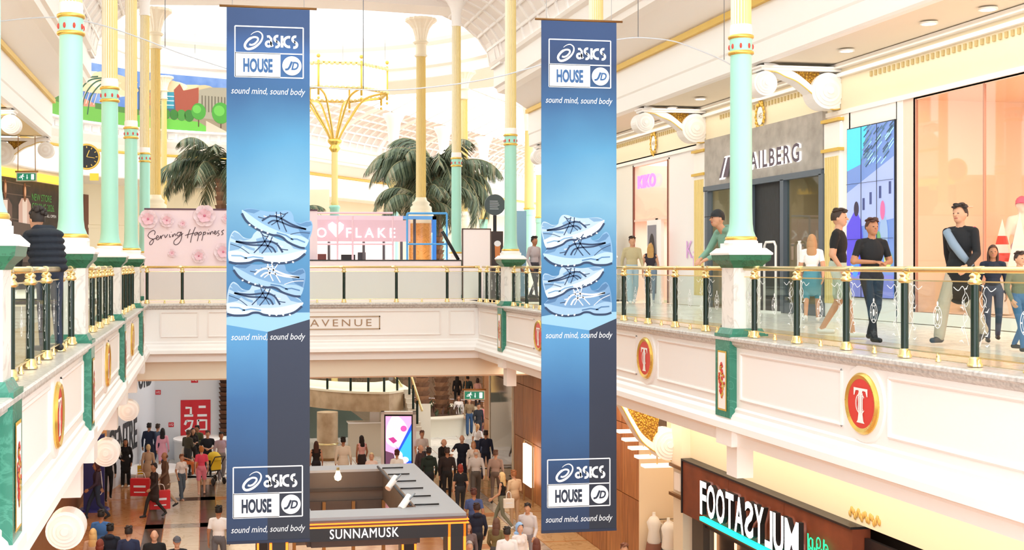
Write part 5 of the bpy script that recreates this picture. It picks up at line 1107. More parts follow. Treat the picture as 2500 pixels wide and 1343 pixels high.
# lower pilaster
yc=lx(1672); t=thing('pilaster','cream lower pilaster between the open shop and the illuminated shop sign','pilaster',(LXR,yc,LOW)); 
part('shaft',MB().box((-.16,-.28,0),(.1,.28,3.2),mat('#eadcc3',.5)),t)
for z in (2.55,3.2): part('bronze_band',MB().box((-.24,-.36,z),(.1,.36,z+.07),BRONZE),t)
part('top_block',MB().box((-.2,-.32,3.27),(.1,.32,4.8),CREAM),t); part('panel',MB().box((-.19,-.16,2.7),(-.15,.16,3.1),IVORY),t)
scroll(26.6,'lower right scroll bracket with gold leaf infill beside the pilaster',8.6,LXR-.05,-1.76,.27,.36,-1.15)
for k,y in enumerate((11.45,19.0,26.6,34.2)): scroll(y,'white volute bracket under the left gallery, %s'%['nearest the camera','second from the camera','third from the camera','fourth from the camera'][k],-1.95,LXL+.1,-1.76,.28,.36,-1.15,group='volute brackets under the left gallery',z1=-1.02)
# illuminated shop sign
BR=mat('#7c3f26',.5,kind='noise',h2='#6b351f',sc=.4); ya,yb=lx(2112),lx(1690)
t=thing('shop_sign','rust brown fascia with white mirrored backlit capitals and a turquoise light bar','shop sign',(LXR-.2,(ya+yb)/2,-3.7))
n=3
for k in range(n): a=ya+(yb-ya)*k/n; b=ya+(yb-ya)*(k+1)/n; wpart('fascia_panel',MB().box((LXR-.22,a+.005,-4.32),(LXR+.1,b-.005,-3.16),BR),t)
wpart('top_edge',MB().box((LXR-.26,ya,-3.16),(LXR+.1,yb,-3.12),BLACK),t); wpart('side_return',MB().box((LXR-.25,yb,-4.32),(LXR+.1,yb+.04,-3.12),BLACK),t)
SG=LXR-.25; fn=lambda u,v,d:(SG-d,-u,v); A=Art(fn); NW=mat('#ffffff',.5,emit=1.5); BK=mat('#1a1618',.6); TQ=mat('#19e3c2',.5,emit=1.0)
def sx_(px,py): p=at_x(px,py,SG-.1); return -p.y,p.z
U0,zt=sx_(1708,1148); U1,_=sx_(1952,1250); z0=-4.08; z1=-3.38; word='FOOTASYLUM'; n=len(word); tot=0; ws=[.48,.62,.62,.56,.62,.56,.6,.46,.6,.78]; S_=sum(ws); u=U0
for ch,wi in zip(word,ws):
    wd=(U1-U0)*wi/S_; A=Art(fn); A.text(ch,u+.02,z0,wd*.90,z1-z0,NW,.0,bold=.02,mirror=ch in 'SL',depth=.10,side=BK); u+=wd; wpart('letter',A.mb,t,'white glowing letter')
A=Art(fn); ub=sx_(1952,1250)[0]; 
m_=A.mb; m_.box((SG-.1,-ub,z0-.14),(SG,-U0,z0-.06),TQ); wpart('light_bar',m_,t,'turquoise light bar')
A=Art(fn); GRN=mat('#16d98a',.5,emit=.9); rr=random.Random(2); u=ub+.12
for i in range(9):
    A.stroke(curve([(u+.08*i,z0),(u+.08*i+.06*rr.uniform(-1,1),z0+.2),(u+.08*i+.05,z0+.28+.3*rr.random())],4),.05,GRN,.03)
for i in range(3): A.ring((u+.18+.26*i,z0+.42+.06*(i%2)),.07,.09,.03,GRN,.04,12)
wpart('emblem',A.mb,t,'green neon emblem')
m=MB(); m.box((LXR-.05,lx(1722),LOW),(LXR+.1,lx(1695),-4.32),mat('#4d443c',.5)); m.box((LXR-.02,8,LOW),(LXR+.05,lx(2112)-.02,-3.3),BLACK); m.box((LXR,ya,-4.5),(LXR+.1,yb,-4.32),BLACK); struct('wall_right_lower_shopfront',m)
m=MB(); m.box((LXR+.35,ya,LOW),(LXR+.39,yb,-4.3),mat('#2a2324',.3)); struct('window_3',m)
rr=random.Random(9)
for k in range(7):
    yy=ya+(yb-ya)*(k+.5)/7; lone('light_tube',MB().box((LXR+.3,yy-.02,-5.2+.2*(k%3)),(LXR+.34,yy+.02,-4.4),mat('#ffb27a',.5,emit=2)),'warm vertical light tube in the dark shop window, %s from the left'%['last','sixth','fifth','fourth','third','second','first'][k],'light','light tubes in the dark shop window',(LXR+.3,yy,-5))
c=at_x(2110,1262,LXR-.01); t=thing('gilt_ornament','gilt leaf ornament on the cream frieze above the illuminated sign','ornament',tuple(c)); m=MB()
for i in range(18): u=-.45+.9*i/17; m.ball((-.0,u,.05*math.sin(i*1.7)),(.02,.04,.06),mat('#d0ab5c',.5),6,4)
part('leaves',m,t,kind='stuff')
# ================================================================== LOWER HALL THINGS
# white hoarding with red square mark
YH=50.0; LG=mat('#dfe2e8',.6); t=thing('hoarding','pale grey shop hoarding with red square sign and huge dark capitals in the lower hall','hoarding',(0,YH,LOW)); a=at_y(378,1090,YH); b=at_y(552,1090,YH)
near=at_z(268,1200,LOW)
wpart('front_board',MB().box((a.x,YH,LOW),(b.x,YH+.1,-1.9),LG),t)
v=Vector((near.x-a.x,near.y-YH,0)); L=v.length; v.normalize(); nn=Vector((v.y,-v.x,0)); nn=nn if nn.x>0 else -nn
m=MB(); q=Vector((a.x,YH,0)); e=q+v*L
m.add([(q.x,q.y,LOW),(e.x,e.y,LOW),(e.x,e.y,-1.9),(q.x,q.y,-1.9),(q.x-.1,q.y,LOW),(e.x-.1,e.y,LOW),(e.x-.1,e.y,-1.9),(q.x-.1,q.y,-1.9)],[(0,1,2,3),(4,7,6,5),(1,5,6,2),(3,2,6,7)],LG); wpart('side_board',m,t)
RD=mat('#cf2230',.5); A=Art(lambda u,v,d:(u,YH-.01-d,v))
def Hp(px,py): p=at_y(px,py,YH-.01); return p.x,p.z
x0,z1=Hp(441,977); x1,z0=Hp(514,1062); A.rect(x0,z0,x1,z1,RD,.005); w=x1-x0; h=z1-z0; S=lambda p,lw=.05:A.stroke([(x0+w*a,z0+h*b) for a,b in p],w*lw*1.6,WP,.01)
S([(.16,.78),(.34,.78),(.34,.58)]); S([(.12,.56),(.42,.56)]); S([(.60,.80),(.84,.80)]); S([(.56,.56),(.88,.56)])
S([(.20,.42),(.14,.30)]); S([(.20,.41),(.40,.41),(.34,.22),(.16,.12)]); S([(.58,.42),(.86,.42),(.86,.16),(.58,.16),(.58,.44)])
wpart('red_sign',A.mb,t,'large red square sign with white characters')
for px,py,s in ((386,958,6),(418,1037,6),(475,927,8)):
    A=Art(lambda u,v,d:(u,YH-.01-d,v)); u,v_=Hp(px,py); r=s/58.; A.rect(u-r,v_-r*.9,u+r,v_+r*.9,RD,.005); A.text('UQ',u-r*.7,v_-r*.5,r*1.4,r,WP,.01); wpart('small_red_sign',A.mb,t,'small red square sign')
def sb(u,z,d): p=q+v*(L-u)+nn*d; return (p.x,p.y,z)
A=Art(sb); A.text('TRAFFORD',L*.92-5.2,-3.55,5.2,1.0,mat('#36383d',.6),.02,bold=.02); wpart('capitals',A.mb,t,'huge dark capitals'); A=Art(sb); A.text('CENTRE',L*.56-4.0,-5.65,4.0,1.15,mat('#36383d',.6),.02,bold=.02); wpart('capitals',A.mb,t,'huge dark capitals')
# brown leafy column at the end of the hoarding
p=at_y(545,930,YH-.3); m=MB(); 
for k in range(26): m.lathe([(.16,LOW+.18*k),(.24,LOW+.18*k+.16)],mat(['#6b4630','#4e3322'][k%2],.8),(p.x+.05,p.y,0),9)
lone('palm_tree',m,'scaly brown palm trunk beside the pale hoarding and the left banner','trunk',None,(p.x,p.y,LOW))
# blue totem at the left
p=at_z(230,1245,LOW); t=thing('totem','dark blue information totem with white outline figure near the left wall','totem',tuple(p)); part('body',MB().box((-.32,-.12,.05),(.32,.12,2.4),mat('#2b2a6a',.4)),t); part('base',MB().lathe([(.5,0),(.45,.05)],mat('#3a3a8a',.4),n=20),t); part('outline',MB().tube(curve([(.1,-.13,.6),(.14,-.13,1.1),(.2,-.13,1.3),(.26,-.13,.7),(.2,-.13,.5),(.1,-.13,.6)],4),.015,WHITE,5),t)
# video totem
p=at_s(973,1170,67); t=thing('video_totem','white framed video totem showing a pink lit face and blue light','screen',(p.x,p.y,LOW),-TH); Hh=2.42; wd=.64
m=MB(); m.box((-wd,-.1,0),(-wd+.12,.1,Hh),WHITE); m.box((wd-.12,-.1,0),(wd,.1,Hh),WHITE); m.box((-wd,-.1,Hh-.1),(wd,.1,Hh),WHITE); m.box((-wd,-.1,0),(wd,.1,.4),WHITE); part('frame',m,t)
part('screen',MB().box((-wd+.12,-.06,.4),(wd-.12,.06,Hh-.1),BLACK),t)
A=Art(lambda u,v,d:(-wd+.17+u*(2*wd-.34),-.065-d,.45+v*(Hh-.62))); E=lambda h,e=.8:mat(h,.4,emit=e)
A.rect(0,0,1,1,E('#e79ad0'),.002); A.poly(curve([(.25,1),(.05,.8),(.02,.5),(.2,.4),(.42,.36),(.6,.42),(.8,.55),(.85,.75),(.7,.9),(.5,1)],3),E('#f3c0d8'),.004); A.poly([(.35,.42),(.5,.34),(.95,.8),(1,.85),(1,0),(.85,0),(.6,.25)],E('#1f4fd6'),.006); A.poly([(.55,.3),(1,.72),(1,.1),(.8,.1)],E('#35a6f2'),.008); A.poly([(.1,.55),(.3,.45),(.45,.5),(.3,.58)],E('#a8327a'),.01); A.ell((.7,.75),.12,.06,E('#b94a9a'),.01); A.poly([(0,0),(0,.3),(.3,.25),(.45,.1),(.4,0)],E('#5b3a4f'),.012); A.ell((.5,.2),.16,.1,E('#e8ecff'),.014); A.ell((.75,.12),.14,.06,E('#f6f6ff'),.014)
part('picture',A.mb,t)
# stair landing with curved front
t=thing('stair_landing','curved beige marble stair landing with brass railed glass above the crowd','staircase',(0,50,LOW)); s62=62.5
BG=mat('#cdb391',.4,kind='stone',h2='#ab8f6d',sc=.3)
P0=[at_s(px,py,s) for px,py,s in ((700,990,57),(760,985,59),(840,985,60.5),(900,980,61),(950,970,61),(985,968,60))]
def ribbon(P,z0,z1,mm,off=0.,th=.3):
    m=MB()
    for i in range(len(P)-1):
        a,b=P[i],P[i+1]; m.add([(a.x,a.y+off,z0),(b.x,b.y+off,z0),(b.x,b.y+off,z1),(a.x,a.y+off,z1),(a.x,a.y+off+th,z0),(b.x,b.y+off+th,z0),(b.x,b.y+off+th,z1),(a.x,a.y+off+th,z1)],[(0,1,2,3),(4,7,6,5),(3,2,6,7),(0,4,5,1),(0,3,7,4),(1,5,6,2)],mm)
    return m
PP=[Vector(p) for p in curve([tuple(p) for p in P0],4)]
n=6
for k in range(n):
    i0=k*len(PP)//n; i1=min((k+1)*len(PP)//n,len(PP)-1); wpart('fascia_stone',ribbon(PP[i0:i1+1],-4.72,-4.0,BG),t)
wpart('slab',ribbon(PP,-4.0,-3.92,CREAM2,-.06,4.2),t); wpart('soffit',ribbon(PP,-4.72,-4.6,mat('#d8c3a4',.6),.3,3.9),t)
wpart('handrail',MB().tube([(p.x,p.y+.1,-2.95) for p in PP],.045,BRASS,8),t)
for i in range(0,len(PP),3): p=PP[i]; wpart('post',MB().cyl((p.x,p.y+.1,0),.05,-3.92,-2.95,BOTTLE,10),t)
wpart('glass_panel',ribbon([Vector((p.x,p.y,0)) for p in PP],-3.85,-3.05,GLASS,.1,.01),t)
e=PP[-1]; f=at_s(1012,1010,62)
for k in range(9):
    u=k/9; p=e.lerp(f,u); z=-3.92-(2.68)*0-u*1.5; wpart('step',MB().box((p.x,p.y,z-.17),(p.x+.34,p.y+2.6,z),mat('#e2d6c2',.4)),t)
wpart('stair_rail',MB().tube([(e.x,e.y,-2.95),(e.x+.2,e.y,-2.95),(f.x+.3,f.y,-4.6)],.05,BRASS,8),t); wpart('stair_rail',MB().tube([(e.x-1.0,e.y+2.6,-1.9),(f.x+.3,f.y+2.6,-4.5)],.05,BRASS,8),t)
for u in (.1,.45,.8): p=e.lerp(f,u); wpart('post',MB().cyl((p.x+.2,p.y,0),.05,-3.95-1.5*u,-2.95-1.6*u,BOTTLE,10),t)
m=MB(); a,b=at_s(870,1005,58),at_s(1000,1040,58); m.add([(a.x-.6,a.y,-4.7),(b.x+.9,b.y,-4.7),(b.x+.9,b.y,LOW),(b.x-.3,b.y,LOW)],[(0,1,2,3)],mat('#d9cfbd',.5)); wpart('stair_flank',m,t,'pale sloped underside')
p=at_s(803,1130,62); t=thing('column','round beige marble column under the stair landing','column',tuple(Vector((p.x,p.y+.6,LOW)))); part('shaft',MB().cyl((0,0,0),.42,0,1.9,BG,28),t); part('brass_ring',MB().lathe([(.43,.62),(.46,.65),(.43,.68)],BRASS,n=28),t); part('base',MB().cyl((0,0,0),.48,0,.1,BRONZE,28),t)
m=MB(); m.box((-3,47.8,LOW),(9.2,48,-4.6),mat('#8e8672',.6)); 
for px in (700,770,835,930,1040): 
    q=at_y(px,1050,55); 
lone('glass_screen',MB().box((-1.0,55,LOW),(8.5,55.05,-4.7),mat('#5e6a62',.15,.3)),'dim greenish glass screen under the stair landing','screen wall',None,(3.5,55,LOW))
p=at_s(905,1120,60); t=thing('reception_desk','pale panelled desk under the stair behind the pink dressed woman','desk',(p.x,p.y,LOW)); part('body',MB().box((-.9,-.3,0),(.9,.3,1.35),mat('#d9cdb8',.5)),t); part('top',MB().box((-.95,-.35,1.35),(.95,.35,1.4),WHITE),t); part('notice',MB().box((-.05,-.1,1.4),(.35,-.06,1.95),WHITE),t)
# far brass railed posts seen under the bridge
rr=random.Random(12)
# white round bench and counter left
for (px,py,r,h,l) in ((492,1128,1.05,.95,'curved white counter beside the standing group'),(372,1168,1.25,.35,'low white curved bench behind the black suited woman')):
    p=at_z(px,py,LOW); t=thing('counter' if h>.5 else 'bench',l,'counter' if h>.5 else 'bench',(p.x,p.y,LOW)); part('body',MB().lathe([(r,0),(r,h-.06)],mat('#e6e3de',.4),n=30),t); part('top',MB().lathe([(r+.05,h-.06),(r+.05,h)],WHITE,n=30),t)
# ================================================================== PERFUME KIOSK
ZR=-3.9; fr_=at_z(1135,1252,ZR); br_=at_z(1013,1131,ZR); fl_=at_z(655,1268,ZR)
x0,x1,y0,y1=fl_.x,(fr_.x+br_.x)/2,fr_.y,br_.y
t=thing('perfume_kiosk','black and orange lit perfume kiosk with grey open roof ring in the lower hall','kiosk',((x0+x1)/2,(y0+y1)/2,LOW)); RG=mat('#a9a9ae',.5); KD=mat('#4a3a33',.5); 
ix1=at_z(1016,1238,ZR).x; iy0=at_z(1016,1238,ZR).y; iy1=at_z(940,1144,ZR).y; ix0=x0+(x1-ix1)
for a,b,nm in (((x0,y0,ZR-.06),(x1,iy0,ZR),'roof_ring'),((x0,iy1,ZR-.06),(x1,y1,ZR),'roof_ring'),((ix1,iy0,ZR-.06),(x1,iy1,ZR),'roof_ring'),((x0,iy0,ZR-.06),(ix0,iy1,ZR),'roof_ring')): wpart(nm,MB().box(a,b,RG),t,'grey roof panel')
for a,b in (((ix0,iy1,ZR-.75),(ix1,iy1+.08,ZR-.06)),((ix0,iy0-.08,ZR-.75),(ix1,iy0,ZR-.06)),((ix1,iy0,ZR-.75),(ix1+.08,iy1,ZR-.06)),((ix0-.08,iy0,ZR-.75),(ix0,iy1,ZR-.06))): wpart('inner_fascia',MB().box(a,b,mat('#5e5049',.5)),t)
wpart('mid_moulding',MB().box((ix0,iy1-.05,ZR-.52),(ix1,iy1,ZR-.45),mat('#3e332e',.5)),t)
OL=mat('#ff6a1c',.5,emit=1.8)
ym=iy1-.9
for a,b in ((ix0,ix0+1.4),(ix0+1.5,ix0+3.0)): pass
wpart('back_panel',MB().box((ix0,iy1-.1,LOW+.9),(ix1,iy1,ZR-.75),mat('#4d3f3a',.6)),t)
for u in (0,.33,.66,1): x=ix0+(ix1-ix0)*u; wpart('panel_post',MB().box((x-.04,iy1-.2,LOW),(x+.04,iy1-.1,ZR-.75),BRONZE),t)
wpart('display_shelf',MB().box((ix0+(ix1-ix0)*.62,iy1-.75,LOW+1.15),(ix1-.1,iy1-.2,LOW+1.2),BRASS),t)
# outside fascia: black band, glowing strips
for z0,z1,mm,nm,o in ((ZR-.11,ZR-.06,mat('#6b5a55',.4),'upper_band',.02),(ZR-.135,ZR-.115,OL,'glow_strip',.05),(ZR-.175,ZR-.14,mat('#5b3526',.4),'middle_band',.03),(ZR-.205,ZR-.18,OL,'glow_strip',.05),(ZR-.47,ZR-.21,mat('#16151a',.3),'sign_band',.03)):
    wpart(nm,MB().box((x0,y0-o,z0),(x1+ (o if nm=='glow_strip' else 0),y0+.1,z1),mm),t); wpart(nm,MB().box((x1-.1,y0,z0),(x1+o,y1,z1),mm),t)
for x,y in ((x0,y0),(x1-.4,y0),(x1-.4,y1-.4),(x0,y1-.4)):
    wpart('corner_post',MB().box((x,y,LOW),(x+.4,y+.4,ZR-.47),mat('#1b1a1f',.3)),t)
    for xx in (x+.02,x+.34): wpart('glow_strip',MB().box((xx,y-.03,LOW),(xx+.05,y+.0,ZR-.21),OL),t)
A=Art(lambda u,v,d:(u,y0-.04-d,v)); p=at_y(805,1312,y0-.04); q=at_y(973,1283,y0-.04); A.text('SUNNAMUSK',p.x,ZR-.42,q.x-p.x,.19,mat('#fff6f2',.5,emit=1.4),.02,spacing=1.1); wpart('sign_letters',A.mb,t,'white glowing letters')
for k in range(6):
    u=k/5.2; yy=iy1+(iy0-iy1)*u; wpart('rail_bracket',MB().tube([(ix1-.02,yy-.1,ZR+.03),(ix1+.5,yy-.1,ZR+.03)],.018,BLACK,5),t)
wpart('lamp_track',MB().tube([(ix1-.12,iy1,ZR+.05),(ix1-.12,iy0,ZR+.05)],.03,CHAR,6),t)
for k,(px,py) in enumerate(((958,1180),(990,1228))):
    p=at_s(px,py,108 if k==0 else 117); tt=thing('spot_lamp','white cylinder spot lamp %s on the kiosk roof track'%['farther','nearer'][k],'lamp',tuple(p),0,'white spot lamps of the kiosk'); part('body',MB().tube([(.1,.1,.12),(-.12,-.1,-.1)],.075,WHITE,12,False),tt); part('arm',MB().tube([(.02,0,0),(.2,0,.2)],.02,STEEL,5),tt)
p=at_s(825,1162,103); t2=thing('light_bulb','glowing pear shaped light bulb hanging in the kiosk opening','lamp',tuple(p)); part('glass_bulb',MB().lathe([(.0,-.12),(.07,-.09),(.09,-.02),(.05,.08),(.035,.13)],mat('#ffd9a0',.3,emit=4),n=14,cap=False),t2); part('socket',MB().cyl((0,0,0),.035,.12,.2,BRASS,10),t2)
bl=bpy.data.lights.new('kiosk_bulb','POINT'); bl.energy=12; bl.color=(1,.75,.45); bl.shadow_soft_size=.1; bo=bpy.data.objects.new('kiosk_bulb',bl); COL.objects.link(bo); bo.location=(p.x,p.y,p.z-.25)
area('kiosk_inner_lamps',((x0+x1)/2,(y0+y1)/2,ZR-.9),(0,0,0),2.0,3.0,60,(1,.8,.6))
# jar, flowers and bottles on the shelf
sx0=ix0+(ix1-ix0)*.62; zs=LOW+1.2; yy=iy1-.45
q=thing('glass_jar','glass jar of colourful sweets on the kiosk display shelf','jar',(sx0+.85,yy,zs)); part('glass',MB().lathe([(.16,0),(.2,.05),(.2,.3),(.12,.38),(.15,.42)],mat('#e8eef0',.1,kind='sheer',alpha=.35),n=16,cap=False),q); m=MB(); rr=random.Random(1)
for i in range(40): a=rr.random()*6.28; r=.15*math.sqrt(rr.random()); m.ball((r*math.cos(a),r*math.sin(a),.04+.15*rr.random()),.035,[mat('#d9482f',.5),mat('#f2c14e',.5),mat('#f3ece2',.5),mat('#3f6fb0',.5)][i%4],6,4)
part('sweets',m,q,kind='stuff')
q=thing('flower_vase','brass vase of white flowers at the right end of the kiosk shelf','vase',(ix1-.35,yy,zs)); part('vase',MB().lathe([(.06,0),(.08,.1),(.04,.2),(.06,.24)],BRASS,n=12),q); 
for i in range(7): a=i*.9; part('flower',MB().ball((.13*math.cos(a),.1*math.sin(a),.36+.05*(i%3)),(.06,.06,.04),mat('#f6efd9',.6),8,5),q)
for k in range(2):
    for i in range(6): o=lone('perfume_bottle',MB().box((-.02,-.02,0),(.02,.02,.12),mat(['#d8cfc4','#b98e5a'][i%2],.3)),['small perfume bottle in the left row on the kiosk shelf','small perfume bottle in the right row on the kiosk shelf'][k],'bottle',['left row of perfume bottles','right row of perfume bottles'][k]); o.location=(sx0+.15+.075*i+(.95*k),yy-.12,zs)
# counters under the sign
CM=mat('#eadcc6',.5)
for k,(pa,pb,py,h) in enumerate(((690,750,1318,1.05),(765,870,1316,1.05),(872,972,1318,1.0))):
    a=at_y(pa,py,y0+.45); b=at_y(pb,py,y0+.45); tt=thing('display_counter','cream %s display counter under the kiosk sign'%['left','middle angled','right drawer'][k],'counter',((a.x+b.x)/2,y0+.5,LOW)); w=(b.x-a.x)/2; part('top',MB().box((-w,-.3,h),(w,.3,h+.05),WHITE),tt); part('body',MB().box((-w+.03,-.27,0),(w-.03,.27,h),CM),tt)
    for j in (-1,1): part('knob',MB().ball((j*w*.3,-.28,h-.2),.025,BRONZE,6,4),tt)
    for j in range(3): o=thing('gift_box','%s perfume box on the %s counter of the kiosk'%(['white','lilac','pale pink'][j],['left','middle','right'][k]),'box',((a.x+b.x)/2-w*.6+w*.6*j,y0+.5,LOW+h+.05)); hh=.18+.08*((j+k)%3); part('carton',MB().box((-.07,-.05,0),(.07,.05,hh),[WHITE,mat('#c9a9e0',.5),mat('#f0cfd8',.5)][j]),o); part('label',MB().box((-.04,-.053,hh*.35),(.04,-.05,hh*.7),BRASS),o)
# ================================================================== PEOPLE
def V3(*a): return np.array(a,float)
def joints(pose,b):
    sw=.185 if b=='m' else .165
    J=dict(hip=[V3(-.09,0,.93),V3(.09,0,.93)],knee=[V3(-.10,-.01,.50),V3(.10,-.01,.50)],ank=[V3(-.11,.02,.08),V3(.11,.02,.08)],
      sh=[V3(-sw,0,1.41),V3(sw,0,1.41)],el=[V3(-sw-.055,.03,1.13),V3(sw+.055,.03,1.13)],wr=[V3(-sw-.06,-.04,.90),V3(sw+.06,-.04,.90)],neck=V3(0,.01,1.47),head=V3(0,-.015,1.63),toe=V3(0,-1,0),chest=V3(0,0,1.28),belly=V3(0,0,1.08),lean=0)
    if pose=='walk':
        J['knee']=[V3(-.10,-.20,.53),V3(.10,.05,.50)]; J['ank']=[V3(-.10,-.30,.10),V3(.10,.33,.16)]; J['wr']=[V3(-sw-.05,.16,.93),V3(sw+.05,-.24,.98)]; J['el']=[V3(-sw-.05,.10,1.14),V3(sw+.05,-.03,1.13)]
    if pose=='stride':
        J['knee']=[V3(-.10,-.14,.52),V3(.10,.02,.50)]; J['ank']=[V3(-.10,-.20,.09),V3(.10,.24,.12)]; J['wr']=[V3(-sw-.06,-.10,.92),V3(sw+.06,.02,.90)]
    if pose=='phone':
        J['el']=[V3(-sw-.05,-.02,1.14),V3(sw+.05,-.02,1.14)]; J['wr']=[V3(-.10,-.27,1.17),V3(.10,-.25,1.20)]; J['head']=V3(0,-.06,1.61)
    if pose=='clasp':
        J['el']=[V3(-sw-.09,.0,1.15),V3(sw+.09,.0,1.15)]; J['wr']=[V3(-.08,-.21,1.14),V3(.08,-.21,1.12)]
        J['knee']=[V3(-.10,-.16,.53),V3(.10,.03,.50)]; J['ank']=[V3(-.10,-.24,.10),V3(.10,.22,.12)]
    if pose=='akimbo':
        J['el']=[V3(-sw-.20,.05,1.18),V3(sw+.05,.03,1.13)]; J['wr']=[V3(-sw-.0,-.04,1.02),V3(sw+.05,-.04,.90)]
    if pose=='lean':
        d=V3(0,-.16,-.03); J['sh']=[p+d for p in J['sh']]; J['neck']=V3(0,-.17,1.44); J['head']=V3(0,-.27,1.58); J['chest']=V3(0,-.11,1.26); J['belly']=V3(0,-.04,1.08)
        J['el']=[V3(-.26,-.26,1.13),V3(.26,-.26,1.13)]; J['wr']=[V3(-.12,-.46,1.02),V3(.12,-.46,1.02)]
    if pose=='sit':
        J['hip']=[V3(-.10,0,.50),V3(.10,0,.50)]; J['knee']=[V3(-.13,-.42,.50),V3(.13,-.42,.50)]; J['ank']=[V3(-.12,-.44,.08),V3(.12,-.40,.08)]
        for k in ('sh','el','wr'): J[k]=[p-V3(0,0,.42) for p in J[k]]
        for k in ('neck','head','chest','belly'): J[k]=J[k]-V3(0,0,.42)
        J['wr']=[V3(-.12,-.30,.62),V3(.12,-.30,.62)]
    if pose=='reach':
        J['el'][0]=V3(-sw-.10,-.16,1.25); J['wr'][0]=V3(-sw-.06,-.42,1.30)
    return J
_B={}
def body_mesh(pose,sl,lg,b,vx):
    key=(pose,sl,lg,b,vx)
    if key in _B: return _B[key]
    J=joints(pose,b); P=[]
    cap=lambda a,c,ra,rb,l:P.append(('c',a,c,ra,rb,l)); ell=lambda c,r,l:P.append(('e',c,V3(*r),l))
    fem=b=='f'; fr=.0095 if vx<.012 else .013
    # torso
    ell(J['chest'],(.175 if not fem else .15,.115,.20),1); ell(J['belly'],(.148 if not fem else .125,.108,.18),1)
    hipc=(J['hip'][0]+J['hip'][1])/2
    ell(hipc+V3(0,.01,.05),(.158,.118,.14),2)
    cap(J['sh'][0]*.96,J['sh'][1]*.96,.054,.054,1); cap(J['neck']-V3(0,0,.03),J['sh'][0]+(J['neck']-J['sh'][0])*.25,.05,.05,1); cap(J['neck']-V3(0,0,.03),J['sh'][1]+(J['neck']-J['sh'][1])*.25,.05,.05,1)
    if fem: ell(J['chest']+V3(-.065,-.085,.02),(.06,.05,.06),1); ell(J['chest']+V3(.065,-.085,.02),(.06,.05,.06),1)
    cap(J['neck']-V3(0,0,.04),J['head']-V3(0,0,.06),.056,.05,0)
    if sl=='puffer':
        for k in range(6): z=1.40-.08*k; ell(V3(J['chest'][0],J['chest'][1]*(1-.15*k)*1.0,z),(.245,.195,.078),1)
        cap(J['neck']+V3(-.09,.05,.0),J['neck']+V3(.09,.05,.0),.075,.075,1)
    if sl=='hood': cap(J['neck']+V3(-.06,.07,.0),J['neck']+V3(.06,.07,.0),.06,.06,1); ell(J['belly'],(.16,.12,.19),1)
    if sl=='coat': ell(hipc+V3(0,0,-.05),(.19,.14,.30),1); ell(hipc+V3(0,0,-.25),(.185,.15,.18),1)
    # head
    h=J['head']; ell(h,(.076,.096,.112),0); ell(h+V3(0,-.03,-.065),(.052,.06,.055),0); cap(h+V3(0,-.094,.005),h+V3(0,-.112,-.02),.009,.014,0)
    for s in (-1,1):
        ell(h+V3(s*.078,.01,-.01),(.012,.02,.03),0)
        if vx<.012: ell(h+V3(s*.031,-.088,.008),(.010,.008,.0055),4)
    if vx<.012: cap(h+V3(-.02,-.088,-.055),h+V3(.02,-.088,-.055),.006,.006,5)
    for i,s in ((0,-1),(1,1)):
        sh,el,wr=J['sh'][i],J['el'][i],J['wr'][i]
        ul=0 if sl=='none' else 1; k=1.25 if sl in('puffer',) else 1
        mid=sh+(el-sh)*.72
        cap(sh,el,(.054 if ul else .045)*k,(.048 if ul else .038)*k,ul)
        long=sl in('long','puffer','hood','coat')
        cap(el,wr,(.048 if long else .039)*k,(.036 if long else .026)*k,1 if long else 0)
        d=(wr-el)/np.linalg.norm(wr-el); side=np.cross(d,V3(0,1,0)) ; 
        if np.linalg.norm(side)<.2: side=np.cross(d,V3(0,0,1))
        side/=np.linalg.norm(side)
        if pose in('phone','clasp','lean','sit'): side=V3(1,0,0)-d*d[0]; side/=np.linalg.norm(side)
        else: side=V3(0,1,0)-d*d[1]; side/=np.linalg.norm(side)
        nrm=np.cross(d,side); inward=V3(-s,0,-.3); nrm=nrm if nrm@inward>0 else -nrm
        pc=wr+d*.055; cap(wr+d*.02-side*.018,pc+d*.03-side*.022,.020,.019,0); cap(wr+d*.02+side*.018,pc+d*.03+side*.022,.020,.019,0)
        for f,(o,L) in enumerate(((-.034,.070),(-.012,.080),(.011,.074),(.033,.058))):
            base=pc+d*.035+side*o*1.05; m1=base+d*L*.5+nrm*.008; tip=m1+d*L*.42+nrm*.028
            cap(base-d*.02,m1,fr,fr*.95,0); cap(m1,tip,fr*.95,fr*.85,0)
        tb=wr+d*.035-side*.03; cap(tb,tb+d*.035-side*.025+nrm*.012,fr*1.15,fr,0); cap(tb+d*.035-side*.025+nrm*.012,tb+d*.062-side*.022+nrm*.03,fr,fr*.9,0)
        hp,kn,an=J['hip'][i],J['knee'][i],J['ank'][i]
        wide=1.35 if lg=='wide' else 1
        cap(hp,kn,.088,.062*(1+(wide-1)*.6),2)
        if lg=='short': 
            cap(hp+(kn-hp)*.1,hp+(kn-hp)*.8,.098,.085,2); cap(kn,an,.054,.036,0)
        elif lg=='skirt': cap(kn,an,.052,.034,0)
        else: cap(kn,an+V3(0,0,.02),.060*wide,.044*wide*(1.15 if wide>1 else 1),2)
        t=V3(0,-.15,-.035); 
        if pose=='walk' and i==1: t=V3(0,-.10,-.10)
        cap(an+V3(0,.03,-.03),an+t,.042,.034,3)
    if lg=='skirt': ell(hipc+V3(0,0,-.13),(.19,.17,.27),2)
    mb=MB(); dm=WHITE
    for p in P:
        if p[0]=='c':
            a,c,ra,rb=p[1:5]; mb.tube([a,c],[ra,rb],dm,10); mb.ball(a,ra,dm,10,6); mb.ball(c,rb,dm,10,6)
        else: mb.ball(p[1],tuple(p[2]),dm,18,12)
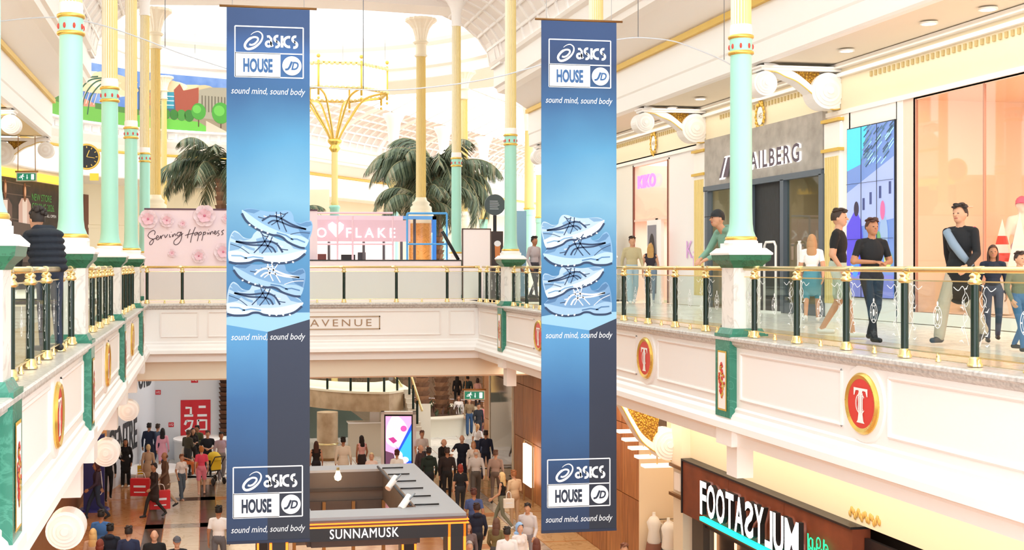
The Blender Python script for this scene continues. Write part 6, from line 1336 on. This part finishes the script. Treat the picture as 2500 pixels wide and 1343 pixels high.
    me=mb.mesh('tmp'); o=link('tmp',me); r=o.modifiers.new('r','REMESH'); r.mode='VOXEL'; r.voxel_size=vx; sm=o.modifiers.new('s','SMOOTH'); sm.iterations=2 if vx<.012 else 1; sm.factor=.5
    bpy.context.view_layer.update(); out=bpy.data.meshes.new_from_object(o.evaluated_get(bpy.context.evaluated_depsgraph_get())); bpy.data.objects.remove(o); bpy.data.meshes.remove(me)
    nv=len(out.vertices); co=np.empty(nv*3); out.vertices.foreach_get('co',co); co=co.reshape(-1,3)
    npoly=len(out.polygons); cen=np.empty(npoly*3); out.polygons.foreach_get('center',cen); cen=cen.reshape(-1,3)
    best=np.full(npoly,9.); lab=np.zeros(npoly,int)
    for p in P:
        if p[0]=='c':
            a,c,ra,rb,l=p[1:]; ab=c-a; t=np.clip(((cen-a)@ab)/max(ab@ab,1e-9),0,1); dd=np.linalg.norm(cen-a-t[:,None]*ab,axis=1)-(ra+(rb-ra)*t)
        else:
            c,r_,l=p[1:]; q=(cen-c)/r_; n_=np.linalg.norm(q,axis=1); dd=(n_-1)*r_.min()*.9
        if l in(4,5): dd=dd-.0015
        m=dd<best; best[m]=dd[m]; lab[m]=l
    # short sleeves: forearm side of the upper arm becomes skin; waist line
    if sl=='short':
        for i in (0,1):
            sh,el=J['sh'][i],J['el'][i]; ab=el-sh; t=((cen-sh)@ab)/(ab@ab); dd=np.linalg.norm(cen-sh-np.clip(t,0,1)[:,None]*ab,axis=1); lab[(lab==1)&(t>.72)&(dd<.075)]=0
    if sl=='none': pass
    if lg=='short':
        for i in (0,1): kn=J['knee'][i]; 
        lab[(lab==2)&(cen[:,2]<min(J['knee'][0][2],J['knee'][1][2])+.03)]=0
    out.name='person'
    for k in range(6): out.materials.append(None)
    out.polygons.foreach_set('material_index',lab.astype('i')); out.polygons.foreach_set('use_smooth',[True]*npoly); out.update()
    _B[key]=(out,J); return _B[key]
_H={}
def hair_mesh(style,vx):
    if style in _H: return _H[style]
    m=MB(); rr=random.Random(len(style)*7)
    def capmesh(r=1.0,front=.0,low=-.25,nu=20,nv=10):
        # shell around the skull: open over the face
        vs=[];fs=[]
        for j in range(nv+1):
            for i in range(nu):
                a=2*PI*i/nu; f=max(0,-math.sin(a)) # front is -y
                zmin=low+(.62-low)*min(1,f*1.5)**.8 if True else low
                th=math.pi/2-(math.pi/2-math.asin(max(-.95,zmin)))*j/nv
                k=r*(1+.02*math.sin(i*2.3+j)); vs.append((.084*k*math.cos(th)*math.cos(a),.01+.106*k*math.cos(th)*math.sin(a),.012+.121*k*math.sin(th)))
        for j in range(nv):
            for i in range(nu): q=(i+1)%nu; fs.append((j*nu+i,(j+1)*nu+i,(j+1)*nu+q,j*nu+q))
        m.add(vs,fs,HM,True)
    HM=WHITE
    if style=='bald': m.ball((0,.04,-.02),(.083,.075,.06),HM,14,8)
    elif style=='cap': m.lathe([(.091,.02),(.09,.06),(.07,.10),(.03,.125),(.001,.13)],HM,(0,.0,0),20,False); m.add([(-.07,-.07,.025),(.07,-.07,.025),(.05,-.17,.015),(-.05,-.17,.015),(-.07,-.07,.035),(.07,-.07,.035),(.05,-.17,.025),(-.05,-.17,.025)],[(0,1,2,3),(4,7,6,5),(1,5,6,2),(3,2,6,7),(0,3,7,4)],HM); capmesh(.99,low=-.3)
    elif style=='hood': capmesh(1.18,low=-.8); m.ball((0,.06,-.13),(.12,.09,.06),HM,14,8)
    else:
        capmesh(1.03,low=-.35 if style in('short','curly') else -.75)
        if style=='curly':
            for i in range(40): a=rr.random()*6.28; t=rr.uniform(.15,1.5); 
            for i in range(46):
                a=rr.random()*2*PI; t=rr.uniform(.25,1.5); m.ball((.085*math.cos(t)*math.cos(a),.015+.10*math.cos(t)*math.sin(a)+.02,.03+.118*math.sin(t)),.027,HM,7,5)
        if style=='short':
            for i in range(14): a=i*2.4; t=.55+.09*(i%7); m.ball((.078*math.cos(t)*math.cos(a),.0+.095*math.cos(t)*math.sin(a),.022+.118*math.sin(t)),(.036,.04,.018),HM,8,5)
        if style in('long','longwave'):
            m.ball((0,.075,-.08),(.085,.05,.13),HM,14,9); m.ball((0,.085,-.22),(.095,.045,.15),HM,14,9); m.ball((0,.09,-.33),(.08,.035,.10),HM,14,9)
            for s in (-1,1): m.ball((s*.075,.02,-.10),(.025,.05,.14),HM,10,8)
        if style=='bob': m.ball((0,.05,-.06),(.095,.07,.09),HM,14,9)
        if style=='bun': m.ball((0,.075,.09),.045,HM,10,8)
        if style=='pony': m.ball((0,.11,.02),.035,HM,10,8); m.ball((0,.13,-.10),(.035,.03,.13),HM,10,8)
    _H[style]=m.mesh('hair'); return _H[style]
SK={'l':mat('#cf9a7a',.55),'m':mat('#b17a59',.55),'d':mat('#6a402b',.55),'p':mat('#dba88b',.55)}
LIP=mat('#a85a4e',.5); EYEM=mat('#2a1f1c',.5)
def fab(h,kind=None): return mat(h,.85,kind='satin',sc=1)
def person(pos,H,rz,pose,sl,lg,b,skin,top,bot,shoes,hs,hc,label,group=None,vx=.017):
    me,J=body_mesh(pose,sl,lg,b,vx); o=bpy.data.objects.new('person',me); COL.objects.link(o); ref=1.745-(.42 if pose=='sit' else 0)-(.05 if pose=='lean' else 0)
    s=H/ref; o.location=pos; o.scale=(s,s,s); o.rotation_euler=(0,0,math.radians(rz)); tag(o,label,'person',group)
    for k,mm in enumerate((SK[skin],fab(top),fab(bot),mat(shoes,.5),EYEM,LIP)): o.material_slots[k].link='OBJECT'; o.material_slots[k].material=mm
    hm=hair_mesh(hs,vx); h=bpy.data.objects.new('cap' if hs=='cap' else 'hair',hm); COL.objects.link(h); h.parent=o; h.location=tuple(J['head'])
    if not hm.materials: hm.materials.append(None)
    h.material_slots[0].link='OBJECT'; h.material_slots[0].material=mat(hc,.7,kind='satin',sc=1)
    return o
CW=10.0  # degrees: facing the camera
def UP(px,py,s,rz,*a,**k):
    p=at_d(px,py,F/s); H=p.z; return person((p.x,p.y,0),H,rz-CW,*a,**k)
def LO(px,py,H,rz,*a,**k):
    p=at_z(px,py,LOW+H); return person((p.x,p.y,LOW),H,rz-CW,*a,**k)
# --- upper galleries (near people in fine mesh)
NV=.0088
UP(1793,514,140,-75,'lean','hood','long','m','l','#7fa894','#2b2f3a','#222222','cap','#1d1f22','man in a black cap and sage green hooded top leaning on the brass rail',vx=NV)
UP(2047,512,156,60,'stride','short','short','m','l','#121214','#b9c4b4','#e8e6e2','short','#3a2a20','man in a black T-shirt and pale shorts walking by the fluted pilaster',vx=NV)
UP(2128,535,167,10,'clasp','short','long','m','m','#16171a','#23252c','#1b1b1e','short','#4a2c22','man in a black T-shirt with clasped tattooed hands before the video wall',vx=NV)
UP(1982,574,124,160,'walk','short','skirt','f','l','#f4efec','#4f8fa0','#e8e4e0','long','#b98f66','light brown haired woman in a white top and teal skirt near the grey shop',vx=NV)
scarfed=UP(2345,500,170,-55,'walk','coat','wide','m','l','#17181c','#b8aa98','#3a3a3c','short','#2c2320','person in a black jacket with a grey scarf striding past the peach window',vx=NV)
UP(2424,600,166,-20,'stride','long','long','f','m','#20283a','#39435a','#2a2320','long','#4a2f24','long haired child in navy between the striding person and the paper cones',vx=NV)
UP(2489,616,186,15,'stride','long','long','m','l','#6f7158','#3f6a94','#333333','short','#3d2a22','small boy in an olive jacket and blue jeans at the right photo edge',vx=NV)
UP(1543,578,84,0,'walk','long','wide','m','l','#c2b48f','#a9c3d2','#eeeeee','short','#3a2a22','man in an open beige jacket and pale jeans left of the make up shop')
UP(1588,596,82,170,'stride','none','long','f','l','#35303a','#7f95ad','#dddddd','long','#c79a5b','blonde woman in a dark top seen from behind at the make up shop entrance')
UP(1304,578,72,40,'stride','long','long','m','m','#b9b2b6','#3b3b45','#222222','short','#2a201c','man in a light grey sweater between the corner column and the right banner')
UP(122,511,185,-128,'lean','puffer','long','m','l','#141c28','#2a3348','#222222','curly','#2a211c','curly haired man in a navy puffer jacket bending over the left gallery rail',vx=NV)
UP(775,598,66,170,'stride','short','long','f','l','#efd9dc','#333333','#222222','pony','#5a3a2c','kiosk worker with brown ponytail left of the till screen')
UP(858,585,64,150,'reach','short','long','f','l','#f5e8ea','#333333','#222222','long','#4a3028','kiosk worker with long brown hair behind the dessert counter')
UP(1262,590,69,90,'stride','long','long','f','m','#23242c','#23242c','#222222','long','#1d1a1a','dark clothed woman just right of the corner pier')
# --- lower hall, left group
LO(307,1072,1.68,5,'akimbo','coat','wide','f','m','#141215','#141215','#eeeeee','long','#1c1413','woman in a black suit with a hand on her hip beside the huge dark capitals')
LO(264,1096,1.70,20,'stride','long','long','m','l','#1b1a1d','#17171a','#222222','short','#2a211d','man in black trousers behind the second volute bracket')
LO(290,1062,1.72,0,'stride','long','long','m','m','#a9aea2','#4b4b52','#222222','short','#3a2c26','person in a grey green top partly hidden by the woman in the black suit')
LO(369,992,1.78,15,'phone','short','long','m','m','#15171c','#2b2d35','#222222','short','#1a1512','bearded man in a black T-shirt standing in front of the pale hoarding')
LO(364,1034,1.80,170,'stride','long','long','m','m','#1c2740','#1c2438','#222222','short','#1b1614','man in navy seen from behind under the hoarding')
LO(385,1036,1.72,160,'stride','long','long','m','l','#5b6f88','#39435a','#222222','short','#3b2b22','man in a dusty blue shirt behind the pink dressed woman')
LO(397,1046,1.66,185,'stride','long','skirt','f','m','#eda9bd','#eda9bd','#eeeeee','long','#141012','woman with straight black hair in a pink belted dress')
LO(362,1086,1.62,180,'stride','coat','long','f','l','#c9ab8e','#4b4038','#333333','bun','#e2c58e','blonde woman with a bun in a beige striped jacket')
LO(403,1104,1.78,-60,'walk','coat','long','m','m','#6b4f3c','#c3a78e','#222222','bald','#5b3b2a','balding man in a long brown coat carrying a red bag')
LO(377,1132,1.66,-50,'walk','coat','long','f','m','#33231f','#2a2522','#222222','short','#2c2220','person in a dark brown coat carrying another red bag')
LO(443,1110,1.50,40,'stride','short','wide','f','l','#f1e7e2','#54606c','#d9a58a','short','#8f5a3a','short haired child in a white T-shirt and dark jeans')
LO(492,1090,1.64,190,'stride','short','short','f','p','#f2506e','#f0889c','#e9b9a5','bun','#c9803f','woman in a bright pink T-shirt and pink shorts')
LO(458,1050,1.68,150,'phone','long','long','m','m','#4c4638','#333333','#222222','short','#5a3b2c','person in a camouflage brown top at the white counter')
LO(470,1044,1.70,30,'phone','long','long','f','l','#26201f','#26201f','#222222','long','#1f1816','person in black with long dark hair at the white counter')
LO(484,1038,1.74,-30,'phone','long','long','m','m','#55593c','#333333','#222222','short','#17130f','man in an olive green jacket leaning over the counter')
LO(507,1052,1.74,10,'clasp','short','long','m','l','#1b212c','#23262d','#222222','short','#4b2f20','bearded man in a dark T-shirt with folded arms by the pushchair')
LO(540,1056,1.74,20,'stride','long','wide','m','m','#b9a8bd','#8d8a90','#e8e6e4','short','#1d1613','bearded man in a lilac shirt and grey trousers beside the left banner')
LO(454,1074,1.30,60,'sit','short','long','f','l','#e2dcd6','#e0743c','#eeeeee','short','#5b3826','small child in white with an orange bundle at the counter')
LO(236,1128,1.76,-70,'walk','long','long','m','m','#3a2a3a','#2a3448','#222222','hood','#4a2526','hooded person in dark purple walking by the blue totem')
LO(534,1236,1.80,175,'stride','short','long','m','m','#f6f1ee','#6b6a70','#222222','short','#17130f','man in a plain white T-shirt walking away beside the left banner bottom')
LO(247,1246,1.78,180,'stride','short','long','m','m','#3f6fae','#333a48','#222222','short','#1b1513','dark haired man in a blue shirt in the lower left foreground row')
LO(227,1292,1.66,180,'stride','long','long','f','l','#c9a58c','#444444','#222222','long','#e3b878','long haired blonde woman at the left end of the foreground row')
LO(269,1280,1.74,180,'stride','hood','long','m','m','#1e2535','#333333','#222222','short','#121011','black haired person in a navy top with pale hood in the foreground row')
LO(314,1286,1.82,180,'stride','long','long','m','l','#27304f','#2c3040','#222222','short','#2a1d18','broad man in a navy top in the middle of the foreground row')
LO(377,1294,1.82,10,'stride','coat','long','m','p','#17181b','#2b2b30','#222222','bald','#d6b3a0','bald man in a black jacket over a grey shirt facing the camera')
LO(432,1310,1.74,15,'stride','coat','long','m','p','#1e1e22','#2b2b30','#222222','cap','#5b5b62','man in a grey cap right of the bald man')
LO(244,1318,1.70,180,'stride','long','long','f','l','#7b4a3a','#333333','#222222','bob','#7b3626','red haired woman at the bottom edge between the blonde woman and the navy top')
# --- middle group behind the kiosk
LO(772,1078,1.66,185,'stride','none','long','f','l','#241d1e','#2a2a30','#222222','long','#4a2a1f','brown haired woman in a dark vest right beside the left banner')
LO(838,1068,1.84,180,'stride','coat','long','m','m','#f0e6d2','#444444','#222222','short','#1e1714','man in a cream white jacket seen from behind at the kiosk')
LO(883,1064,1.66,-150,'stride','none','skirt','f','m','#efb9b4','#3a302e','#222222','long','#1f1412','black haired woman in a sleeveless pink top by the reception desk')
LO(907,1106,1.60,5,'stride','short','long','f','p','#f0d7ca','#555555','#222222','bob','#f0dcae','older blonde woman with glasses behind the kiosk roof edge')
LO(969,1100,1.70,175,'stride','long','long','f','l','#f1ece4','#555555','#222222','curly','#5a2f26','curly dark haired woman in white before the video totem')
LO(1030,1052,1.76,20,'stride','short','long','m','l','#e8e0de','#4a4a55','#222222','short','#6b4a38','man in a white shirt right of the video totem')
LO(1026,1086,1.72,60,'stride','long','long','m','p','#4b3c40','#333333','#222222','bald','#a56f58','bald man in brown right beside the video totem')
LO(1047,1094,1.84,195,'stride','hood','long','m','m','#1b2a22','#20252b','#222222','short','#2b1e1a','man in a dark green hooded top seen from behind by the kiosk corner')
LO(1080,1070,1.80,60,'phone','coat','long','m','p','#141416','#1b1b1e','#222222','bald','#c9b5a6','grey balding man in a black jacket behind the pair at the kiosk corner')
LO(1092,1094,1.82,185,'stride','long','long','m','m','#2a1d1b','#1b191b','#222222','short','#3a2722','broad man in a dark brown jacket seen from behind at the kiosk')
LO(1128,1062,1.86,-10,'reach','long','long','m','p','#151a2c','#1e2233','#222222','bald','#c07a66','bald man in midnight blue reaching out his arm')
LO(1156,1078,1.70,0,'stride','long','long','f','l','#efe6dd','#8a7a6c','#222222','bob','#c99a6a','fair haired woman in a cream cardigan in the crowd')
LO(1162,1096,1.78,185,'walk','long','wide','m','l','#c6bdb8','#5b534d','#eeeeee','bald','#b9aaa0','grey haired man in a light sweater walking away')
LO(1124,1134,1.66,190,'stride','short','long','f','l','#15151a','#2a2a30','#222222','bob','#8f2f22','red haired woman in a black T-shirt with a bag on her back')
LO(1166,1036,1.56,150,'stride','short','skirt','f','l','#f2efee','#1f2940','#222222','pony','#c99a62','girl with a fair ponytail in a navy and white top by the planter')
LO(1186,1052,1.76,170,'stride','long','long','m','m','#1f2740','#1f2740','#222222','short','#3a2822','man in dark blue walking behind the fair ponytail girl')
LO(1120,966,1.66,5,'stride','coat','wide','f','m','#f4ece6','#a89a90','#eeeeee','long','#5a3527','woman in a white top with brown cardigan in front of the palms')
LO(1146,972,1.70,0,'stride','long','wide','f','l','#8a7458','#2f4c70','#222222','long','#6b4530','woman in a khaki top and blue wide jeans under the exit sign')
LO(1168,985,1.74,30,'stride','long','long','m','m','#1c1e25','#24262e','#222222','short','#2c201b','man in a dark coat right of the woman in blue jeans')
LO(1184,984,1.70,-20,'walk','long','long','f','l','#d8837e','#6a3a3a','#222222','short','#c99a7a','person in faded red and white at the timber wall corner')
LO(1116,916,1.78,185,'stride','long','long','f','m','#131316','#131316','#222222','long','#17120f','woman dressed all in black far back near the tall palm trunk')
LO(1142,918,1.74,175,'stride','long','long','m','m','#2b3a3a','#23262a','#222222','short','#17120f','man in dark teal far back right of the woman all in black')
LO(1166,924,1.70,175,'stride','none','long','f','l','#c99a90','#2c2a30','#222222','bob','#3a2822','person in dusty pink far back above the exit sign')
# right walkway
LO(1157,1194,1.72,185,'walk','short','long','m','m','#4a5a8a','#2a2d38','#222222','short','#5a2f25','man in a dark T-shirt with bright sunset colours on the back')
LO(1164,1230,1.74,195,'stride','hood','long','m','m','#1c2238','#2a2d38','#222222','short','#3a2420','man in a navy top with a white hood near the kiosk corner post')
LO(1226,1154,1.68,-110,'walk','none','long','f','l','#17171b','#7b7a66','#eeeeee','long','#e6c48a','blonde woman in a black vest and olive trousers carrying a white shoulder bag')
LO(1256,1148,1.72,-150,'phone','long','long','m','l','#e2c39e','#c9a684','#eeeeee','short','#a5683f','auburn haired man in a beige shirt and tan trousers by the timber wall')
LO(1288,1230,1.76,-20,'walk','hood','long','m','l','#cfc6c6','#9a949a','#dddddd','short','#2a1f1c','dark haired man in a light grey hooded top under the timber wall')
LO(1143,1276,1.64,10,'stride','long','long','f','l','#7b6a6a','#444444','#222222','long','#5a3328','long haired woman right beside the kiosk orange corner post')
LO(1212,1266,1.68,160,'walk','long','long','f','l','#7d7048','#555555','#222222','long','#6b4a3a','brown haired woman in an olive top in the right walkway')
LO(1268,1278,1.66,30,'stride','hood','long','f','p','#f3eaea','#999999','#222222','hood','#9cc3ee','child in white with a sky blue hood in the foreground')
LO(1238,1288,1.74,185,'stride','long','long','m','m','#f6f2f0','#777777','#222222','short','#2b2421','dark haired man in a white shirt left of the sky blue hood')
LO(1310,1316,1.64,180,'stride','long','long','f','l','#c9b0b4','#777777','#222222','long','#6b3a2c','brown haired woman at the bottom edge left of the right banner')
LO(1146,1322,1.66,5,'stride','long','long','f','p','#35425e','#555555','#222222','bob','#b9b4b0','grey haired person in dark blue at the bottom edge by the kiosk')
LO(1524,1328,1.74,0,'stride','long','long','m','l','#8b5a48','#555555','#222222','short','#7b4a34','auburn haired man at the bottom edge right of the right banner')
# added solid figure in place of a reflection in the glass
LO(1210,1100,1.72,170,'stride','long','long','m','l','#a98c7e','#6e5a50','#222222','short','#6b4a3a','man in a tan jumper close to the reflective window')
# ---- carried things
def bag(pos,w,h,c,label,hand=True,cat='bag',rz=0):
    t=thing('shopping_bag' if cat=='bag' else cat,label,'bag',pos,rz); m=MB(); m.box((-w/2,-w*.18,0),(w/2,w*.18,h),mat(c,.5)); part('body',m,t)
    part('handle',MB().tube(curve([(-w*.25,0,h),(-w*.18,0,h+.16),(0,0,h+.2),(w*.18,0,h+.16),(w*.25,0,h)],4),.012,WHITE,5),t); A=Art(lambda u,v,d:(u,-w*.18-.003-d,v)); A.rect(-w*.32,h*.5,w*.32,h*.62,WP); A.rect(-w*.3,h*.2,w*.3,h*.26,WP); part('print',A.mb,t); return t
p=at_z(343,1210,LOW+.25); bag(tuple(p),.62,.56,'#d8262c','big red shopping bag on the left of the walking couple',rz=-.2)
p=at_z(390,1242,LOW+.2); bag(tuple(p),.62,.56,'#d8262c','big red shopping bag hanging at the right of the walking couple',rz=.15)
p=at_z(345,1158,LOW+.5); bag(tuple(p),.26,.3,'#e8c52a','small yellow bag beside the beige striped jacket')
p=at_z(1242,1240,LOW+.8); bag(tuple(p),.3,.26,'#f4ece0','white shoulder bag at the hip of the blonde woman in black')
p=at_z(1118,1200,LOW+.75); bag(tuple(p),.3,.34,'#3a2f2c','dark brown bag slung on the red haired woman')
# pushchair
p=at_z(522,1180,LOW); t=thing('pushchair','black pushchair with a yellow lining between the dark T-shirt man and the lilac shirt man','pushchair',tuple(p),.5); 
for i,(x,y) in enumerate(((-.22,-.35),(.22,-.35),(-.22,.3),(.22,.3))): m=MB(); m.lathe([(.10,-.02),(.12,-.02),(.12,.02),(.10,.02)],BLACK,(x,y,.12),14,True,'x'); part('wheel',m,t)
part('frame',MB().tube([(-.2,.3,.12),(-.2,-.1,.6),(-.2,-.45,1.0)],.018,BLACK,6).tube([(.2,.3,.12),(.2,-.1,.6),(.2,-.45,1.0)],.018,BLACK,6).tube([(-.2,-.45,1.0),(.2,-.45,1.0)],.02,BLACK,6).tube([(-.2,-.35,.12),(-.2,0,.55)],.015,BLACK,6).tube([(.2,-.35,.12),(.2,0,.55)],.015,BLACK,6),t)
part('seat',MB().box((-.19,-.15,.45),(.19,.3,.55),mat('#2a2a2e',.7)).box((-.19,-.2,.5),(.19,-.12,.95),mat('#e8c52a',.7)),t); m=MB(); m.lathe([(.27,0),(.25,.12),(.15,.24),(.01,.28)],mat('#e8c52a',.7),(0,0,.85),14,False); part('canopy',m,t,'yellow canopy')

m=MB(); m.tube([(-.17,.06,1.44),(-.12,-.10,1.40),(0,-.15,1.25),(.12,-.15,1.10),(.20,-.08,.98)],[.03,.05,.055,.05,.03],mat('#8496a8',.9,kind='satin',sc=1),10); part('scarf',m,scarfed,'pale grey blue scarf worn diagonally')
def mannequin(px,py,s,rz,top,bot,hs,hc,label):
    o=UP(px,py,s,rz,'stride','short','short','f','l',top,bot,'#f2ece6',hs,hc,label,vx=.017); o.name='mannequin'; o['category']='mannequin'; o.material_slots[0].material=mat('#f6efe8',.4); o.material_slots[4].material=mat('#f6efe8',.4); o.material_slots[5].material=mat('#f6efe8',.4); o.location.z=.22; o.scale*=.9
mannequin(2362,488,122,-15,'#e0408a','#f3ece4','cap','#fbf4ea','shop mannequin in a pink top and white cap behind the striding person')
mannequin(2494,478,128,0,'#f6f1ea','#c9b6d8','cap','#e8709a','shop mannequin in a pink cap and white top at the right photo edge')
